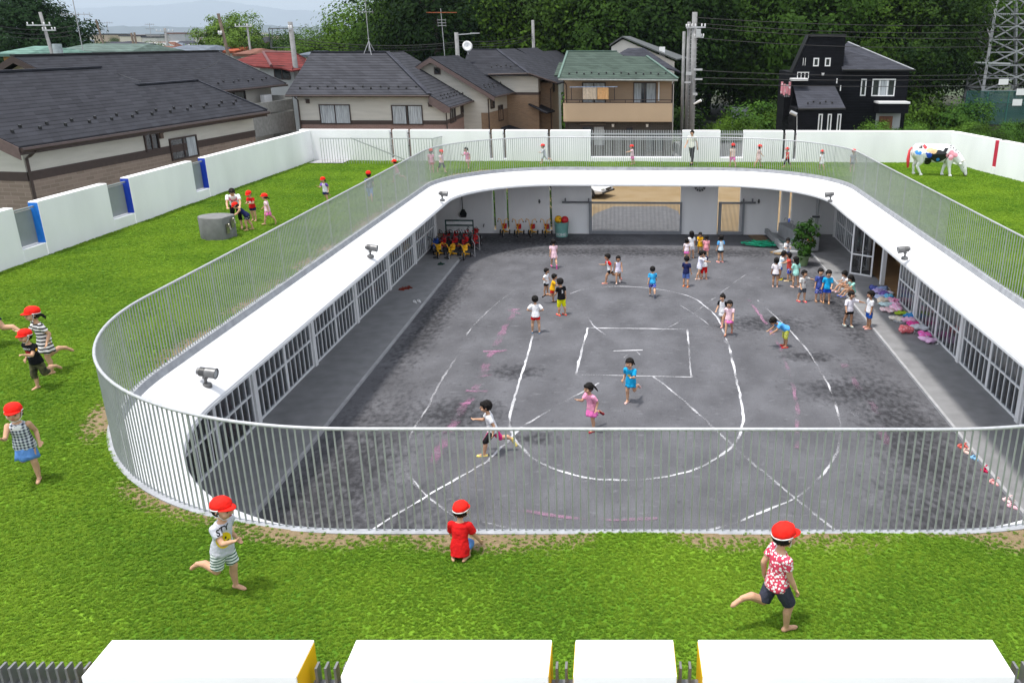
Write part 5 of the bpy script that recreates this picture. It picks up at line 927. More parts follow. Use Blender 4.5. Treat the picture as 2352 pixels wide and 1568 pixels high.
kr = MB(); p0, p1 = gp(*r3(1275, 838), 0), gp(*r3(1540, 862), 0); kr.bar(p0 + Z * .08, p1 + Z * .08, .2, .2); p2 = gp(*r3(1600, 905), 0); kr.bar(p1 + Z * .08, p2 + Z * .08, .25, .2); p3 = gp(*r3(1870, 866), 0); kr.bar(p1 + Z * .1 + Vector((.4, 0, 0)), p3 + Z * .1, .3, .2); struct(kr.build('kerb', KERB))
# ================================================================ TREES
def leafmat(name, dark, light, trans=.3):
    m = bpy.data.materials.new(name); m.use_nodes = True; nt = m.node_tree; L = nt.links; p = nt.nodes['Principled BSDF']; p.inputs['Roughness'].default_value = .7; p.inputs['Specular IOR Level'].default_value = .10
    tc = nd(nt, 'ShaderNodeTexCoord'); n = nd(nt, 'ShaderNodeTexNoise'); n.inputs['Scale'].default_value = .9; n.inputs['Detail'].default_value = 5; L.new(tc.outputs['Object'], n.inputs['Vector'])
    oi = nd(nt, 'ShaderNodeObjectInfo'); a = nd(nt, 'ShaderNodeMath', operation='MULTIPLY_ADD'); a.inputs[1].default_value = .62; L.new(oi.outputs['Random'], a.inputs[0]); L.new(n.outputs[0], a.inputs[2])
    r = nd(nt, 'ShaderNodeValToRGB'); e = r.color_ramp.elements; e[0].position = .42; e[0].color = (*dark, 1); e[1].position = 1.05; e[1].color = (*light, 1); L.new(a.outputs[0], r.inputs[0]); L.new(r.outputs[0], p.inputs['Base Color'])
    tr = nd(nt, 'ShaderNodeBsdfTranslucent'); L.new(r.outputs[0], tr.inputs[0]); mx = nd(nt, 'ShaderNodeMixShader'); mx.inputs[0].default_value = trans; L.new(p.outputs[0], mx.inputs[1]); L.new(tr.outputs[0], mx.inputs[2]); L.new(mx.outputs[0], nt.nodes['Material Output'].inputs[0])
    return m
BARK = mat('bark', (.07, .055, .042), .95, .3, 3, .8, 12)
LEAF = leafmat('leaves_dark', (.0045, .017, .004), (.040, .09, .009)); LEAF2 = leafmat('leaves_mid', (.007, .024, .005), (.072, .14, .013)); WILLOW = leafmat('leaves_willow', (.05, .11, .015), (.15, .24, .04)); SHRUB = leafmat('leaves_shrub', (.03, .085, .012), (.10, .20, .025)); CONIF = leafmat('leaves_conifer', (.004, .017, .005), (.02, .055, .013))
def crown_mesh(seed, rx, rz, zc, clumps, per, size, shape='round', clr=(.9, 1.5)):
    rnd = random.Random(seed); vs = []; fs = []
    for c in range(clumps):
        while True:
            x, y, z = rnd.uniform(-1, 1), rnd.uniform(-1, 1), rnd.uniform(-1, 1); d = x * x + y * y + z * z
            if d > 1 or d < .18 and rnd.random() < .8: continue
            if shape == 'cone' and math.hypot(x, y) > .95 * (1 - (z + 1) / 2) ** .75 + .05: continue
            break
        lump = .82 + .36 * rnd.random(); C_ = Vector((x * rx * lump, y * rx * lump, zc + z * rz * lump)); cr = rnd.uniform(*clr) * rx * .21
        out = Vector((x, y, z * .8 + .35)).normalized()
        for k in range(per):
            o = Vector((rnd.gauss(0, .55), rnd.gauss(0, .55), rnd.gauss(0, .38)))
            if o.length > 1.4: o *= 1.4 / o.length
            p = C_ + o * cr; n = (out * .9 + o * .7 + Vector((rnd.uniform(-1, 1), rnd.uniform(-1, 1), rnd.uniform(-.4, 1))) * .75).normalized(); t = n.orthogonal().normalized(); t = (Matrix.Rotation(rnd.uniform(0, 6.28), 3, n) @ t); b = n.cross(t); s = size * rnd.uniform(.6, 1.3); i = len(vs)
            if shape == 'willow': t = (Vector((0, 0, -1)) + out * .25 + t * .2).normalized(); b = t.cross(n).normalized(); vs += [p - b * s * .22, p + b * s * .22, p + t * s * 3.4]; fs.append((i, i + 1, i + 2)); continue
            vs += [p - t * s, p - b * s * .55, p + t * s, p + b * s * .55]; fs.append((i, i + 1, i + 2, i + 3))
    me = bpy.data.meshes.new('crown'); me.from_pydata([tuple(v) for v in vs], [], fs); return me
def trunk_mesh(seed, h, r, rx, n=6):
    rnd = random.Random(seed); mb = MB(); mb.tube([(0, 0, 0), (.1, .05, h * .35), (0, 0, h * .75), (.05, 0, h)], [r * 1.3, r, r * .6, r * .2], 8)
    for i in range(n):
        a = i * 6.28 / n + rnd.uniform(-.4, .4); z = h * rnd.uniform(.35, .75); l = rx * rnd.uniform(.5, .9); mb.tube([(0, 0, z), (math.cos(a) * l * .5, math.sin(a) * l * .5, z + l * .35), (math.cos(a) * l, math.sin(a) * l, z + l * .8)], [r * .45, r * .28, r * .08], 6)
    o = mb.build('trunk', BARK, smooth=True); C.objects.unlink(o); return o.data
CR = []
for i, (rx, rz, zc, m) in enumerate(((4.6, 5.2, 7.0, LEAF), (4.0, 6.0, 7.6, LEAF), (5.2, 4.8, 6.4, LEAF2), (4.3, 6.4, 8.0, LEAF2), (3.6, 5.4, 6.2, LEAF))):
    me = crown_mesh(20 + i, rx, rz, zc, 120, 140, .15, clr=(1.1, 1.7)); me.materials.append(m); CR.append((me, trunk_mesh(40 + i, zc + rz * .6, .28, rx)))
def tree(x, y, v, s, sz, label, group=None, name='tree', rz=0.):
    t = thing(name, label, 'tree', (x, y, 0), rz, group); t.scale = (s, s, s * sz)
    for nm, me in (('crown', CR[v][0]), ('trunk', CR[v][1])): o = bpy.data.objects.new(nm, me); C.objects.link(o); o.parent = t
    return t
rnd = random.Random(23); GW = 'trees of the dark wood behind the houses'
row = []
def hgt(x): return 8.2 if x < -36 else (9.5 if x < -30 else (11.0 if x < -25.5 else (13.5 if x < -20 else 16.5)))
for r_, (Y, st, x0, x1) in enumerate(((87, 5.2, -24, 52), (92, 5.4, -39, 60), (98, 5.6, -42, 66), (105, 6.2, -46, 72), (113, 7.5, -46, 80))):
    x = x0 + r_ * 1.7
    while x < x1:
        yy = Y + rnd.uniform(-2, 2) + (5 if 9 < x < 16 and r_ == 0 else 0); h = hgt(x) * rnd.uniform(.92, 1.10) * (1 + .02 * r_)
        if not (r_ == 0 and 4.5 < x < 10.8) and not (r_ < 3 and x > 30.5): row.append((x + rnd.uniform(-1, 1), yy, h))
        x += st
    
for i, (x, y, h) in enumerate(row):
    v = rnd.randrange(5); top = (12.2, 13.6, 11.2, 14.4, 11.6)[v]; s = h / top * 1.02
    tree(x, y, v, max(s, .85), s / max(s, .85), 'tall leafy tree of the dark wood behind the houses', GW, rz=rnd.uniform(0, 6.28))
# undergrowth at the foot of the wood
SH = []
for i in range(3):
    me = crown_mesh(70 + i, 1.5, .9, .75, 44, 70, .085, clr=(1.2, 1.9)); me.materials.append(SHRUB if i != 1 else LEAF2); SH.append(me)
def shrub(x, y, v, s, label, group, name='shrub', z=0.):
    o = bpy.data.objects.new(name, SH[v]); C.objects.link(o); o.location = (x, y, z); o.scale = (s, s, s * rnd.uniform(.8, 1.2)); o.rotation_euler = (0, 0, rnd.uniform(0, 6)); return tag(o, label, 'shrub', group)
for i in range(46):
    x = 3 + i * 1.25 + rnd.uniform(-.7, .7)
    if 5.2 < x < 10.6 or x > 31: continue
    shrub(x, 82.5 + rnd.uniform(-1.5, 2.5), rnd.randrange(3), rnd.uniform(1.0, 2.1), 'green undergrowth shrub at the foot of the dark wood', 'undergrowth along the wood')
for i in range(64): shrub(rnd.uniform(22, 44), rnd.uniform(66, 81), rnd.randrange(3), rnd.uniform(.35, .95), 'low bright green shrub on the weedy bank right of the black house', 'shrubs on the weedy bank')
for i in range(34): shrub(rnd.uniform(-26, 0), 80 + rnd.uniform(-2, 3), rnd.randrange(3), rnd.uniform(1.5, 2.6), 'green undergrowth shrub behind the dark-roofed houses', 'undergrowth behind the houses')
struct(sheet('forest_floor', [(-60, 84), (4.3, 84), (4.3, 140), (90, 140), (90, 84.2), (10.8, 84.2), (10.8, 95), (5.9, 95), (5.9, 140), (-60, 140)], -.008, mat('forest_floor', (.035, .04, .018), .95, .4, .5)))
LG = thing('tree', 'big dark tree at the left edge above the teal roof', 'tree', tuple(fp(22, 60, 86)[:2]) + (0,)); me = crown_mesh(5, 6.6, 6.6, 6.6, 620, 110, .17, 'round', (.5, .9)); me.materials.append(CONIF); o = bpy.data.objects.new('crown', me); C.objects.link(o); o.parent = LG; o = bpy.data.objects.new('trunk', trunk_mesh(6, 11, .4, 5)); C.objects.link(o); o.parent = LG
wp = fp(533, 60, 96); WT_ = thing('willow_tree', 'pale green drooping willow beyond the orange roof', 'tree', (wp.x, 96, 0)); me = crown_mesh(8, 4.0, 4.1, 6.7, 330, 120, .12, 'round', (.5, .9)); me.materials.append(WILLOW); o = bpy.data.objects.new('crown', me); C.objects.link(o); o.parent = WT_; o = bpy.data.objects.new('trunk', trunk_mesh(9, 8, .35, 3)); C.objects.link(o); o.parent = WT_
for i in range(130):
    Y = 140 * (1.017 ** i); x = -Y * rnd.uniform(.40, .67); v = rnd.randrange(5); s = rnd.uniform(.3, .55) * (1 if Y < 350 else 1.2); tree(x, Y, v, s, 1, 'small far tree among the distant houses of the hazy town', 'far trees in the hazy town', rz=rnd.uniform(0, 6))
for i in range(8): shrub(-12.7 + i * 1.15, 41.0, i % 3, .95, 'green hedge shrub just outside the back wall, seen through the slots', 'hedge outside the back wall')
# near K and at the roadside
for (a_, b_, s) in ((1150, 985, .75), (1290, 1000, .5), (1345, 1005, .35)): p = fp(*r4(a_, b_), 60.5); shrub(p.x, 60.5, 0, s, 'thin green shrub beside the brown front door of the black house' if s > .7 else ('low green shrub in front of the brown door of the black house' if s > .4 else 'smallest green shrub right of the brown door'), 'shrubs at the black house', z=max(0, p.z - .6))
for (a_, b_, s) in ((1340, 800, 1.0), (1440, 790, 1.15)): p = gp(*r3(a_, b_ + 20), 0); shrub(p.x, 76, 1, s, 'round dark shrub left of the road beside the tall poles' if s == 1 else 'round dark shrub beside the road, right one of a pair', 'shrubs by the road')
# ================================================================ PEOPLE
D_ = lambda a, b: (a, b); Q_ = crop(1180, 540, 5.88); R_ = crop(1580, 520, 4.704); S_ = crop(1050, 820, 4.704)
SKIN = mat('skin', (.56, .325, .205), .6, .06, 12, .08, 60, spec=.3); SKIN2 = mat('skin_tan', (.43, .235, .14), .6, .06, 12, .08, 60, spec=.3); HAIR = mat('hair_black', (.009, .007, .006), .62, .3, 30, .9, 90, spec=.22, stretch=(1, 1, .25)); EYE = mat('eye_dark', (.012, .009, .008), .3); LIP = mat('lip', (.33, .08, .07), .5); TEETH = mat('teeth', (.75, .73, .7), .4)
REDCAP = mat('cap_red', lin((238, 38, 28)), .85, .08, 14, .5, 30, spec=.2); CAPW = mat('cap_white', (.75, .75, .74), .8, .03)
def limb(mb, pts, rs, n=10):
    for i in range(len(pts) - 1): mb.tube([pts[i], pts[i + 1]], [rs[i], rs[i + 1]], n)
    for p, r in zip(pts, rs): mb.ball(p, r, n, 6)
def rings(mb, levels, lat, n=18):
    """levels: centre, half width, half depth; lat: sideways axis; bends with the spine"""
    o = len(mb.v); m = len(levels)
    for i, (c, a, b) in enumerate(levels):
        d = (levels[min(i + 1, m - 1)][0] - levels[max(i - 1, 0)][0]).normalized(); dep = d.cross(lat).normalized()
        for k in range(n): t = 2 * math.pi * k / n; mb.v.append(c + lat * (a * math.cos(t)) + dep * (b * math.sin(t)))
    for i in range(m - 1):
        for k in range(n): mb.f.append((o + i * n + k, o + i * n + (k + 1) % n, o + (i + 1) * n + (k + 1) % n, o + (i + 1) * n + k)); mb.mi.append(0)
    mb.f.append(tuple(o + k for k in range(n))[::-1]); mb.f.append(tuple(o + (m - 1) * n + k for k in range(n))); mb.mi += [0, 0]
PEND = []
def fuse(mb, name, m, parent, vox, it=3):
    """one continuous surface out of overlapping volumes (finished for everybody at once further down)"""
    o = mb.build(name, m, parent); r = o.modifiers.new('r', 'REMESH'); r.mode = 'VOXEL'; r.voxel_size = vox; r.use_smooth_shade = True
    s = o.modifiers.new('s', 'SMOOTH'); s.iterations = it; s.factor = .5; PEND.append(o); return o
def finish():
    if not PEND: return
    dg = bpy.context.evaluated_depsgraph_get()
    res = [bpy.data.meshes.new_from_object(o.evaluated_get(dg)) for o in PEND]
    for o, me in zip(PEND, res):
        o.modifiers.clear(); old = o.data
        hairy = o.name.startswith('hair'); soft = o.name.split('.')[0] in ('shirt', 'dress', 'shorts', 'trousers')
        if hairy or soft:
            nr = [v.normal.copy() for v in me.vertices]; co = [v.co.copy() for v in me.vertices]; out = []
            for c_, n_ in zip(co, nr):
                if hairy: a_ = .011 * noise.noise(Vector((c_.x * 70, c_.y * 70, c_.z * 14)))
                else: a_ = .0075 * noise.noise(Vector((c_.x * 13, c_.y * 13, c_.z * 9))) + .003 * noise.noise(c_ * 34)
                c_ = c_ + n_ * a_; out += [c_.x, c_.y, c_.z]
            me.vertices.foreach_set('co', out); me.update()
        nm = old.name; me.name = nm; o.data = me; me.polygons.foreach_set('use_smooth', [True] * len(me.polygons))
    PEND.clear()
# poses: lean, legs (hip, knee, spread) left/right, arms (swing, elbow, spread, elbow turned in) left/right, head yaw, head pitch
PO = {
 'stand': (0, (2, 3, 4), (-2, 3, 5), (4, 12, 8, 0), (0, 14, 9, 0), 0, 4),
 'stand2': (3, (6, 8, 5), (-5, 4, 6), (18, 40, 9, .3), (-4, 20, 12, 0), 12, 10),
 'down': (8, (4, 5, 5), (-4, 6, 4), (25, 70, 8, .5), (20, 75, 8, .5), 0, 25),
 'hips': (3, (3, 3, 9), (-3, 3, 9), (-22, 75, 42, 1.1), (-22, 75, 42, 1.1), 0, 0),
 'walk': (3, (22, 10, 3), (-20, 16, 3), (-20, 15, 8, 0), (22, 25, 8, 0), 0, 3), 'walkm': (3, (-20, 16, 3), (22, 10, 3), (22, 25, 8, 0), (-20, 15, 8, 0), 0, 3),
 'run': (10, (10, 14, 3), (-12, 88, 4), (-32, 60, 12, 0), (38, 75, 10, .2), 0, 2), 'runm': (10, (-12, 88, 4), (10, 14, 3), (38, 75, 10, .2), (-32, 60, 12, 0), 0, 2),
 'stride': (12, (38, 30, 3), (-34, 40, 3), (-30, 40, 14, 0), (35, 60, 10, 0), 0, 0), 'stridem': (12, (-34, 40, 3), (38, 30, 3), (35, 60, 10, 0), (-30, 40, 14, 0), 0, 0),
 'bend': (58, (8, 12, 7), (4, 14, 7), (38, 25, 6, .1), (34, 28, 6, .1), 0, 30),
 'bendw': (42, (18, 22, 6), (-8, 12, 6), (40, 30, 8, .2), (36, 30, 8, .2), 0, 22),
 'kneel': (14, (80, 156, 8), (80, 156, 8), (18, 30, 12, 0), (12, 14, 20, 0), -18, 6),
 'sit': (10, (112, 72, 6), (104, 60, 10), (45, 50, 8, .3), (40, 60, 8, .3), 0, 26),
 'armL': (4, (6, 5, 6), (-8, 8, 6), (8, 14, 74, 0), (10, 30, 12, 0), 14, 0), 'armR': (4, (6, 5, 6), (-8, 8, 6), (10, 60, 12, .7), (10, 10, 70, 0), -20, 2),
 'arms': (4, (8, 6, 4), (-10, 10, 4), (62, 20, 6, 0), (58, 24, 6, 0), 0, 4),
 'flee': (14, (4, 10, 3), (20, 100, 5), (-25, 45, 14, 0), (20, 70, 14, 0), 10, -4),
}
class Rig: pass
def rig(pose, adult=False):
    g = Rig(); lean, lL, lR, aL, aR, hy, hp = PO[pose] if isinstance(pose, str) else pose; S = math.sin; K = math.cos
    if adult: g.th, g.shk, g.ua, g.fa, g.hd, g.sw, g.hw, g.tl, g.hh = .245, .245, .17, .145, .085, .108, .05, .30, .070
    else: g.th, g.shk, g.ua, g.fa, g.hd, g.sw, g.hw, g.tl, g.hh = .212, .218, .150, .128, .078, .100, .050, .300, .098
    hip = Vector((0, 0, 0)); up = Vector((0, -S(R(lean)), K(R(lean)))); g.up = up; g.lat = Vector((1, 0, 0)); g.hip = hip; g.neck = hip + up * g.tl; g.legs = []; g.arms = []
    for s, (h, k, ab) in ((1, lL), (-1, lR)):
        h, ka, ab = R(h), R(h - k), R(ab); j = hip + Vector((s * g.hw, 0, -.005)); t = Vector((s * S(ab), -S(h), -K(h))).normalized(); sh = Vector((s * S(ab) * .3, -S(ka), -K(ka))).normalized()
        kn = j + t * g.th; an = kn + sh * g.shk; f = Vector((0, -1, 0)) if k < 35 and abs(math.degrees(ka)) < 32 else Vector((0, -K(ka), S(ka)))
        if k >= 35 or abs(math.degrees(ka)) >= 32: f = (f * .75 + sh * .65).normalized()
        if isinstance(pose, str) and pose == 'kneel': f = (Vector((0, 1, -.15)) + Vector((-s * .35, 0, 0))).normalized()
        g.legs.append((j, kn, an, f, s))
    for s, (sw, e, ab, inn) in ((1, aL), (-1, aR)):
        sw, ea, ab = R(sw), R(sw + e), R(ab); j = hip + up * (g.tl - .035) + Vector((s * g.sw, 0, 0)); u = Vector((s * S(ab), -S(sw) * K(ab), -K(sw) * K(ab))).normalized(); f = Vector((s * (S(ab) * .9 - inn), -S(ea), -K(ea) * max(.25, K(ab)))).normalized()
        if ab > R(55): f = (u + Vector((0, -.12, .05))).normalized()
        el = j + u * g.ua; wr = el + f * g.fa; g.arms.append((j, el, wr, f, s))
    g.Mh = Matrix.Rotation(R(hy), 3, 'Z') @ Matrix.Rotation(R(hp * .8 + lean * .45), 3, 'X')
    g.head = g.neck + up * .035 + (g.Mh @ Vector((0, -.012, g.hh * 1.02)))
    lows = [min(an.z - .043, (an + f * .1).z - .02) for (_, _, an, f, _) in g.legs]; g.low = min(lows); kn_low = min(k[1].z - .045 for k in g.legs); g.low = min(g.low, kn_low); g.top = (g.head + g.Mh @ Vector((0, 0, g.hh))).z
    if isinstance(pose, str) and pose in ('kneel', 'sit'): g.anchor = Vector((0, 0, 0)); g.low = min(g.low, -.075)
    else:
        sup = [l for l, z in zip(g.legs, lows) if z < g.low + .04]; g.anchor = sum(((l[2] + l[3] * .03) for l in sup), Vector()) / len(sup)
    return g
def person(label, foot, top, level=0., face=0., pose='stand', shirt=None, sleeves=.55, bottom=None, blen=.55, skirt=None, dress=None, hair='short', cap=False, shoes=None, adult=False, group=None, near=False, skin=SKIN, sleeve_m=None, hgt=None, hem=-.035, flap=False, cat='child'):
    g = rig(pose, adult); G = gp(*foot, level)
    H = hgt if hgt else (fp(top[0], top[1], G.y).z - level); S = H / (g.top - g.low + (.02 if cap else .012)); vox = .0075 if near else .0105
    # the head stands over the feet: shift for bent poses happens by the anchor
    t = thing('person', label, cat, G, R(face), group); off = Vector((-g.anchor.x, -g.anchor.y, -g.low)) * S
    P = lambda v: v * S + off; rr = S
    b = MB(); up, lat = g.up, g.lat; k = .86 if adult else 1.
    spine = lambda f: P(g.hip + up * (g.tl * f))
    TOR = [(-.20, .074, .058), (-.03, .086, .066), (.20, .082, .064), (.42, .077, .059), (.68, .087, .061), (.86, .092, .055), (.96, .066, .044), (1.03, .032, .031)]
    rings(b, [(spine(f), a * rr * k, d * rr * k) for f, a, d in TOR], lat)
    limb(b, [P(g.neck - up * .03), P(g.neck + up * .03), P(g.head + g.Mh @ Vector((0, .01, -g.hh * .5)))], [.036 * rr * k, .032 * rr * k, .032 * rr * k])
    hh = g.hh; hw_, hd_ = hh * .77, hh * .90; M = g.Mh; hc = P(g.head)
    b.ball(hc + M @ Vector((0, .006, .006)) * rr, (hw_ * rr, hd_ * rr, hh * rr * .95), 20, 14, M); b.ball(hc + M @ Vector((0, -.24 * hh, -.36 * hh)) * rr, (hw_ * .74 * rr, hd_ * .66 * rr, hh * .60 * rr), 16, 10, M)
    b.ball(hc + M @ Vector((0, -.92 * hh, -.12 * hh)) * rr, (.12 * hh * rr, .15 * hh * rr, .14 * hh * rr), 8, 6, M)
    for s in (-1, 1): b.ball(hc + M @ Vector((s * .79 * hh, .02 * hh, -.08 * hh)) * rr, (.09 * hh * rr, .15 * hh * rr, .2 * hh * rr), 8, 6, M)
    for s in (-1, 1): b.ball(hc + M @ Vector((s * .40 * hh, -.60 * hh, -.33 * hh)) * rr, .26 * hh * rr, 8, 6)
    for (j, kn, an, f, s) in g.legs:
        mid = (kn + an) / 2 + Vector((0, .012, .035)); limb(b, [P(j), P((j + kn) / 2), P(kn)], [.057 * rr * k, .051 * rr * k, .038 * rr * k]); limb(b, [P(kn), P(mid), P(an)], [.037 * rr * k, .037 * rr * k, .022 * rr * k])
        sd = Vector((0, 0, 1)); heel = an + Vector((0, 0, -.02)) - f * .022; ball_ = an + f * .082 + (Vector((0, 0, -.027)) if abs(f.z) < .1 else Vector((0, 0, -.008))); limb(b, [P(heel), P((heel + ball_) / 2 + Vector((0, 0, .008))), P(ball_), P(ball_ + f * .018)], [.024 * rr, .023 * rr, .023 * rr, .015 * rr], 8)
    for (j, el, wr, f, s) in g.arms:
        limb(b, [P(j), P((j + el) / 2), P(el)], [.035 * rr * k, .030 * rr * k, .025 * rr * k]); limb(b, [P(el), P(el.lerp(wr, .35)), P(wr)], [.025 * rr * k, .025 * rr * k, .0175 * rr * k])
        side = f.cross(Vector((0, 0, 1)) if abs(f.z) < .8 else Vector((0, 1, 0))).normalized(); nrm = side.cross(f).normalized()
        if s < 0: side = -side
        pc = wr + f * .026; Mp = Matrix((side, f, nrm)).transposed(); b.ball(P(pc), (.023 * rr, .03 * rr, .013 * rr), 10, 6, Mp)
        fr = max(.0066 * rr, vox * .62)
        for q in range(4):
            base = wr + f * .046 + side * (-.0165 + .011 * q); ln = (.026, .032, .030, .023)[q]; m1 = base + f * ln * .6 - nrm * .004 * s; e1 = m1 + (f * .55 - nrm * .8 * s).normalized() * ln * .6; limb(b, [P(base - f * .01), P(base), P(m1), P(e1)], [fr, fr, fr * .95, fr * .85], 6)
        tb = wr + f * .014 + side * .020; limb(b, [P(tb), P(tb + (f * .6 + side * .7).normalized() * .018), P(tb + (f * .9 + side * .35).normalized() * .036)], [fr * 1.15, fr * 1.05, fr * .9], 6)
    fuse(b, 'body', skin, t, vox, 3 if near else 2)
    # --- clothes
    def torso_cloth(mb, f0, f1, infl, flare=0.):
        lv = []
        for (f, a, d) in TOR:
            if f0 < f < f1: lv.append((f, a, d))
        def at(f):
            for i in range(len(TOR) - 1):
                if TOR[i][0] <= f <= TOR[i + 1][0]: u = (f - TOR[i][0]) / (TOR[i + 1][0] - TOR[i][0]); return (f, TOR[i][1] + (TOR[i + 1][1] - TOR[i][1]) * u, TOR[i][2] + (TOR[i + 1][2] - TOR[i][2]) * u)
            return (f,) + (TOR[0] if f < TOR[0][0] else TOR[-1])[1:]
        lv = [at(f0)] + lv + [at(f1)]
        rings(mb, [(spine(f), (a + infl + flare * max(0, (.5 - f))) * rr * k, (d + infl + flare * max(0, (.5 - f))) * rr * k) for f, a, d in lv], lat, 22)
    sh_o = None
    if shirt is not None or dress is not None:
        sm = shirt if shirt is not None else dress[0]; mb = MB(); f0 = hem / g.tl if shirt is not None else .15
        if dress is not None: f0 = .05
        torso_cloth(mb, f0, .99, .011, .035)
        if sleeves > 0:
            for (j, el, wr, f, s) in g.arms:
                e = j.lerp(el, min(sleeves, 1.)); tgt = [P(j - Vector((s * .02, 0, 0))), P(j), P(e)]; mb.tube(tgt, [.046 * rr * k, .048 * rr * k, .043 * rr * k], 12); mb.ball(P(j), .046 * rr * k, 12, 8)
                if sleeves > 1: mb.tube([P(el), P(el.lerp(wr, sleeves - 1))], [.040 * rr * k, .034 * rr * k], 12); mb.ball(P(el), .041 * rr * k, 10, 6)
        sh_o = fuse(mb, 'shirt' if shirt is not None else 'dress', sm, t, vox * .95, 2)
        if sleeve_m:
            for (j, el, wr, f, s) in g.arms:
                e = j.lerp(el, min(sleeves, 1.)); q = MB(); q.tube([P(j), P(j.lerp(e, .5)), P(j.lerp(e, 1.03))], [.0505 * rr * k, .0515 * rr * k, .047 * rr * k], 12); q.ball(P(j), .0505 * rr * k, 12, 8); auto(q.build('sleeve', sleeve_m, t), 50)
    if bottom is not None:
        mb = MB(); torso_cloth(mb, -.22, .10, .008)
        for (j, kn, an, f, s) in g.legs:
            if blen <= 1: e = j.lerp(kn, blen); mb.tube([P(j + Vector((0, 0, .01))), P(j.lerp(kn, blen * .5)), P(e)], [.064 * rr * k, .064 * rr * k, (.064 if blen < .8 else .058) * rr * k], 14)
            else: e = kn.lerp(an, blen - 1); mb.tube([P(j), P(j.lerp(kn, .5)), P(kn)], [.064 * rr * k, .060 * rr * k, .050 * rr * k], 12); mb.ball(P(kn), .049 * rr * k, 10, 6); mb.tube([P(kn), P(e)], [.049 * rr * k, .044 * rr * k], 12)
        fuse(mb, 'trousers' if blen > .9 else 'shorts', bottom, t, vox, 2)
    if skirt is not None or dress is not None:
        sm, ln, fl = (skirt if skirt is not None else dress); ln *= 1.2; fl *= 1.1; z0 = .12 if skirt is not None else .35; n = 36; vs = []; mb = MB(); hemj = [max(l[1].y for l in g.legs), min(l[1].y for l in g.legs)]
        for i in range(6):
            u = i / 5; a = (.090 + (fl - .090) * u) * k; d_ = (.072 + (fl * .85 - .072) * u) * k; c = spine(z0) * 1.0 + Vector((0, (sum(hemj) / 2) * .35 * u * rr, -ln * u * rr))
            for q in range(n):
                th_ = 2 * math.pi * q / n; w_ = 1 + .09 * u * math.sin(th_ * 7 + i * .4); vs.append(c + Vector((a * w_ * math.cos(th_), d_ * w_ * math.sin(th_), .008 * u * math.sin(th_ * 5))) * rr)
        mb.add(vs, [(i * n + q, i * n + (q + 1) % n, (i + 1) * n + (q + 1) % n, (i + 1) * n + q) for i in range(5) for q in range(n)]); o = mb.build('skirt', sm, t, smooth=True); md = o.modifiers.new('t', 'SOLIDIFY'); md.thickness = .006
    # --- hair, cap, face
    hb = MB(); c = lambda x, y, z: hc + M @ Vector((x * hh, y * hh, z * hh)) * rr; e3 = lambda x, y, z: (x * hh * rr, y * hh * rr, z * hh * rr)
    hb.ball(c(0, .20, .16), e3(.91, .93, .97), 20, 14, M)
    if hair != 'bald':
        hb.ball(c(0, .34, -.12), e3(.74, .66, .62), 16, 10, M)
        if not cap: hb.ball(c(0, -.30, .56), e3(.70, .62, .40), 16, 8, M)
        for s in (-1, 1): hb.ball(c(s * .62, .08, .10), e3(.26, .42, .42), 10, 8, M)
    if hair in ('bob', 'long', 'girl'):
        hb.ball(c(0, .36, -.50), e3(.76, .54, .55), 16, 10, M)
        for s in (-1, 1): hb.ball(c(s * .66, .12, -.36), e3(.24, .42, .52), 10, 8, M)
    if hair == 'long': hb.tube([c(0, .5, -.3), c(0, .55, -1.0), c(0, .5, -1.7)], [.6 * hh * rr, .62 * hh * rr, .35 * hh * rr], 12)
    if hair == 'pony':
        hb.ball(c(0, .9, .05), e3(.2, .2, .2), 8, 6, M)
        for q in range(3): hb.tube([c(0, .9, .05), c(.15 * q - .15, 1.35, .0 - .1 * q), c(.3 * q - .2, 1.75, -.45 - .25 * q), c(.35 * q - .2, 1.95, -.9 - .3 * q)], [.14 * hh * rr, .2 * hh * rr, .15 * hh * rr, .03 * hh * rr], 8)
    if hair == 'tail': hb.tube([c(0, .8, -.35), c(.05, 1.05, -.7), c(.05, 1.0, -1.3), c(.03, .95, -1.7)], [.16 * hh * rr, .22 * hh * rr, .17 * hh * rr, .03 * hh * rr], 8)
    if hair == 'pig':
        for s in (-1, 1): hb.tube([c(s * .72, .3, -.2), c(s * 1.12, .35, -.35), c(s * 1.2, .35, -.95), c(s * 1.1, .3, -1.3)], [.15 * hh * rr, .24 * hh * rr, .2 * hh * rr, .04 * hh * rr], 8)
    if hair == 'bun': hb.ball(c(0, .5, 1.05), e3(.32, .32, .3), 10, 8, M)
    if cap:
        hb2 = MB(); hb2.ball(c(0, .26, -.18), e3(.80, .72, .60), 16, 10, M)
        for s in (-1, 1): hb2.ball(c(s * .62, .08, -.12), e3(.24, .38, .40), 10, 8, M)
        if hair in ('pony', 'tail'): hb2.tube([c(0, .8, -.35), c(0, 1.15, -.55), c(.05, 1.35, -.85), c(.08, 1.4, -1.35)], [.15 * hh * rr, .24 * hh * rr, .2 * hh * rr, .03 * hh * rr], 8)
        if hair == 'pig':
            for s in (-1, 1): hb2.tube([c(s * .72, .25, -.3), c(s * .85, .3, -.7), c(s * .8, .25, -1.25)], [.17 * hh * rr, .22 * hh * rr, .04 * hh * rr], 8)
        if hair in ('bob', 'girl', 'long'): hb2.ball(c(0, .36, -.55), e3(.72, .50, .55), 14, 8, M)
        hb = hb2
    fuse(hb, 'hair', HAIR, t, .009 if near else .012, 1)
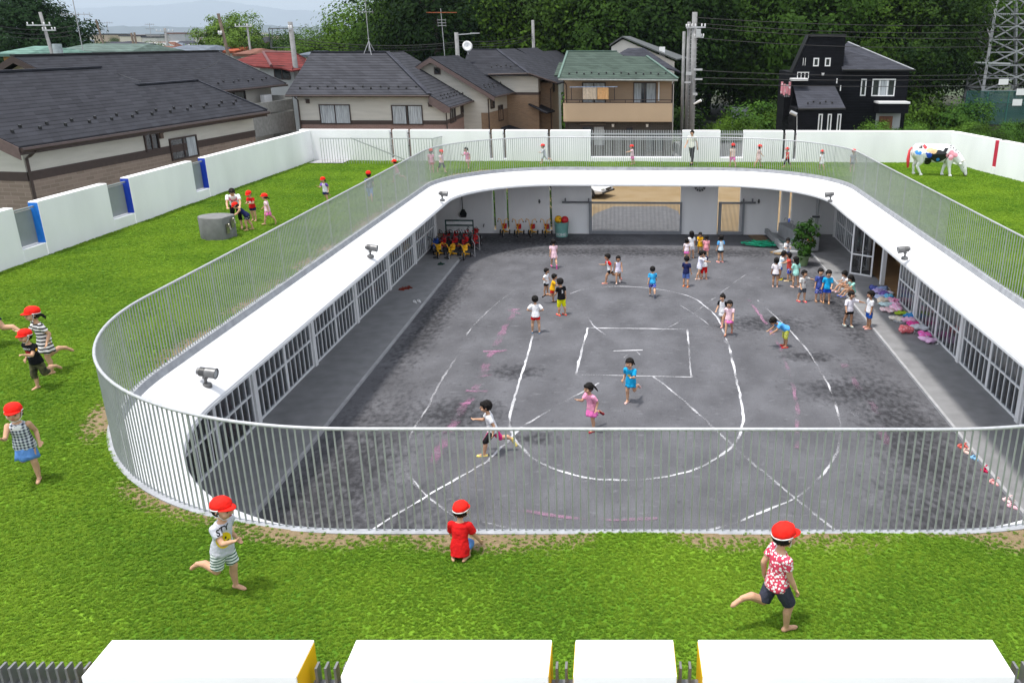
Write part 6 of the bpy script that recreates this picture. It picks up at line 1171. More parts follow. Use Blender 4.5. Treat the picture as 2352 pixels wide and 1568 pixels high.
    if cap:
        Mc = M @ Matrix.Rotation(R(-13), 3, 'X'); cm = MB(); prof = [(.98, .02), (1.03, .10), (1.04, .25), (1.00, .48), (.90, .70), (.72, .88), (.48, 1.0), (.2, 1.06), (.03, 1.07)]; n = 28; vs = []
        for (r_, z) in prof:
            for q in range(n):
                th_ = 2 * math.pi * q / n; w_ = 1 + .045 * math.sin(th_ * 8 + z * 2) * (1 if .2 < z < 1.0 else .3); vs.append(c(0, .10, .19) + Mc @ Vector((r_ * w_ * .86 * math.cos(th_), r_ * w_ * .98 * math.sin(th_), z * .93)) * hh * rr)
        cm.add(vs, [(i * n + q, i * n + (q + 1) % n, (i + 1) * n + (q + 1) % n, (i + 1) * n + q) for i in range(len(prof) - 1) for q in range(n)] + [tuple((len(prof) - 1) * n + q for q in range(n))]); co = cm.build('cap', REDCAP, t, smooth=True)
        bm = MB(); vs = []; nb = 16
        for i in range(nb + 1):
            th_ = math.pi + math.pi * (i / nb) * .84 + math.pi * .08; x, y = math.cos(th_), math.sin(th_); ex = max(0, -y) ** .8
            for (e, dz) in ((0.0, 0), (.5, -.05), (1.0, -.16)): vs.append(c(0, .10, .22) + Mc @ Vector((x * .88 * (1 + .10 * e * ex), y * (.98 + .52 * e * ex), dz * ex)) * hh * rr)
        bm.add(vs, [(3 * i + j, 3 * i + 3 + j, 3 * i + 4 + j, 3 * i + 1 + j) for i in range(nb) for j in range(2)]); bo = bm.build('brim', REDCAP, co, smooth=True); md = bo.modifiers.new('t', 'SOLIDIFY'); md.thickness = .008
        if near:
            st = MB(); st.tube([c(.87 * math.cos(a_), .10 + .97 * math.sin(a_), .19 - math.sin(a_) * .22) for a_ in [-.35 + (math.pi + .7) * i / 20 for i in range(21)]], .0065, 6); st.build('hat_band', CAPW, co, smooth=True)
            st = MB(); st.tube([c(-.82, -.05, .22), c(-.74, -.25, -.45), c(-.45, -.42, -.85), c(0, -.52, -1.0), c(.45, -.42, -.85), c(.74, -.25, -.45), c(.82, -.05, .22)], .0038, 6); st.build('chin_strap', CAPW, co, smooth=True)
    away = abs(((face + 180) % 360) - 180) > 128
    if not away or near:
        for s in (-1, 1):
            em = MB(); em.ball(c(s * .33, -.845, .02), e3(.105, .06, .065 if near else .08), 8, 6, M); eo = em.build('eye', EYE, t, smooth=True)
        mm = MB(); mm.ball(c(0, -.86, -.48), e3(.20, .08, .06), 8, 6, M); mm.build('mouth', LIP, t, smooth=True)
    if shoes:
        for (j, kn, an, f, s) in g.legs:
            q = MB(); low = Vector((0, 0, -.036)) if abs(f.z) < .1 else Vector((0, 0, -.015)); a0 = an + low - f * .040; a1 = an + low + f * .115; limb(q, [P(a0), P((a0 + a1) / 2), P(a1 - f * .015)], [.028 * rr, .026 * rr, .031 * rr], 10); fuse(q, 'shoe', cloth(shoes), t, .012, 1)
    t['_s'] = S; RIGS[t.name] = (g, P, rr, sh_o, M, hc); return t
RIGS = {}
def decal(t, kind, size, origin, direction, m, text=None, up=Vector((0, 0, 1)), name='shirt_print'):
    """a flat print laid on the shirt surface, thread-thin; origin outside the shirt, direction towards it (thing axes)"""
    o = RIGS[t.name][3]; bv = BVHTree.FromPolygons([v.co for v in o.data.vertices], [tuple(p.vertices) for p in o.data.polygons]); d = Vector(direction).normalized(); rt = d.cross(up).normalized(); u = rt.cross(d); pts = []; fs = []
    if kind == 'text':
        cu = bpy.data.curves.new('t', 'FONT'); cu.body = text; cu.size = size; cu.align_x = 'CENTER'; cu.align_y = 'CENTER'; cu.offset = size * .025; to = bpy.data.objects.new('t', cu); C.objects.link(to); bpy.context.view_layer.update(); me = bpy.data.meshes.new_from_object(to.evaluated_get(bpy.context.evaluated_depsgraph_get())); C.objects.unlink(to); bpy.data.objects.remove(to)
        b = bmesh.new(); b.from_mesh(me); bmesh.ops.triangulate(b, faces=b.faces); bmesh.ops.subdivide_edges(b, edges=b.edges, cuts=1); b.to_mesh(me); b.free(); pts = [(v.co.x, v.co.y) for v in me.vertices]; fs = [tuple(p.vertices) for p in me.polygons]
    else:
        w_, h_ = size; N = 20; pts = [(0, 0)] + [(w_ * r_ * math.cos(2 * math.pi * i / N), h_ * r_ * math.sin(2 * math.pi * i / N)) for r_ in (.5, 1) for i in range(N)]
        fs = [(0, 1 + i, 1 + (i + 1) % N) for i in range(N)] + [(1 + i, 1 + N + i, 1 + N + (i + 1) % N, 1 + (i + 1) % N) for i in range(N)]
    vs = []; miss = set()
    for (x, y) in pts:
        q = Vector(origin) + rt * x + u * y; hit = bv.ray_cast(q, d); vs.append((hit[0] - d * (.004 if kind == 'text' else .0025)) if hit[0] else q + d * .3)
        if not hit[0] or hit[1].dot(d) > -.12: miss.add(id(vs[-1]))
    bad = {i for i, v in enumerate(vs) if (v - Vector(origin)).dot(d) < .01 or id(v) in miss}
    mb = MB(); mb.add(vs, [f for f in fs if not bad & set(f)]); return mb.build(name, m, o, fix=False)
# ---- cloth colours
WHT = cloth((232, 232, 234), .04); BLK = cloth((20, 20, 24)); NAVY = cloth((30, 36, 78)); RED = cloth((205, 28, 30)); PINK = cloth((242, 160, 190)); HPINK = cloth((238, 120, 190)); PPINK = cloth((248, 205, 215)); YELO = cloth((240, 180, 30)); LIME = cloth((225, 225, 20)); CYAN = cloth((30, 165, 220)); BLUE_ = cloth((40, 80, 190)); GRY = cloth((190, 192, 200), .05); DEN = cloth((95, 140, 205)); DGRY = cloth((62, 64, 78)); MINT = cloth((170, 228, 215)); KHK = cloth((150, 150, 60)); PURP = cloth((110, 70, 170)); SKY_ = cloth((90, 170, 235)); BLUES = cloth((70, 110, 200), .35)
STRIPE = wavemat('stripe_black_white', (.78, .74, .74), (.015, .015, .018), 'Z', 17., .58); STRG = wavemat('stripe_green_white', (.70, .74, .72), (.03, .10, .075), 'Z', 30., .62); CHECK = wavemat('check_navy', (.62, .65, .70), (.02, .03, .06), 'Z', 26., .5, second='X'); FLOR = spotmat('flower_red', lin((205, 70, 95)), (.82, .80, .80), 38., .44); CAMO = mat('camo', lin((96, 92, 60)), .9, .3, 14, col2=lin((30, 34, 26))); PLAID = wavemat('plaid_tan', lin((225, 200, 195)), lin((150, 110, 110)), 'Z', 16., .7, second='X'); PATB = spotmat('pattern_blue', lin((60, 80, 180)), lin((225, 225, 235)), 22, .3); DARKD = spotmat('pattern_dark', lin((60, 66, 84)), lin((170, 175, 190)), 26, .3)
GL = 'children in red caps on the roof lawn'; GY = 'children playing in the grey yard'
# ---- on the lawn, near
near_kids = {}
person('child mostly out of the frame at the left edge, one hand and heel showing', (-50, 800), (-72, 640), LZ, 275, 'stride', RED, bottom=NAVY, cap=True, group=GL, near=True)
near_kids['stripe'] = person('girl in black and white striped dress and red cap running behind the boy in black', (116, 861), (99, 704), LZ, 322, 'run', None, dress=(STRIPE, .20, .125), sleeves=.6, hair='tail', cap=True, group=GL, near=True)
near_kids['black'] = person('boy in black printed T-shirt, camouflage trousers and red cap running at the left', (84, 894), (68, 753), LZ, 345, 'runm', BLK, bottom=CAMO, blen=1.35, cap=True, group=GL, near=True)
near_kids['check'] = person('girl in checked top, denim skirt and red cap running at lower left', (90, 1106), (70, 921), LZ, 22, 'run', CHECK, sleeves=0, skirt=(DEN, .17, .11), hair='tail', cap=True, group=GL, near=True, hem=-.06)
near_kids['smile'] = person('boy in grey smiley T-shirt and green striped shorts running right, red cap', (550, 1352), (515, 1132), LZ, 74, 'run', GRY, bottom=STRG, blen=.85, cap=True, group=GL, near=True)
near_kids['kneel'] = person('child in red T-shirt and red cap kneeling with back to us at the railing', (1058, 1280), (1064, 1162), LZ, 176, 'kneel', RED, sleeves=.8, bottom=DEN, blen=.8, cap=True, group=GL, near=True, hgt=.62, hem=-.09)
near_kids['flower'] = person('child in red flowered shirt and dark shorts running right in the foreground', (1812, 1447), (1786, 1205), LZ, 112, (2, (-20, 90, 5), (28, 34, 3), (-30, 40, 8, 0), (12, 12, 6, 0), 0, 8), FLOR, bottom=DGRY, blen=.95, cap=True, group=GL, near=True)
# ---- on the lawn, farther
near_kids['teach'] = person('teacher in white T-shirt and pink apron bending over the children, hands on knees', (547, 524), (552, 429), LZ, 22, 'bendw', WHT, bottom=BLK, blen=1.4, hair='girl', adult=True, group='teachers on the roof lawn', cat='woman', near=True)
near_kids['redkid'] = person('child in red printed T-shirt and red cap standing beside the bending teacher', (584, 508), (580, 437), LZ, 350, 'down', RED, bottom=NAVY, cap=True, group=GL)
person('child in navy top bending down in front of the teacher, red cap', (572, 529), (568, 464), LZ, 288, 'bendw', NAVY, sleeves=0, bottom=spotmat('dots_navy', lin((30, 34, 60)), (.7, .7, .72), 30, .25), cap=True, group=GL)
person('girl in pink skirt and red cap walking up to the teacher', (634, 516), (619, 442), LZ, 285, 'walk', PPINK, skirt=(HPINK, .16, .12), hair='tail', cap=True, group=GL)
near_kids['purple'] = person('girl in purple and white top with red cap running across the far lawn', (752, 468), (748, 406), LZ, 340, 'run', cloth((225, 220, 235)), sleeve_m=PURP, skirt=(NAVY, .13, .11), hair='tail', cap=True, group=GL)
person('girl in dark patterned top and jeans behind the left railing, red cap', (855, 465), (853, 394), LZ, 190, 'walk', DARKD, bottom=DEN, blen=1.6, hair='bob', cap=True, group=GL)
person('girl in pink top and white shorts running left behind the railing, red cap', (903, 419), (887, 366), LZ, 262, 'stride', PINK, bottom=WHT, cap=True, hair='tail', group=GL)
person('child in pink top facing away, left one of a pair behind the railing bend', (993, 397), (995, 341), LZ, 170, 'stand', PINK, bottom=RED, cap=True, hair='bob', group=GL)
person('child in pale top and dark trousers, right one of a pair behind the railing bend', (1006, 397), (1003, 343), LZ, 60, 'walk', PPINK, bottom=DGRY, blen=1.3, cap=True, group=GL)
person('bareheaded girl in pink running along the far lawn', (1076, 388), (1079, 338), LZ, 335, 'run', PINK, skirt=(PPINK, .14, .11), hair='pig', group=GL)
person('child in grey and red cap striding left along the far lawn', (1243, 376), (1246, 330), LZ, 275, 'stridem', GRY, sleeves=1.3, bottom=GRY, blen=1.2, cap=True, group=GL)
person('girl in pink skirt stretching both arms out before the far barred opening', (1453, 378), (1450, 332), LZ, 275, 'arms', PPINK, skirt=(HPINK, .18, .11), hair='tail', cap=True, group=GL)
person('teacher in white T-shirt and black trousers walking along the far lawn, black hair tied back', (1589, 378), (1587, 298), LZ, 335, 'walk', cloth((225, 225, 210)), bottom=BLK, blen=1.9, hair='tail', adult=True, group='teachers on the roof lawn', cat='woman', shoes=(30, 30, 30))
person('child in tan flowered top and pink shorts right of the far teacher', (1689, 386), (1691, 330), LZ, 195, 'walk', spotmat('flower_tan', lin((225, 205, 190)), lin((190, 110, 110)), 30, .25), bottom=HPINK, blen=.9, hair='pig', cap=True, group=GL)
person('girl in tan plaid dress and red cap on the far lawn', (1733, 385), (1732, 332), LZ, 100, 'walk', None, dress=(PLAID, .22, .13), hair='bob', cap=True, group=GL)
person('child in red top and black trousers walking left on the far lawn', (1816, 386), (1818, 338), LZ, 290, 'walkm', RED, bottom=BLK, blen=1.6, cap=True, group=GL)
person('girl in white dress with dark plaits at the right end of the far lawn', (1892, 393), (1891, 345), LZ, 190, 'walk', None, dress=(WHT, .22, .13), hair='pig', cap=True, group=GL)
person('child whose red cap just shows over the right railing bend', (1957, 396), (1952, 342), LZ, 10, 'stand', cloth((150, 150, 165)), bottom=DGRY, cap=True, group=GL)
# ---- in the yard
person('girl in pink dress with pigtails walking away at the back of the yard', Q_(735, 535), Q_(738, 133), 0, 195, 'walk', None, dress=(PPINK, .20, .125), hair='pig', shoes=(235, 110, 180), group=GY)
person('boy in white T-shirt and black shorts behind the boy in yellow', Q_(600, 890), Q_(618, 515), 0, 70, 'hips', WHT, bottom=BLK, group=GY, skin=SKIN2)
person('boy in yellow T-shirt and red shorts running right', Q_(700, 985), Q_(685, 588), 0, 95, 'run', YELO, bottom=RED, shoes=(40, 40, 48), group=GY, skin=SKIN2)
near_kids['jersey'] = person('boy in black numbered jersey, yellow shorts and red shoes', Q_(800, 1165), Q_(765, 655), 0, 218, 'stand2', BLK, bottom=LIME, blen=1.05, shoes=(238, 75, 65), group=GY)
person('boy in white T-shirt and red shorts with hands on hips', Q_(450, 1405), Q_(450, 893), 0, 182, 'hips', WHT, bottom=RED, blen=.5, shoes=(70, 110, 140), group=GY, sleeves=.8)
person('boy in white shirt with red sleeves running left', Q_(1395, 735), Q_(1315, 325), 0, 282, 'stride', WHT, sleeve_m=RED, bottom=BLK, blen=.5, shoes=(225, 150, 140), group=GY, skin=SKIN2)
person('girl in white sleeveless top walking toward the camera', Q_(1605, 712), Q_(1600, 325), 0, 2, 'walkm', cloth((230, 222, 245)), sleeves=0, bottom=WHT, blen=.4, hair='bob', shoes=(225, 205, 200), group=GY, skin=SKIN2)
person('boy in blue T-shirt and dark blue shorts walking away, alone in the middle', Q_(2085, 940), Q_(2072, 513), 0, 184, 'walk', cloth((60, 170, 230), .25), sleeves=.7, bottom=PATB, blen=.8, shoes=(110, 115, 130), group=GY)
person('tall girl in white with long black hair at the back of the small group', R_(185, 400), R_(183, 97), 0, 200, 'stand', WHT, bottom=WHT, blen=.7, hair='long', group=GY)
person('girl in white top and pink skirt at the left of the small group', R_(135, 425), R_(137, 180), 0, 182, 'stand', cloth((240, 225, 230)), skirt=(HPINK, .15, .11), hair='bob', group=GY)
person('child in yellow dress facing the small group', R_(283, 345), R_(280, 112), 0, 350, 'down', None, dress=(YELO, .22, .115), hair='bob', group=GY)
person('child in plain pink T-shirt with back to us in the small group', R_(350, 395), R_(352, 145), 0, 178, 'stand', cloth((250, 165, 175)), bottom=cloth((240, 150, 160)), blen=.7, sleeves=.7, group=GY)
person('girl in white and blue top with black shorts right of the small group', R_(505, 443), R_(488, 137), 0, 208, 'stand', cloth((215, 232, 245)), sleeve_m=SKY_, bottom=BLK, blen=.5, hair='bob', shoes=(240, 160, 160), group=GY)
person('boy in navy T-shirt with orange shoes at the front of the small group', R_(130, 712), R_(150, 375), 0, 160, 'stand2', NAVY, sleeves=.7, bottom=cloth((90, 115, 180), .3), blen=.9, shoes=(245, 120, 30), group=GY)
person('boy in long white T-shirt turning right in the small group', R_(275, 632), R_(245, 315), 0, 100, 'arms', cloth((228, 228, 245), .05), bottom=WHT, blen=.5, sleeves=.8, hem=-.09, shoes=(225, 200, 190), group=GY)
person('boy in white shirt with navy sleeves and red trousers in the small group', R_(325, 628), R_(330, 322), 0, 200, 'down', WHT, sleeve_m=NAVY, bottom=RED, blen=1.25, shoes=(200, 150, 130), group=GY)
person('girl with a topknot, white shirt with black sleeves, behind the girl in pink', R_(525, 1130), R_(540, 770), 0, 335, 'walk', WHT, sleeve_m=BLK, skirt=(WHT, .15, .11), hair='bun', shoes=(235, 165, 165), group=GY)
person('girl in pink dress with black hair walking beside the girl with a topknot', R_(635, 1225), R_(630, 840), 0, 345, 'walkm', PPINK, skirt=(HPINK, .13, .115), hair='bob', shoes=(190, 130, 110), group=GY, hem=-.04)
person('boy in cyan T-shirt and patterned lime shorts bending over, hands on knees', R_(1212, 1375), R_(1140, 1050), 0, 285, 'bend', SKY_, bottom=spotmat('lime_pattern', lin((190, 195, 80)), lin((235, 235, 200)), 20, .25), blen=1.1, shoes=(225, 45, 45), group=GY, skin=SKIN2)
near_kids['printed'] = person('boy in white printed shirt and blue trousers beside the pot plant', R_(1235, 440), R_(1228, 172), 0, 5, 'down', WHT, sleeves=.9, bottom=BLUE_, blen=1.1, group=GY)
person('girl in white T-shirt and dark shorts with back to us, left of the huddle', R_(1112, 712), R_(1140, 388), 0, 172, 'stand', cloth((240, 232, 236)), sleeves=.8, bottom=DGRY, blen=.4, hair='bob', shoes=(220, 180, 165), group=GY, skin=SKIN2)
person('child with yellow shoes in the middle of the huddle', R_(1165, 635), R_(1192, 318), 0, 95, 'down', cloth((210, 225, 235)), bottom=BLUES, hair='bob', shoes=(245, 225, 30), group=GY, skin=SKIN2)
person('child in red top behind the girl in mint', R_(1262, 650), R_(1300, 335), 0, 262, 'arms', cloth((225, 90, 80)), bottom=PATB, blen=.9, hair='bob', shoes=(225, 205, 160), group=GY)
person('girl in mint green T-shirt with back turned, right of the huddle', R_(1330, 718), R_(1325, 380), 0, 205, 'stand2', MINT, sleeves=.8, bottom=DGRY, blen=.3, hem=-.08, hair='long', shoes=(230, 190, 175), group=GY)
near_kids['greyboy'] = person('boy in grey printed T-shirt stretching one arm to the right', R_(1405, 880), R_(1455, 525), 0, 25, 'armL', cloth((205, 203, 200), .05), sleeves=.8, bottom=cloth((90, 95, 105), .35), blen=.8, shoes=(235, 90, 100), group=GY)
person('boy in dark blue patterned shirt standing next to the boy in cyan', R_(1590, 880), R_(1615, 510), 0, 5, 'stand', cloth((70, 85, 150), .25), sleeves=.8, bottom=PATB, blen=1.0, shoes=(150, 110, 80), group=GY)
person('boy in bright cyan T-shirt and blue shorts looking down', R_(1675, 895), R_(1690, 525), 0, 350, 'stand2', CYAN, sleeves=.8, bottom=BLUE_, blen=.7, shoes=(170, 130, 90), group=GY)
person('girl in white sitting on the pavement edge, left one of the seated two', R_(1895, 760), R_(1885, 610), .06, 290, 'sit', WHT, bottom=cloth((220, 130, 70)), blen=.6, hair='bob', shoes=(235, 200, 205), group=GY, hgt=.74)
person('girl in mint sitting on the pavement edge, right one of the seated two', R_(1965, 815), R_(1945, 655), .06, 285, 'sit', MINT, bottom=cloth((200, 110, 60)), blen=.6, hair='long', shoes=(110, 130, 200), group=GY, hgt=.74)
person('boy in white T-shirt and black shorts reaching out to the boy at the pavement', R_(1915, 1148), R_(1945, 755), 0, 12, 'armL', cloth((240, 236, 245), .04), sleeves=.9, bottom=BLK, blen=.55, shoes=(205, 215, 205), group=GY, skin=SKIN2)
person('boy in white T-shirt and blue shorts standing at the pavement edge', R_(2128, 1172), R_(2165, 755), 0, 284, 'stand', cloth((225, 225, 228), .04), sleeves=.7, bottom=cloth((40, 100, 200), .3), blen=.85, shoes=(235, 170, 160), group=GY, skin=SKIN2)
near_kids['cyan'] = person('laughing girl in cyan T-shirt dress running with flying black ponytail', S_(1972, 580), S_(1895, 78), 0, 338, 'runm', CYAN, sleeves=.75, skirt=(CYAN, .12, .105), hair='pony', shoes=(230, 190, 185), group=GY, hem=-.06)
person('girl in bright pink dress running left with long ponytail, foot kicked up', S_(1590, 905), S_(1560, 367), 0, 312, 'run', PINK, sleeves=.7, skirt=(HPINK, .15, .12), hair='pony', shoes=(150, 50, 60), group=GY, hem=-.02)
person('boy in white T-shirt and black and pink trousers running left behind the railing', S_(380, 1170), S_(280, 575), 0, 282, 'stride', WHT, sleeves=.6, bottom=wavemat('black_pink', (.012, .012, .014), lin((225, 50, 130)), 'X', 2.0, .52), blen=1.05, shoes=(230, 210, 120), group=GY)
finish()
# ---- prints on shirts
g_ = RIGS[near_kids['smile'].name]; c0 = g_[1](g_[0].hip + g_[0].up * g_[0].tl * .45); dd = Vector((.80, 1, .0)); YP = mat('print_yellow', lin((240, 205, 20)), .8); BP = mat('print_black', (.012, .012, .012), .8); WP = mat('print_white', (.75, .75, .75), .8); RP = mat('print_red', lin((170, 40, 40)), .8)
dv = dd.normalized(); decal(near_kids['smile'], 'disc', (.072, .088), c0 - dv * .4, dv, YP); decal(near_kids['smile'], 'text', .075, c0 - dv * .4 + Vector((0, 0, .125)), dv, BP, 'STY')
rt_ = dv.cross(Vector((0, 0, 1))).normalized()
for s in (-1, 1): o = decal(near_kids['smile'], 'disc', (.008, .014), c0 - dv * .4 + rt_ * .02 * s + Vector((0, 0, .022)), dv, BP); o.location = -dv * .003
for i in range(5): a_ = R(200 + 35 * i); o = decal(near_kids['smile'], 'disc', (.011, .007), c0 - dv * .4 + rt_ * .042 * math.cos(a_) + Vector((0, 0, .045 * math.sin(a_))), dv, BP); o.location = -dv * .003
g_ = RIGS[near_kids['black'].name]; c0 = g_[1](g_[0].hip + g_[0].up * g_[0].tl * .5); fd = Vector((0, 1, 0))
decal(near_kids['black'], 'text', .040, c0 - fd * .4 + Vector((0, 0, .075)), fd, WP, 'FREEDOM'); decal(near_kids['black'], 'disc', (.055, .03), c0 - fd * .4 + Vector((0, 0, .015)), fd, RP); decal(near_kids['black'], 'disc', (.06, .012), c0 - fd * .4 + Vector((0, 0, -.045)), fd, WP)
ty = Vector((-1, .25, 0)); decal(near_kids['black'], 'disc', (.022, .022), c0 - ty * .5 + Vector((0, 0, .07)), ty, mat('print_orange', lin((245, 170, 30)), .8))
g_ = RIGS[near_kids['jersey'].name]; c0 = g_[1](g_[0].hip + g_[0].up * g_[0].tl * .6); decal(near_kids['jersey'], 'text', .13, c0 + fd * .4, -fd, WP, '5')
for kk, col in (('redkid', WP), ('printed', mat('print_grey', (.2, .2, .24), .8)), ('greyboy', RP), ('cyan', mat('print_gold', lin((220, 200, 90)), .8))):
    g_ = RIGS[near_kids[kk].name]; c0 = g_[1](g_[0].hip + g_[0].up * g_[0].tl * .55); decal(near_kids[kk], 'disc', (.045, .032 if kk != 'greyboy' else .012), c0 - fd * .4, fd, col)
g_ = RIGS[near_kids['teach'].name]; c0 = g_[1](g_[0].hip + g_[0].up * g_[0].tl * .42); av = -(g_[0].up.cross(Vector((1, 0, 0)))).normalized(); av = av if av.y > 0 else -av; decal(near_kids['teach'], 'disc', (.145, .25), c0 - av * .5, av, spotmat('apron_pink', lin((200, 90, 120)), lin((235, 170, 185)), 16, .35), up=g_[0].up, name='apron')
g_ = RIGS[near_kids['check'].name]; c0 = g_[1](g_[0].hip + g_[0].up * g_[0].tl * .88)
for d_ in (fd, -fd): decal(near_kids['check'], 'disc', (.10, .05), c0 - d_ * .4, d_, WP, name='yoke')
# ================================================================ COW STATUE
def cow():
    p = (gp(*r4(1465, 1330), LZ) + gp(*r4(1710, 1365), LZ)) / 2; t = thing('cow_statue', 'white grazing cow statue with black, blue, orange and pink paintings on its flank', 'statue', (p.x + .02, p.y + .1, LZ), R(-14)); b = MB(); V = Vector
    lat = V((0, 1, 0))
    def rg(lv): rings(b, [(V(c), a, d) for c, a, d in lv], lat)
    rg([((-.86, 0, .98), .12, .16), ((-.80, 0, .97), .22, .27), ((-.6, 0, .93), .28, .32), ((-.3, 0, .88), .31, .35), ((0, 0, .87), .32, .37), ((.3, 0, .88), .30, .36), ((.52, 0, .90), .25, .34), ((.68, 0, .88), .16, .25)])
    limb(b, [V((.5, 0, .95)), V((.78, 0, .80)), V((1.02, 0, .56)), V((1.10, 0, .42))], [.24, .21, .16, .13], 14); limb(b, [V((1.08, 0, .46)), V((1.14, 0, .32)), V((1.22, 0, .17)), V((1.24, 0, .11))], [.13, .12, .085, .08], 12)
    b.ball((.62, 0, .66), (.14, .12, .22), 12, 8)
    for (x, y, k) in ((-.72, .15, 0), (-.60, -.17, 0), (.44, .15, 1), (.56, -.15, 1)):
        if k: limb(b, [V((x, y, .75)), V((x + .02, y, .42)), V((x + .03 * (1 if y < 0 else -1), y, .36)), V((x + .08 * (1 if y < 0 else -1), y, .08))], [.14, .075, .066, .045], 10)
        else: limb(b, [V((x, y, .85)), V((x + .10, y, .55)), V((x - .02, y, .38)), V((x + (.14 if y < 0 else .0), y, .08))], [.19, .11, .06, .045], 10)
        e = x + (.08 * (1 if y < 0 else -1) if k else (.14 if y < 0 else 0)); b.ball((e + .02, y, .045), (.075, .06, .05), 10, 6)
    b.ball((-.25, 0, .55), (.16, .14, .13), 10, 8)
    mats = [mat('statue_white', (.78, .78, .78), .25, .02), mat('statue_black', (.015, .015, .016), .25), mat('statue_blue', lin((50, 130, 215)), .3), mat('statue_orange', lin((240, 200, 150)), .3, .15, 8), mat('statue_pink', lin((245, 160, 175)), .3, .15, 6), mat('statue_navy', lin((35, 80, 190)), .3), mat('statue_red', lin((190, 40, 50)), .3), mat('statue_darkline', (.02, .02, .02), .3)]
    o = fuse(b, 'body', mats[0], t, .016, 3); finish(); me = o.data; me.materials.clear()
    for m in mats: me.materials.append(m)
    blobs = [(2, -.70, .92, .075), (2, -.58, .91, .06), (3, -.18, 1.02, .11), (3, -.04, .99, .09), (3, -.30, 1.0, .05), (5, -.24, .82, .10), (5, -.33, .88, .06), (4, .60, .92, .11), (4, .72, .86, .10), (4, .60, .76, .10), (4, .50, .84, .08), (6, -.45, 1.16, .05), (6, -.40, 1.12, .05)]
    for pl in me.polygons:
        c = pl.center; mi = 0
        if c.y < .05:
            wob = .04 * math.sin(c.x * 13) * math.cos(c.z * 11)
            if ((c.x - .10) / .34) ** 2 + ((c.z - .80) / .23) ** 2 < 1 + wob * 6 or (abs(c.x - .30 - (c.z - .9) * .5) < .07 and .62 < c.z < 1.12): mi = 1
            if -.36 < c.x < -.1 and c.z < .72 + wob: mi = 1
            if ((c.x - .12) ** 2 + (c.z - .66) ** 2) < .0045: mi = 2
            for (m_, x, z, r_) in blobs:
                if (c.x - x) ** 2 + (c.z - z) ** 2 < (r_ + wob * .6) ** 2: mi = m_
            if -.64 < c.x < -.50 and abs(c.z - 1.13) < .05: mi = 1
            if abs(c.x - .44 - .06 * math.sin(c.z * 9)) < .018 and .35 < c.z < .85: mi = 1
        if abs(c.y) < .22 and .45 < c.x < .98 and c.z > 1.30 - .55 * c.x + .10 and c.y < .1: mi = 7 if math.sin(c.x * 60) > -.1 and math.sin(c.z * 75) > -.2 else 0
        if c.x > 1.03 and c.z < .3 and abs(c.y) < .06 and c.x > 1.12: mi = 7
        pl.material_index = mi
    h = MB()
    for s in (-1, 1): h.tube([(1.02, s * .10, .58), (1.06, s * .26, .64), (1.16, s * .32, .70)], [.035, .028, .006], 8)
    h.build('horn', mat('horn_cream', (.7, .68, .6), .4), t, smooth=True); e = MB()
    for s in (-1, 1): e.ball((.98, s * .20, .52), (.05, .10, .04), 10, 6)
    e.build('ear', mats[0], t, smooth=True); tl = MB(); tl.tube([(-.88, -.02, 1.08), (-.97, -.03, .95), (-.98, -.03, .6), (-.96, -.03, .28)], [.035, .04, .07, .04], 10); tl.build('tail', mat('statue_tail_red', lin((245, 70, 80)), .3), t, smooth=True)
    ey = MB()
    for s in (-1, 1): ey.ball((1.12, s * .105, .38), (.03, .02, .03), 8, 6)
    ey.build('eye', mats[1], t, smooth=True)
cow()
# ================================================================ DRINKING POST on the lawn
dp = gp(488, 553, LZ); t = thing('tap_block', 'rounded grey concrete block with taps standing on the left lawn', 'water tap', (dp.x, dp.y + .42, LZ), R(-12))
poly = [(.50 * math.cos(a_), .42 * math.sin(a_)) for a_ in [R(38 + i * (284 / 24)) for i in range(25)]]; b = MB(); b.prism([(x - .02 if x > .38 else x, y) for x, y in poly], -.02, .60); bevel(b.build('block', mat('block_concrete', (.17, .17, .168), .85, .1, 5, .1, 40), t), .015)
for (y, z) in ((-.12, .30), (.10, .42)):
    b = MB(); b.box(.39, .41, y - .06, y + .06, z - .14, z + .12); b.tube([(.40, y, z + .05), (.47, y, z + .06), (.49, y, z - .03)], .022, 8); b.ball((.45, y, z + .10), .03, 8, 6); b.build('tap', mat('tap_brass', (.35, .33, .27), .3, metal=.8), t)
# ================================================================ BACK OF THE YARD
def wallp(u, v, Y=38.36): return fp(u, v, Y)
def gate(u0, u1, v0, v1, Y, label, ru0, ru1, nbar):
    a, c = fp(u0, v1, Y), fp(u1, v0, Y); t = thing('sliding_gate', label, 'gate', ((a.x + c.x) / 2, Y, 0)); z1 = c.z; x0, x1 = a.x, c.x; b = MB()
    for (xa, xb, za, zb) in ((x0, x0 + .14, .03, z1), (x1 - .10, x1, .03, z1), (x0 + .14, x1 - .1, z1 - .09, z1 - .004), (x0 + .14, x1 - .1, .034, .16)): b.box(xa, xb, Y - .04, Y + .02, za, zb)
    b.build('gate_frame', mat('gate_grey', (.24, .25, .27), .5, .05, 4), t, world=True); b = MB(); n = nbar
    for i in range(1, n): x = x0 + .14 + (x1 - x0 - .24) * i / n; b.box(x - .008, x + .008, Y - .025, Y - .002, .16, z1 - .09)
    b.build('gate_bar', MATS['gate_grey'], t, world=True); b = MB(); ra, rb = fp(ru0, v0 + 1, Y - .06), fp(ru1, v0 + 1, Y - .06); b.box(ra.x, rb.x, Y - .10, Y - .045, z1 - .06, z1 + .02)
    for x in (ra.x + .15, rb.x - .15): b.box(x - .03, x + .03, Y - .13, Y - .02, z1 - .02, z1 + .16)
    b.build('guide_rail', mat('gate_grey_dark', (.17, .175, .19), .5), t, world=True)
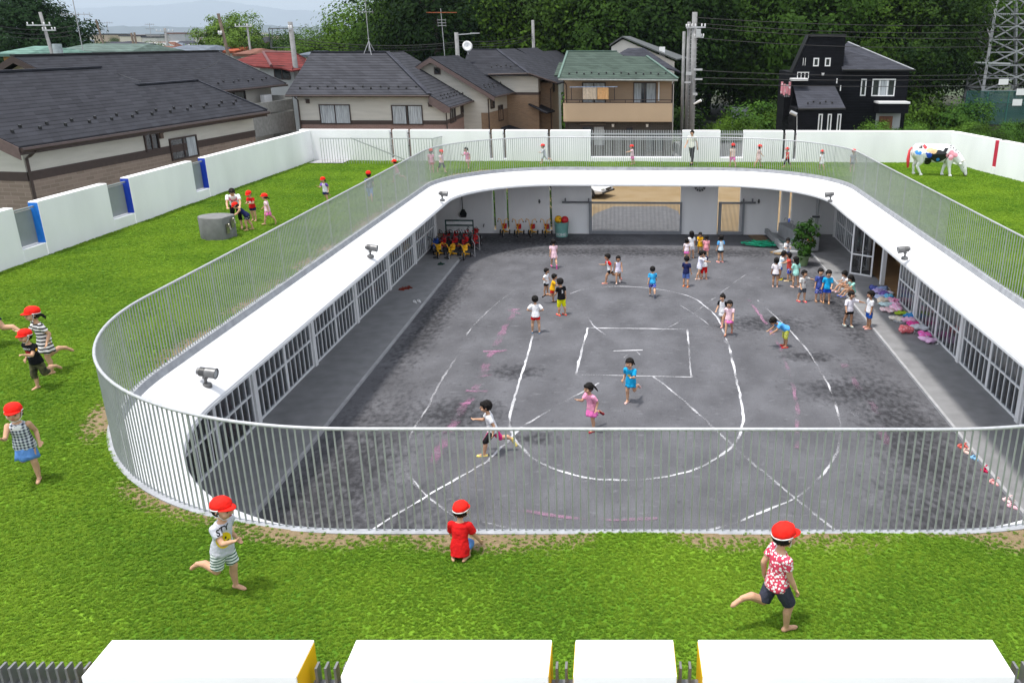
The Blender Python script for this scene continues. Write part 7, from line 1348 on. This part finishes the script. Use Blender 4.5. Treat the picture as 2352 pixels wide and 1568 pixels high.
gate(1353, 1567, 464, 538, 38.3, 'wide grey sliding gate of thin bars at the back of the yard', 1291, 1360, 66); gate(1648, 1711, 464, 538, 38.3, 'narrow grey barred gate at the back of the yard', 1700, 1736, 16)
cl = thing('wall_clock', 'round wall clock of dark ticks half hidden under the far roof edge', 'clock', wallp(1608, 427)); b = MB(); M = Matrix.Rotation(R(90), 3, 'X'); b.lathe([(0, 0), (.27, 0), (.27, .02), (0, .025)], 28, wallp(1608, 427), M); b.build('dial', mat('clock_face', (.55, .55, .56), .4), cl, world=True); b = MB(); cc = wallp(1608, 427, 38.325)
for i in range(12): a_ = i * math.pi / 6; d = Vector((math.sin(a_), 0, math.cos(a_))); b.bar(cc + d * .17, cc + d * .25, .055, .012, (0, 1, 0))
b.build('hour_mark', BLACK, cl, world=True); b = MB(); b.bar(cc, cc + Vector((.08, 0, .1)), .02, .012, (0, 1, 0)); b.bar(cc, cc + Vector((-.04, 0, -.19)), .014, .012, (0, 1, 0)); b.build('hand', BLACK, cl, world=True)
for (u, v, lab) in ((1239, 463, 'small dark door stop on the back wall between the slots'), (1713 + 30, 463, 'small dark door stop on the back wall right of the narrow gate')): q = wallp(u, v); b = MB(); b.cyl(q + Vector((0, 0, -.08)), q + Vector((0, 0, .1)), .035); b.box(q.x - .05, q.x + .05, q.y - .02, q.y + .04, q.z - .02, q.z + .03); tag(b.build('wall_stop', STEELD), lab, 'door stop')
sp = thing('shovel', 'long black shovel hanging on the left end of the back wall', 'shovel', wallp(1062, 497, 38.2)); b = MB(); b.tube([wallp(1060, 440, 38.25), wallp(1063, 483, 38.2)], .02, 6); b.build('shaft', BLACK, sp, world=True); b = MB(); q = wallp(1064, 490, 38.18); b.slab([q + Vector((-.06, 0, .18)), q + Vector((.06, 0, .18)), q + Vector((.16, 0, -.02)), q + Vector((.12, 0, -.18)), q + Vector((-.12, 0, -.18)), q + Vector((-.16, 0, -.02))], (0, .03, 0)); b.build('blade', BLACK, sp, world=True)
dpn = thing('downpipe', 'grey downpipe at the right end of the back wall', 'pipe', tuple(gp(1873, 545, 0))); b = MB(); q = gp(1873, 545, 0); b.tube([q, q + Z * 2.72], .07, 10); b.build('pipe', STEEL, dpn, world=True); b = MB(); b.box(q.x - .22, q.x + .1, q.y - .1, q.y + .02, .9, .98); b.build('bracket', STEELD, dpn, world=True)
tp = wallp(1112, 515); b = MB(); b.tube([tp, tp + Vector((0, -.15, 0)), tp + Vector((0, -.18, -.1))], .025, 6); tag(b.build('wall_tap', STEELD), 'small tap on the back wall above the tricycle rack', 'tap')
# ---- tricycles
TY = mat('trike_yellow', lin((235, 175, 20)), .4, .06); TR = mat('trike_red', lin((190, 25, 28)), .4, .06); TB = mat('trike_blue', lin((30, 80, 170)), .4); TYRE = mat('tyre', (.016, .016, .017), .7); CHR = mat('trike_silver', (.5, .5, .52), .3, metal=.5)
def torus(mb, c, r, w_, axis='X', n=16):
    mb.tube([Vector(c) + (Vector((0, r * math.cos(a_), r * math.sin(a_))) if axis == 'X' else Vector((r * math.cos(a_), 0, r * math.sin(a_)))) for a_ in [2 * math.pi * i / n for i in range(n)]], w_, 6, closed=True)
def make_trike(m, seat, label, tall=False):
    t = thing('tricycle', label, 'tricycle', (0, 0, 0)); b = MB()
    b.tube([(0, -.24, .30), (0, -.05, .30), (0, .12, .22), (0, .26, .16)], .024, 8); b.tube([(-.2, .30, .11), (0, .22, .17), (.2, .30, .11)], .02, 6); b.tube([(-.2, .30, .11), (.2, .30, .11)], .016, 6); b.tube([(0, -.30, .16), (0, -.25, .34), (0, -.21, .5)], .022, 6)
    b.tube([(-.05, -.30, .16), (-.05, -.26, .3)], .012, 6); b.tube([(.05, -.30, .16), (.05, -.26, .3)], .012, 6); b.build('frame', m, t, smooth=True)
    h = MB(); zt_ = .66 if not tall else .82
    h.tube([(-.24, -.12, zt_ - .12), (-.2, -.18, zt_), (-.08, -.20, zt_ - .06), (-.05, -.21, .5), (.05, -.21, .5), (.08, -.20, zt_ - .06), (.2, -.18, zt_), (.24, -.12, zt_ - .12)], .016, 6); ho = h.build('handlebar', m if tall or m == TY else STEELD, t, smooth=True); g = MB()
    for s in (-1, 1): g.tube([(s * .24, -.12, zt_ - .12), (s * .25, -.04, zt_ - .17)], .024, 6)
    g.build('grip', BLACK, ho, smooth=True); s_ = MB(); s_.ball((0, .14, .34), (.12, .14, .05), 12, 8); s_.box(-.1, .1, .24, .28, .34, .50); s_.build('seat', seat, t, smooth=True)
    for (x, y, r) in ((0, -.30, .16), (-.21, .30, .11), (.21, .30, .11)):
        w_ = MB(); torus(w_, (x, y, r), r - .028, .028); wo = w_.build('wheel', TYRE, t, smooth=True); k = MB(); k.cyl((x - .022, y, r), (x + .022, y, r), r - .045, n=14); k.build('hub', CHR, wo)
    p = MB(); p.tube([(-.14, -.30, .10), (.14, -.30, .22)], .012, 6); p.box(-.2, -.1, -.34, -.26, .09, .11); p.box(.1, .2, -.34, -.26, .21, .23); p.build('pedal', BLACK, t); return t
ty = make_trike(TY, TY, 'yellow tricycle at the left of the front row by the pavement'); q = gp(1008, 592, 0); ty.location = q; ty.rotation_euler = (0, 0, R(8)); XF[ty.name] = (q, 0); ty['group'] = 'tricycles parked in the back left corner'
dup(ty, gp(1037, 593, 0), R(-6), 'yellow tricycle in the middle of the front row by the pavement'); dup(ty, gp(1068, 594, 0), R(4), 'yellow tricycle at the right of the front row, by the kerb')
tr_ = make_trike(TR, TR, 'red tricycle in the packed rack, left of the second row'); tr_['group'] = 'tricycles parked in the back left corner'; spots = [(1018, 576), (1044, 575), (1068, 573), (1092, 568), (1025, 560), (1047, 559), (1069, 557), (1090, 553)]
labs = ['red tricycle, leftmost of the second row behind the yellow ones', 'red tricycle, second from left behind the yellow ones', 'red tricycle, third from left behind the yellow ones', 'red tricycle, right end of the second row, facing the yard', 'red tricycle at the left of the back row under the green rack', 'red tricycle, second from left in the back row', 'red tricycle, third from left in the back row', 'red tricycle at the right end of the back row']
tr_.location = gp(*spots[0], 0); tr_['label'] = labs[0]
for (u, v), lab in list(zip(spots, labs))[1:]: dup(tr_, gp(u, v, 0), R(random.uniform(-12, 12)), lab)
tb = make_trike(TB, TB, 'blue tricycle at the left end behind the yellow ones'); tb.location = gp(1000, 577, 0); tb['group'] = 'tricycles parked in the back left corner'
ts = make_trike(TY, TR, 'yellow tall-handled tricycle with red seat, leftmost of four along the back wall', True); ts['group'] = 'tall tricycles along the back wall'; ts.location = gp(1158, 541, 0)
for u, w_ in ((1191, 'second from left'), (1222, 'third from left'), (1255, 'rightmost')): dup(ts, gp(u, 542, 0), R(random.uniform(-5, 5)), 'yellow tall-handled tricycle with red seat, ' + w_ + ' of four along the back wall')
rk = thing('bike_rack', 'dark green rack with white slots behind the packed tricycles', 'rack', tuple(gp(1055, 555, 0))); q = gp(1055, 563, 0) + Vector((0, .25, 0)); b = MB()
for (x0, x1, z0, z1) in ((-.62, -.57, 0, 1.05), (.57, .62, 0, 1.05), (-.57, .57, .99, 1.05), (-.57, .57, .78, .84), (-.57, .57, .45, .5)): b.box(q.x + x0, q.x + x1, q.y, q.y + .05, z0, z1)
b.build('rack_frame', mat('rack_green', (.02, .06, .05), .4), rk, world=True); b = MB()
for i in range(5): b.box(q.x - .52 + i * .22, q.x - .38 + i * .22, q.y + .01, q.y + .03, .86, .97); b.tube([(q.x - .5 + i * .23, q.y - .05, .5), (q.x - .45 + i * .23, q.y - .1, .74), (q.x - .36 + i * .23, q.y - .05, .5)], .02, 6)
b.build('rack_slot', WHF, rk, world=True)
for (u, v) in ((1091, 590), (1102, 575)):
    q = gp(u, v, 0); b = MB(); b.tube([q + Vector((-.25, .5, .02)), q + Vector((0, 0, .02)), q + Vector((0, 0, .55)), q + Vector((-.06, .1, .62)), q + Vector((-.2, .5, .62))], .02, 6); tag(b.build('rack_hoop', CHR), 'pale metal hoop beside the yellow tricycles' if u == 1091 else 'pale metal hoop beside the red tricycles', 'hoop')
# ---- bin and balls
q = gp(1289, 546, 0) + Vector((0, .25, 0)); bn = thing('toy_bin', 'pale teal toy bin with lettering by the back wall', 'bin', q); b = MB(); b.lathe([(0, .01), (.26, .01), (.275, .05), (.325, .62), (.345, .64), (.345, .67), (.31, .67), (.30, .6), (.25, .1), (0, .1)], 28); auto(b.build('tub', mat('bin_teal', (.22, .47, .42), .35, .08, 4), bn)); b = MB(); b.box(-.2, .2, -.2, .2, .1, .55); b.build('content', mat('bin_green', (.04, .22, .14), .8, .4, 6), bn)
b = MB(); vs = []; fs = []
def curved_text(txt, size, r, z, m, parent, name, a0=0.):
    cu = bpy.data.curves.new('t', 'FONT'); cu.body = txt; cu.size = size; cu.align_x = 'CENTER'; cu.align_y = 'CENTER'; cu.offset = size * .03; o = bpy.data.objects.new('t', cu); C.objects.link(o); bpy.context.view_layer.update(); me = bpy.data.meshes.new_from_object(o.evaluated_get(bpy.context.evaluated_depsgraph_get())); bpy.data.objects.remove(o)
    mb = MB(); mb.add([(r(z + v.co.y) * math.sin(v.co.x / r(z) + a0), -r(z + v.co.y) * math.cos(v.co.x / r(z) + a0), z + v.co.y) for v in me.vertices], [tuple(p.vertices) for p in me.polygons]); return mb.build(name, m, parent, fix=False)
curved_text('HOHO', .17, lambda z: .28 + (z - .05) * .088, .14, WP, bn, 'lettering')
b = MB(); b.ball(q + Vector((-.13, 0, .78)), .17, 20, 14); o = b.build('ball', spotmat('ball_yellow', lin((235, 175, 30)), (.03, .02, .01), 9, .28), smooth=True); tag(o, 'yellow and black ball on top of the toy bin', 'ball'); b = MB(); b.ball(q + Vector((.16, -.02, .76)), .17, 20, 14); o = b.build('ball', mat('ball_red', lin((200, 35, 45)), .4, .1, 5), smooth=True); tag(o, 'red ball on top of the toy bin', 'ball')
# ---- wash place, boards, net, plant, tarp
tw = thing('wash_trough', 'grey washing trough with steps in the back right corner', 'trough', tuple(gp(1800, 560, 0))); A0, A1, A2, A3 = gp(1757, 537, 0), gp(1795, 578, 0), gp(1868, 577, 0), gp(1845, 533, 0); CONCG = mat('trough_grey', (.36, .37, .38), .7, .1, 3)
b = MB(); b.slab([A0, A1, A2, A3], (0, 0, .10)); b.build('basin_floor', CONCG, tw, world=True); b = MB(); b.bar(A0 + Z * .2, A1 + Z * .2, .14, .2); b.bar(A1 + Z * .16, A2 + Z * .16, .3, .12); b.build('rim', CONCG, tw, world=True); b = MB(); M0, M1 = gp(1800, 520, .5), gp(1868, 556, .5); b.bar(M0 - Z * .1, M1 - Z * .1, .5, .55)
b.build('sink', CONCG, tw, world=True); b = MB()
for i in range(5): pp = M0.lerp(M1, .12 + i * .19) + Z * .18; b.tube([pp, pp + Z * .25, pp + Vector((-.12, -.06, .28)), pp + Vector((-.16, -.08, .18))], .02, 6)
b.build('tap', CHR, tw, world=True)
b = MB(); b.tube([gp(1778, 545, .13), gp(1800, 556, .2), gp(1815, 548, .3), gp(1830, 552, .42)], .018, 6); tag(b.build('hose', mat('hose_teal', (.1, .28, .24), .5)), 'thin teal hose lying in the washing trough', 'hose')
bt = MB(); bt.ball(gp(1862, 551, .72), (.14, .12, .09), 12, 8); bt.box(*[f(gp(1862, 551, .72), k_) for k_ in range(3) for f in ((lambda g_, i: g_[i] - .04), (lambda g_, i: g_[i] + .1))]); tag(bt.build('toy', mat('toy_orange', lin((220, 120, 20)), .5, .2, 8)), 'orange toy on the edge of the washing trough', 'toy')
for (pts, lab, c) in (([(1718, 541), (1752, 541), (1776, 562), (1745, 566)], 'brown board lying flat left of the washing trough', (.21, .135, .075)), ([(1768, 580), (1812, 572), (1822, 578), (1790, 586)], 'light brown board in front of the washing trough', (.30, .20, .10))):
    b = MB(); b.slab([gp(u, v, .02) for u, v in pts], (0, 0, .04)); tag(b.build('board', mat('board_%d' % int(c[0] * 100), c, .8, .2, 3)), lab, 'board')
b = MB(); b.slab([gp(1775, 583, .01), gp(1866, 583, .01), gp(1866, 573, .01), (gp(1795, 575, .01))], (0, 0, .09)); b.build; tag(b.build('step', CONCG), 'long pale step in front of the washing trough', 'step')
rnd = random.Random(9); q = gp(1746, 563, .05); b = MB()
for i in range(46):
    a_ = rnd.uniform(0, 6.28); r_ = rnd.uniform(0, .55); c_ = q + Vector((r_ * math.cos(a_) * 1.5, r_ * math.sin(a_) * .7, 0)); pts = [c_ + Vector((rnd.uniform(-.4, .4), rnd.uniform(-.25, .25), rnd.uniform(.0, .22) * (1 - r_))) for k_ in range(5)]; b.tube(pts, .014, 4)
tag(b.build('net', mat('net_green', lin((30, 165, 125)), .7, .2, 6)), 'heap of green netting on the brown boards', 'net')
q = gp(1836, 527, 0); b = MB(); rnd = random.Random(3); N = 20; vs = []
for i in range(N + 1):
    for j in range(N): a_ = 2 * math.pi * j / N; f_ = i / N; r_ = .55 * (1 - f_ ** 1.6) * (1 + .25 * math.sin(a_ * 3 + f_ * 5) + .1 * rnd.random()); vs.append(q + Vector((r_ * math.cos(a_) * 1.2, r_ * math.sin(a_) * .6, .2 + .85 * f_)))
b.add(vs, [(i * N + j, i * N + (j + 1) % N, (i + 1) * N + (j + 1) % N, (i + 1) * N + j) for i in range(N) for j in range(N)]); tag(b.build('tarp', mat('tarp_blue', lin((25, 65, 150)), .5, .25, 4, .6, 8)), 'bundled blue tarp behind the washing trough', 'tarp')
q = gp(1846, 612, 0) + Vector((0, .2, 0)); pt = thing('potted_plant', 'tall leafy plant in a pale green pot at the corner of the pavement', 'plant', q); b = MB(); b.lathe([(0, 0), (.17, 0), (.23, .34), (.25, .35), (.25, .40), (.21, .40), (.2, .34), (0, .34)], 20); auto(b.build('pot', mat('pot_green', (.19, .28, .13), .5, .1, 3), pt)); me = crown_mesh(31, .48, .75, 1.05, 75, 26, .062, clr=(.9, 1.4)); me.materials.append(leafmat('leaves_pot', (.025, .075, .012), (.085, .19, .02))); o = bpy.data.objects.new('foliage', me); C.objects.link(o); o.parent = pt; b = MB()
for a_ in range(5): b.tube([(0, 0, .35), (.08 * math.cos(a_ * 1.26), .08 * math.sin(a_ * 1.26), .8), (.25 * math.cos(a_ * 1.26), .25 * math.sin(a_ * 1.26), 1.4)], [.016, .012, .005], 6)
b.build('stem', BARK, pt)
# ================================================================ BAGS, SANDALS
rnd = random.Random(12); U = crop(1900, 560, 4.704)
BAGS = [((700, 560), 'dark blue patterned', (70, 80, 150)), ((745, 590), 'lilac', (190, 175, 225)), ((790, 570), 'blue and white', (160, 180, 225)), ((730, 650), 'pale blue', (185, 200, 235)), ((800, 625), 'purple', (130, 105, 180)), ((845, 605), 'white and violet', (215, 205, 235)), ((850, 650), 'sky blue', (110, 190, 235)), ((790, 695), 'cream', (235, 215, 190)), ((850, 690), 'pale pink', (245, 200, 215)), ((905, 690), 'rose pink', (240, 150, 185)), ((840, 740), 'mint white', (205, 230, 232)), ((930, 740), 'bright pink', (240, 170, 205)), ((850, 800), 'white and red', (225, 190, 195)), ((945, 790), 'pink flowered', (245, 185, 215)), ((1000, 830), 'lime green', (170, 200, 60)), ((1085, 860), 'blue striped', (70, 150, 215)), ((950, 895), 'white and tan', (220, 210, 195)), ((1075, 915), 'white and magenta', (240, 190, 220)), ((1125, 955), 'hot pink', (235, 70, 150)), ((1040, 1030), 'coral pink', (235, 120, 125)), ((1200, 1000), 'silver white', (215, 218, 225)), ((1250, 1080), 'strong pink', (240, 110, 185)), ((1290, 1135), 'lilac pink', (240, 195, 230))]
for (uv, cn, c) in BAGS:
    p = gp(*U(*uv), .06); b = MB(); n, m_ = 20, 10; vs = []; rx, ry, rz = rnd.uniform(.20, .28), rnd.uniform(.15, .2), rnd.uniform(.08, .15) if cn not in ('coral pink',) else .2; ph = rnd.uniform(0, 6)
    for i in range(m_ + 1):
        t_ = math.pi * i / m_
        for k_ in range(n): a_ = 2 * math.pi * k_ / n; w_ = 1 + .2 * math.sin(3 * a_ + ph) + .12 * math.sin(7 * a_ + ph * 2); st = max(math.sin(t_), .001) ** .7; vs.append((rx * st * math.cos(a_) * w_, ry * st * math.sin(a_) * w_, max(.0, rz * (.55 - math.cos(t_) * .5) + .025 * math.sin(a_ * 5 + ph) * st)))
    b.add(vs, [(i * n + k_, i * n + (k_ + 1) % n, (i + 1) * n + (k_ + 1) % n, (i + 1) * n + k_) for i in range(m_) for k_ in range(n)])
    two = spotmat('bag_%d_%d_%d' % c, lin(c), tuple(min(.85, x * 1.6 + .1) for x in lin(c)), rnd.uniform(10, 16), .35) if rnd.random() < .65 else cloth(c); t = thing('cloth_bag', cn + ' cloth bag in the row along the right glass doors', 'bag', p, rnd.uniform(0, 6.28), 'cloth bags along the right glass doors'); b.build('sack', two, t, smooth=True)
    d = MB(); d.tube([(rx * .7, 0, rz * .8), (rx * 1.1, .04, rz * .7), (rx * 1.3, -.05, .03), (rx * 1.1, -.1, .015)], .012, 5); d.build('drawstring', WHT, t)
def sandals(u, v, z, c, ang, label, c2=None):
    t = thing('sandals', label, 'sandals', gp(u - (7 if u > 2000 else 0), v, z), ang, 'sandals left on the ground'); t.scale = (1.25, 1.25, 1.25)
    for s in (-1, 1):
        b = MB(); b.prism([(s * .06 + .04 * math.cos(a_) * (1 if math.sin(a_) > 0 else .85), .10 * math.sin(a_)) for a_ in [2 * math.pi * i / 18 for i in range(18)]], .0, .02); b.rot = 0; so = b.build('sole', cloth(c), t); d = MB(); d.tube([(s * .06 - .042, .02, .015), (s * .06 - .02, .05, .05), (s * .06 + .02, .05, .05), (s * .06 + .042, .02, .015)], .012, 6); d.build('strap', cloth(c2 or c), so, smooth=True)
sandals(925, 665, .06, (130, 50, 35), R(70), 'pair of brown-red sandals on the left pavement'); sandals(938, 662, .06, (120, 45, 30), R(60), 'second pair of brown-red sandals right beside the first on the left pavement'); sandals(958, 694, .06, (215, 215, 215), R(40), 'pair of white sandals near the left kerb'); sandals(1013, 607, .06, (40, 70, 60), R(80), 'pair of dark green sandals below the yellow tricycles')
for (u, v, c, lab) in ((2222, 1027, (215, 110, 100), 'coral sandals, farthest of the row along the right kerb'), (2233, 1038, (225, 195, 185), 'pale sandals next to the coral ones along the right kerb'), (2252, 1052, (140, 190, 225), 'light blue sandals along the right kerb'), (2276, 1080, (200, 40, 85), 'crimson sandals along the right kerb'), (2296, 1108, (235, 170, 170), 'pink sandals along the right kerb'), (2328, 1150, (235, 205, 205), 'pale pink sandals, first of the nearest two along the right kerb'), (2338, 1162, (240, 190, 200), 'pink sandals nearest to the railing along the right kerb')): sandals(u, v, .005, c, R(random.uniform(20, 60)), lab)
b = MB()
for k_ in range(3): p = gp(2058 + 7 * k_, 738 + 2 * k_, .06); b.ball(p + Vector((0, 0, .02)), (.10, .06, .03), 10, 6)
tag(b.build('clear_bag', mat('plastic_clear', (.4, .41, .43), .2)), 'crumpled clear plastic bag on the right pavement', 'bag')
# ================================================================ CARS AND BICYCLE
CARG = mat('car_glass', (.02, .024, .028), .05, spec=.9)
def car(loc, rz, paint, label, van=False):
    t = thing('car', label, 'car', loc, rz, 'parked cars'); b = MB(); lat = Vector((0, 1, 0))
    lv = [(-2.05, .50, .62, .30), (-2.0, .60, .78, .26), (-1.6, .72, .84, .24), (-.6, .80, .86, .22), (.5, .78, .86, .22), (1.3, .72, .85, .24), (1.85, .62, .80, .26), (2.05, .56, .70, .30), (2.1, .50, .60, .34)]; vs = []; n = 8
    for (x, zt_, w_, zb) in lv: vs += [(x, -w_ * .92, zb), (x, -w_, zb + .12), (x, -w_, zt_ - .16), (x, -w_ * .88, zt_), (x, w_ * .88, zt_), (x, w_, zt_ - .16), (x, w_, zb + .12), (x, w_ * .92, zb)]
    b.add(vs, [(i * n + k_, i * n + (k_ + 1) % n, (i + 1) * n + (k_ + 1) % n, (i + 1) * n + k_) for i in range(len(lv) - 1) for k_ in range(n)] + [tuple(range(n))[::-1], tuple((len(lv) - 1) * n + k_ for k_ in range(n))]); bo = bevel(b.build('body', paint, t), .03, 2)
    hgt_ = 1.42 if not van else 1.75; c = MB(); r0, r1_, f0, f1 = (-1.75, -1.25, .35, 1.1) if not van else (-1.98, -1.85, .8, 1.35); P_ = [(r0, .76), (r1_, hgt_), (f0, hgt_), (f1, .76)]; vs = [(x, -(.76 if z < 1 else .62), z) for x, z in P_] + [(x, (.76 if z < 1 else .62), z) for x, z in P_]; c.add(vs, [(0, 1, 2, 3), (7, 6, 5, 4), (0, 4, 5, 1), (1, 5, 6, 2), (2, 6, 7, 3), (3, 7, 4, 0)]); bevel(c.build('cabin_glass', CARG, t), .04, 2); rf = MB(); rf.box(r1_ - .04, f0 + .06, -.63, .63, hgt_ - .02, hgt_ + .03)
    for s in (-1, 1):
        for (a0, a1) in ((( r0, .76), (r1_, hgt_)), ((f1, .76), (f0, hgt_))): rf.bar((a0[0], s * .765, a0[1]), (a1[0], s * .63, a1[1]), .06)
        rf.bar(((r1_ + f0) / 2, s * .77, .76), ((r1_ + f0) / 2, s * .635, hgt_), .06)
    bevel(rf.build('roof', paint, t), .015, 1)
    for x in (-1.3, 1.32):
        for s in (-1, 1): w_ = MB(); w_.lathe([(.02, -.10), (.28, -.10), (.31, -.06), (.31, .06), (.28, .10), (.02, .10)], 20, (x, s * .78, .31), Matrix.Rotation(R(90), 3, 'X')); wo = w_.build('wheel', TYRE, t); h = MB(); h.lathe([(.02, -.015), (.18, -.015), (.19, .015), (.02, .02)], 16, (x, s * .885, .31), Matrix.Rotation(R(90), 3, 'X')); h.build('rim', CHR, wo)
    for s in (-1, 1): h = MB(); h.ball((2.03, s * .58, .56), (.10, .16, .085), 10, 8); h.build('headlight', mat('headlight', (.6, .62, .63), .08, spec=.9), t, smooth=True)
    g = MB(); g.box(2.075, 2.115, -.34, .34, .44, .56); g.build('grille', BLACK, t); g = MB(); g.box(2.06, 2.13, -.72, .72, .31, .40); g.build('bumper_strip', BLACK, t); return t
CW_ = mat('car_white', (.70, .70, .70), .15, .01, spec=.7); CS = mat('car_silver', (.40, .42, .44), .2, metal=.4)
car((-3.45, 48.75, 0), R(-24), CW_, 'white car whose front shows through the open gateway'); p = gp(*r4(1440, 1010), 1.0); car((p.x + .4, 68.5, 0), R(-75), CS, 'silver car parked right of the black house'); p = fp(632, 300, 43.5); car((p.x - .2, 44.5, 0), R(80), CW_, 'white car in the gap between the left houses'); p = fp(1562, 294, 62); car((p.x + .3, 62.3, 0), R(100), CW_, 'white car half hidden behind the tall poles')
bk = thing('bicycle', 'silver bicycle behind the bars of the far wide opening', 'bicycle', fp(1635, 362, 53.5) - Vector((6.2, 0, 0))); bk.location.z = 0; XF[bk.name] = (Vector(bk.location), 0)
bk2 = fp(1595 - 15, 360, 53.2); 
for x in (-.52, .52): w_ = MB(); torus(w_, (x, 0, .33), .31, .02, 'Y', 20); wo = w_.build('wheel', TYRE, bk, smooth=True); s_ = MB(); [s_.bar((x, 0, .33), (x + .3 * math.cos(a_ * .785), 0, .33 + .3 * math.sin(a_ * .785)), .008) for a_ in range(8)]; s_.build('spoke', CHR, wo)
b = MB(); [b.tube(pp, .018, 6) for pp in ([(-.52, 0, .33), (-.1, 0, .28), (.38, 0, .75), (-.2, 0, .72), (-.52, 0, .33)], [(-.1, 0, .28), (-.22, 0, .86)], [(.52, 0, .33), (.36, 0, .95)])]; b.build('frame', CHR, bk, smooth=True); b = MB(); b.tube([(.28, -.24, 1.0), (.38, -.2, 1.02), (.38, .2, 1.02), (.28, .24, 1.0)], .015, 6); b.build('handlebar', CHR, bk); b = MB(); b.ball((-.23, 0, .9), (.13, .07, .045), 10, 6); b.build('saddle', BLACK, bk); b = MB(); b.box(.45, .75, -.15, .15, .72, .94); b.build('basket', STEEL, bk)
bk.location = (1.0, 53.6, 0)
# stair rails at the far left of the lawn
sr = thing('stair_railing', 'grey railing round the stair opening at the far left of the lawn', 'railing', (-9, 37, LZ)); b = MB(); z = LZ
pa, pb_, pc_ = gp(737, 383, LZ), gp(985, 383, LZ), gp(1015, 372, LZ); pa = Vector((-12.9, 37.4, LZ)); zt_ = fp(737, 318, 37.4).z; xs0, xs1 = fp(737, 340, 37.4).x, fp(993, 340, 37.4).x
b.bar((xs0, 37.4, zt_), (xs1, 37.4, zt_), .04); b.bar((xs1, 37.4, zt_), (xs1 + .25, 38.3, zt_), .04); b.build('handrail', STEEL, sr, world=True); n = int((xs1 - xs0) / .115)
for i in range(n + 1): x = xs0 + (xs1 - xs0) * i / n; b = MB(); b.box(x - .009, x + .009, 37.391, 37.409, LZ, zt_ - .02); b.build('baluster', BARM, sr, world=True)
b = MB()
for i in range(8): q = Vector((xs1, 37.4, 0)).lerp(Vector((xs1 + .25, 38.3, 0)), (i + .5) / 8); b.box(q.x - .009, q.x + .009, q.y - .009, q.y + .009, LZ, zt_ - .02)
o = b.build('baluster', BARM, sr, world=True); o['kind'] = 'stuff'
b = MB(); b.bar((xs0 + 1.1, 38.1, 4.3), (xs0 + 3.6, 38.1, 3.3), .05); b.build('stair_handrail', STEEL, sr, world=True); struct(sheet('stair_landing', [(-14.3, 37.35), (xs0 + .9, 37.35), (xs0 + .9, 38.39), (-14.3, 38.39)], LZ + .045, KERB))
# ================================================================ HAZE
def haze():
    b = MB(); b.box(-31000, 31000, -350, 29500, -7.5, 1350); o = b.build('haze', None); o['kind'] = 'stuff'; m = bpy.data.materials.new('haze_air'); m.use_nodes = True; nt = m.node_tree; nt.nodes.clear(); v = nt.nodes.new('ShaderNodeVolumePrincipled'); v.inputs['Color'].default_value = (.74, .87, 1.0, 1); v.inputs['Density'].default_value = .0001; v.inputs['Anisotropy'].default_value = .2; ou = nt.nodes.new('ShaderNodeOutputMaterial'); nt.links.new(v.outputs[0], ou.inputs['Volume']); o.data.materials.append(m)
haze()
grass(LAWN)
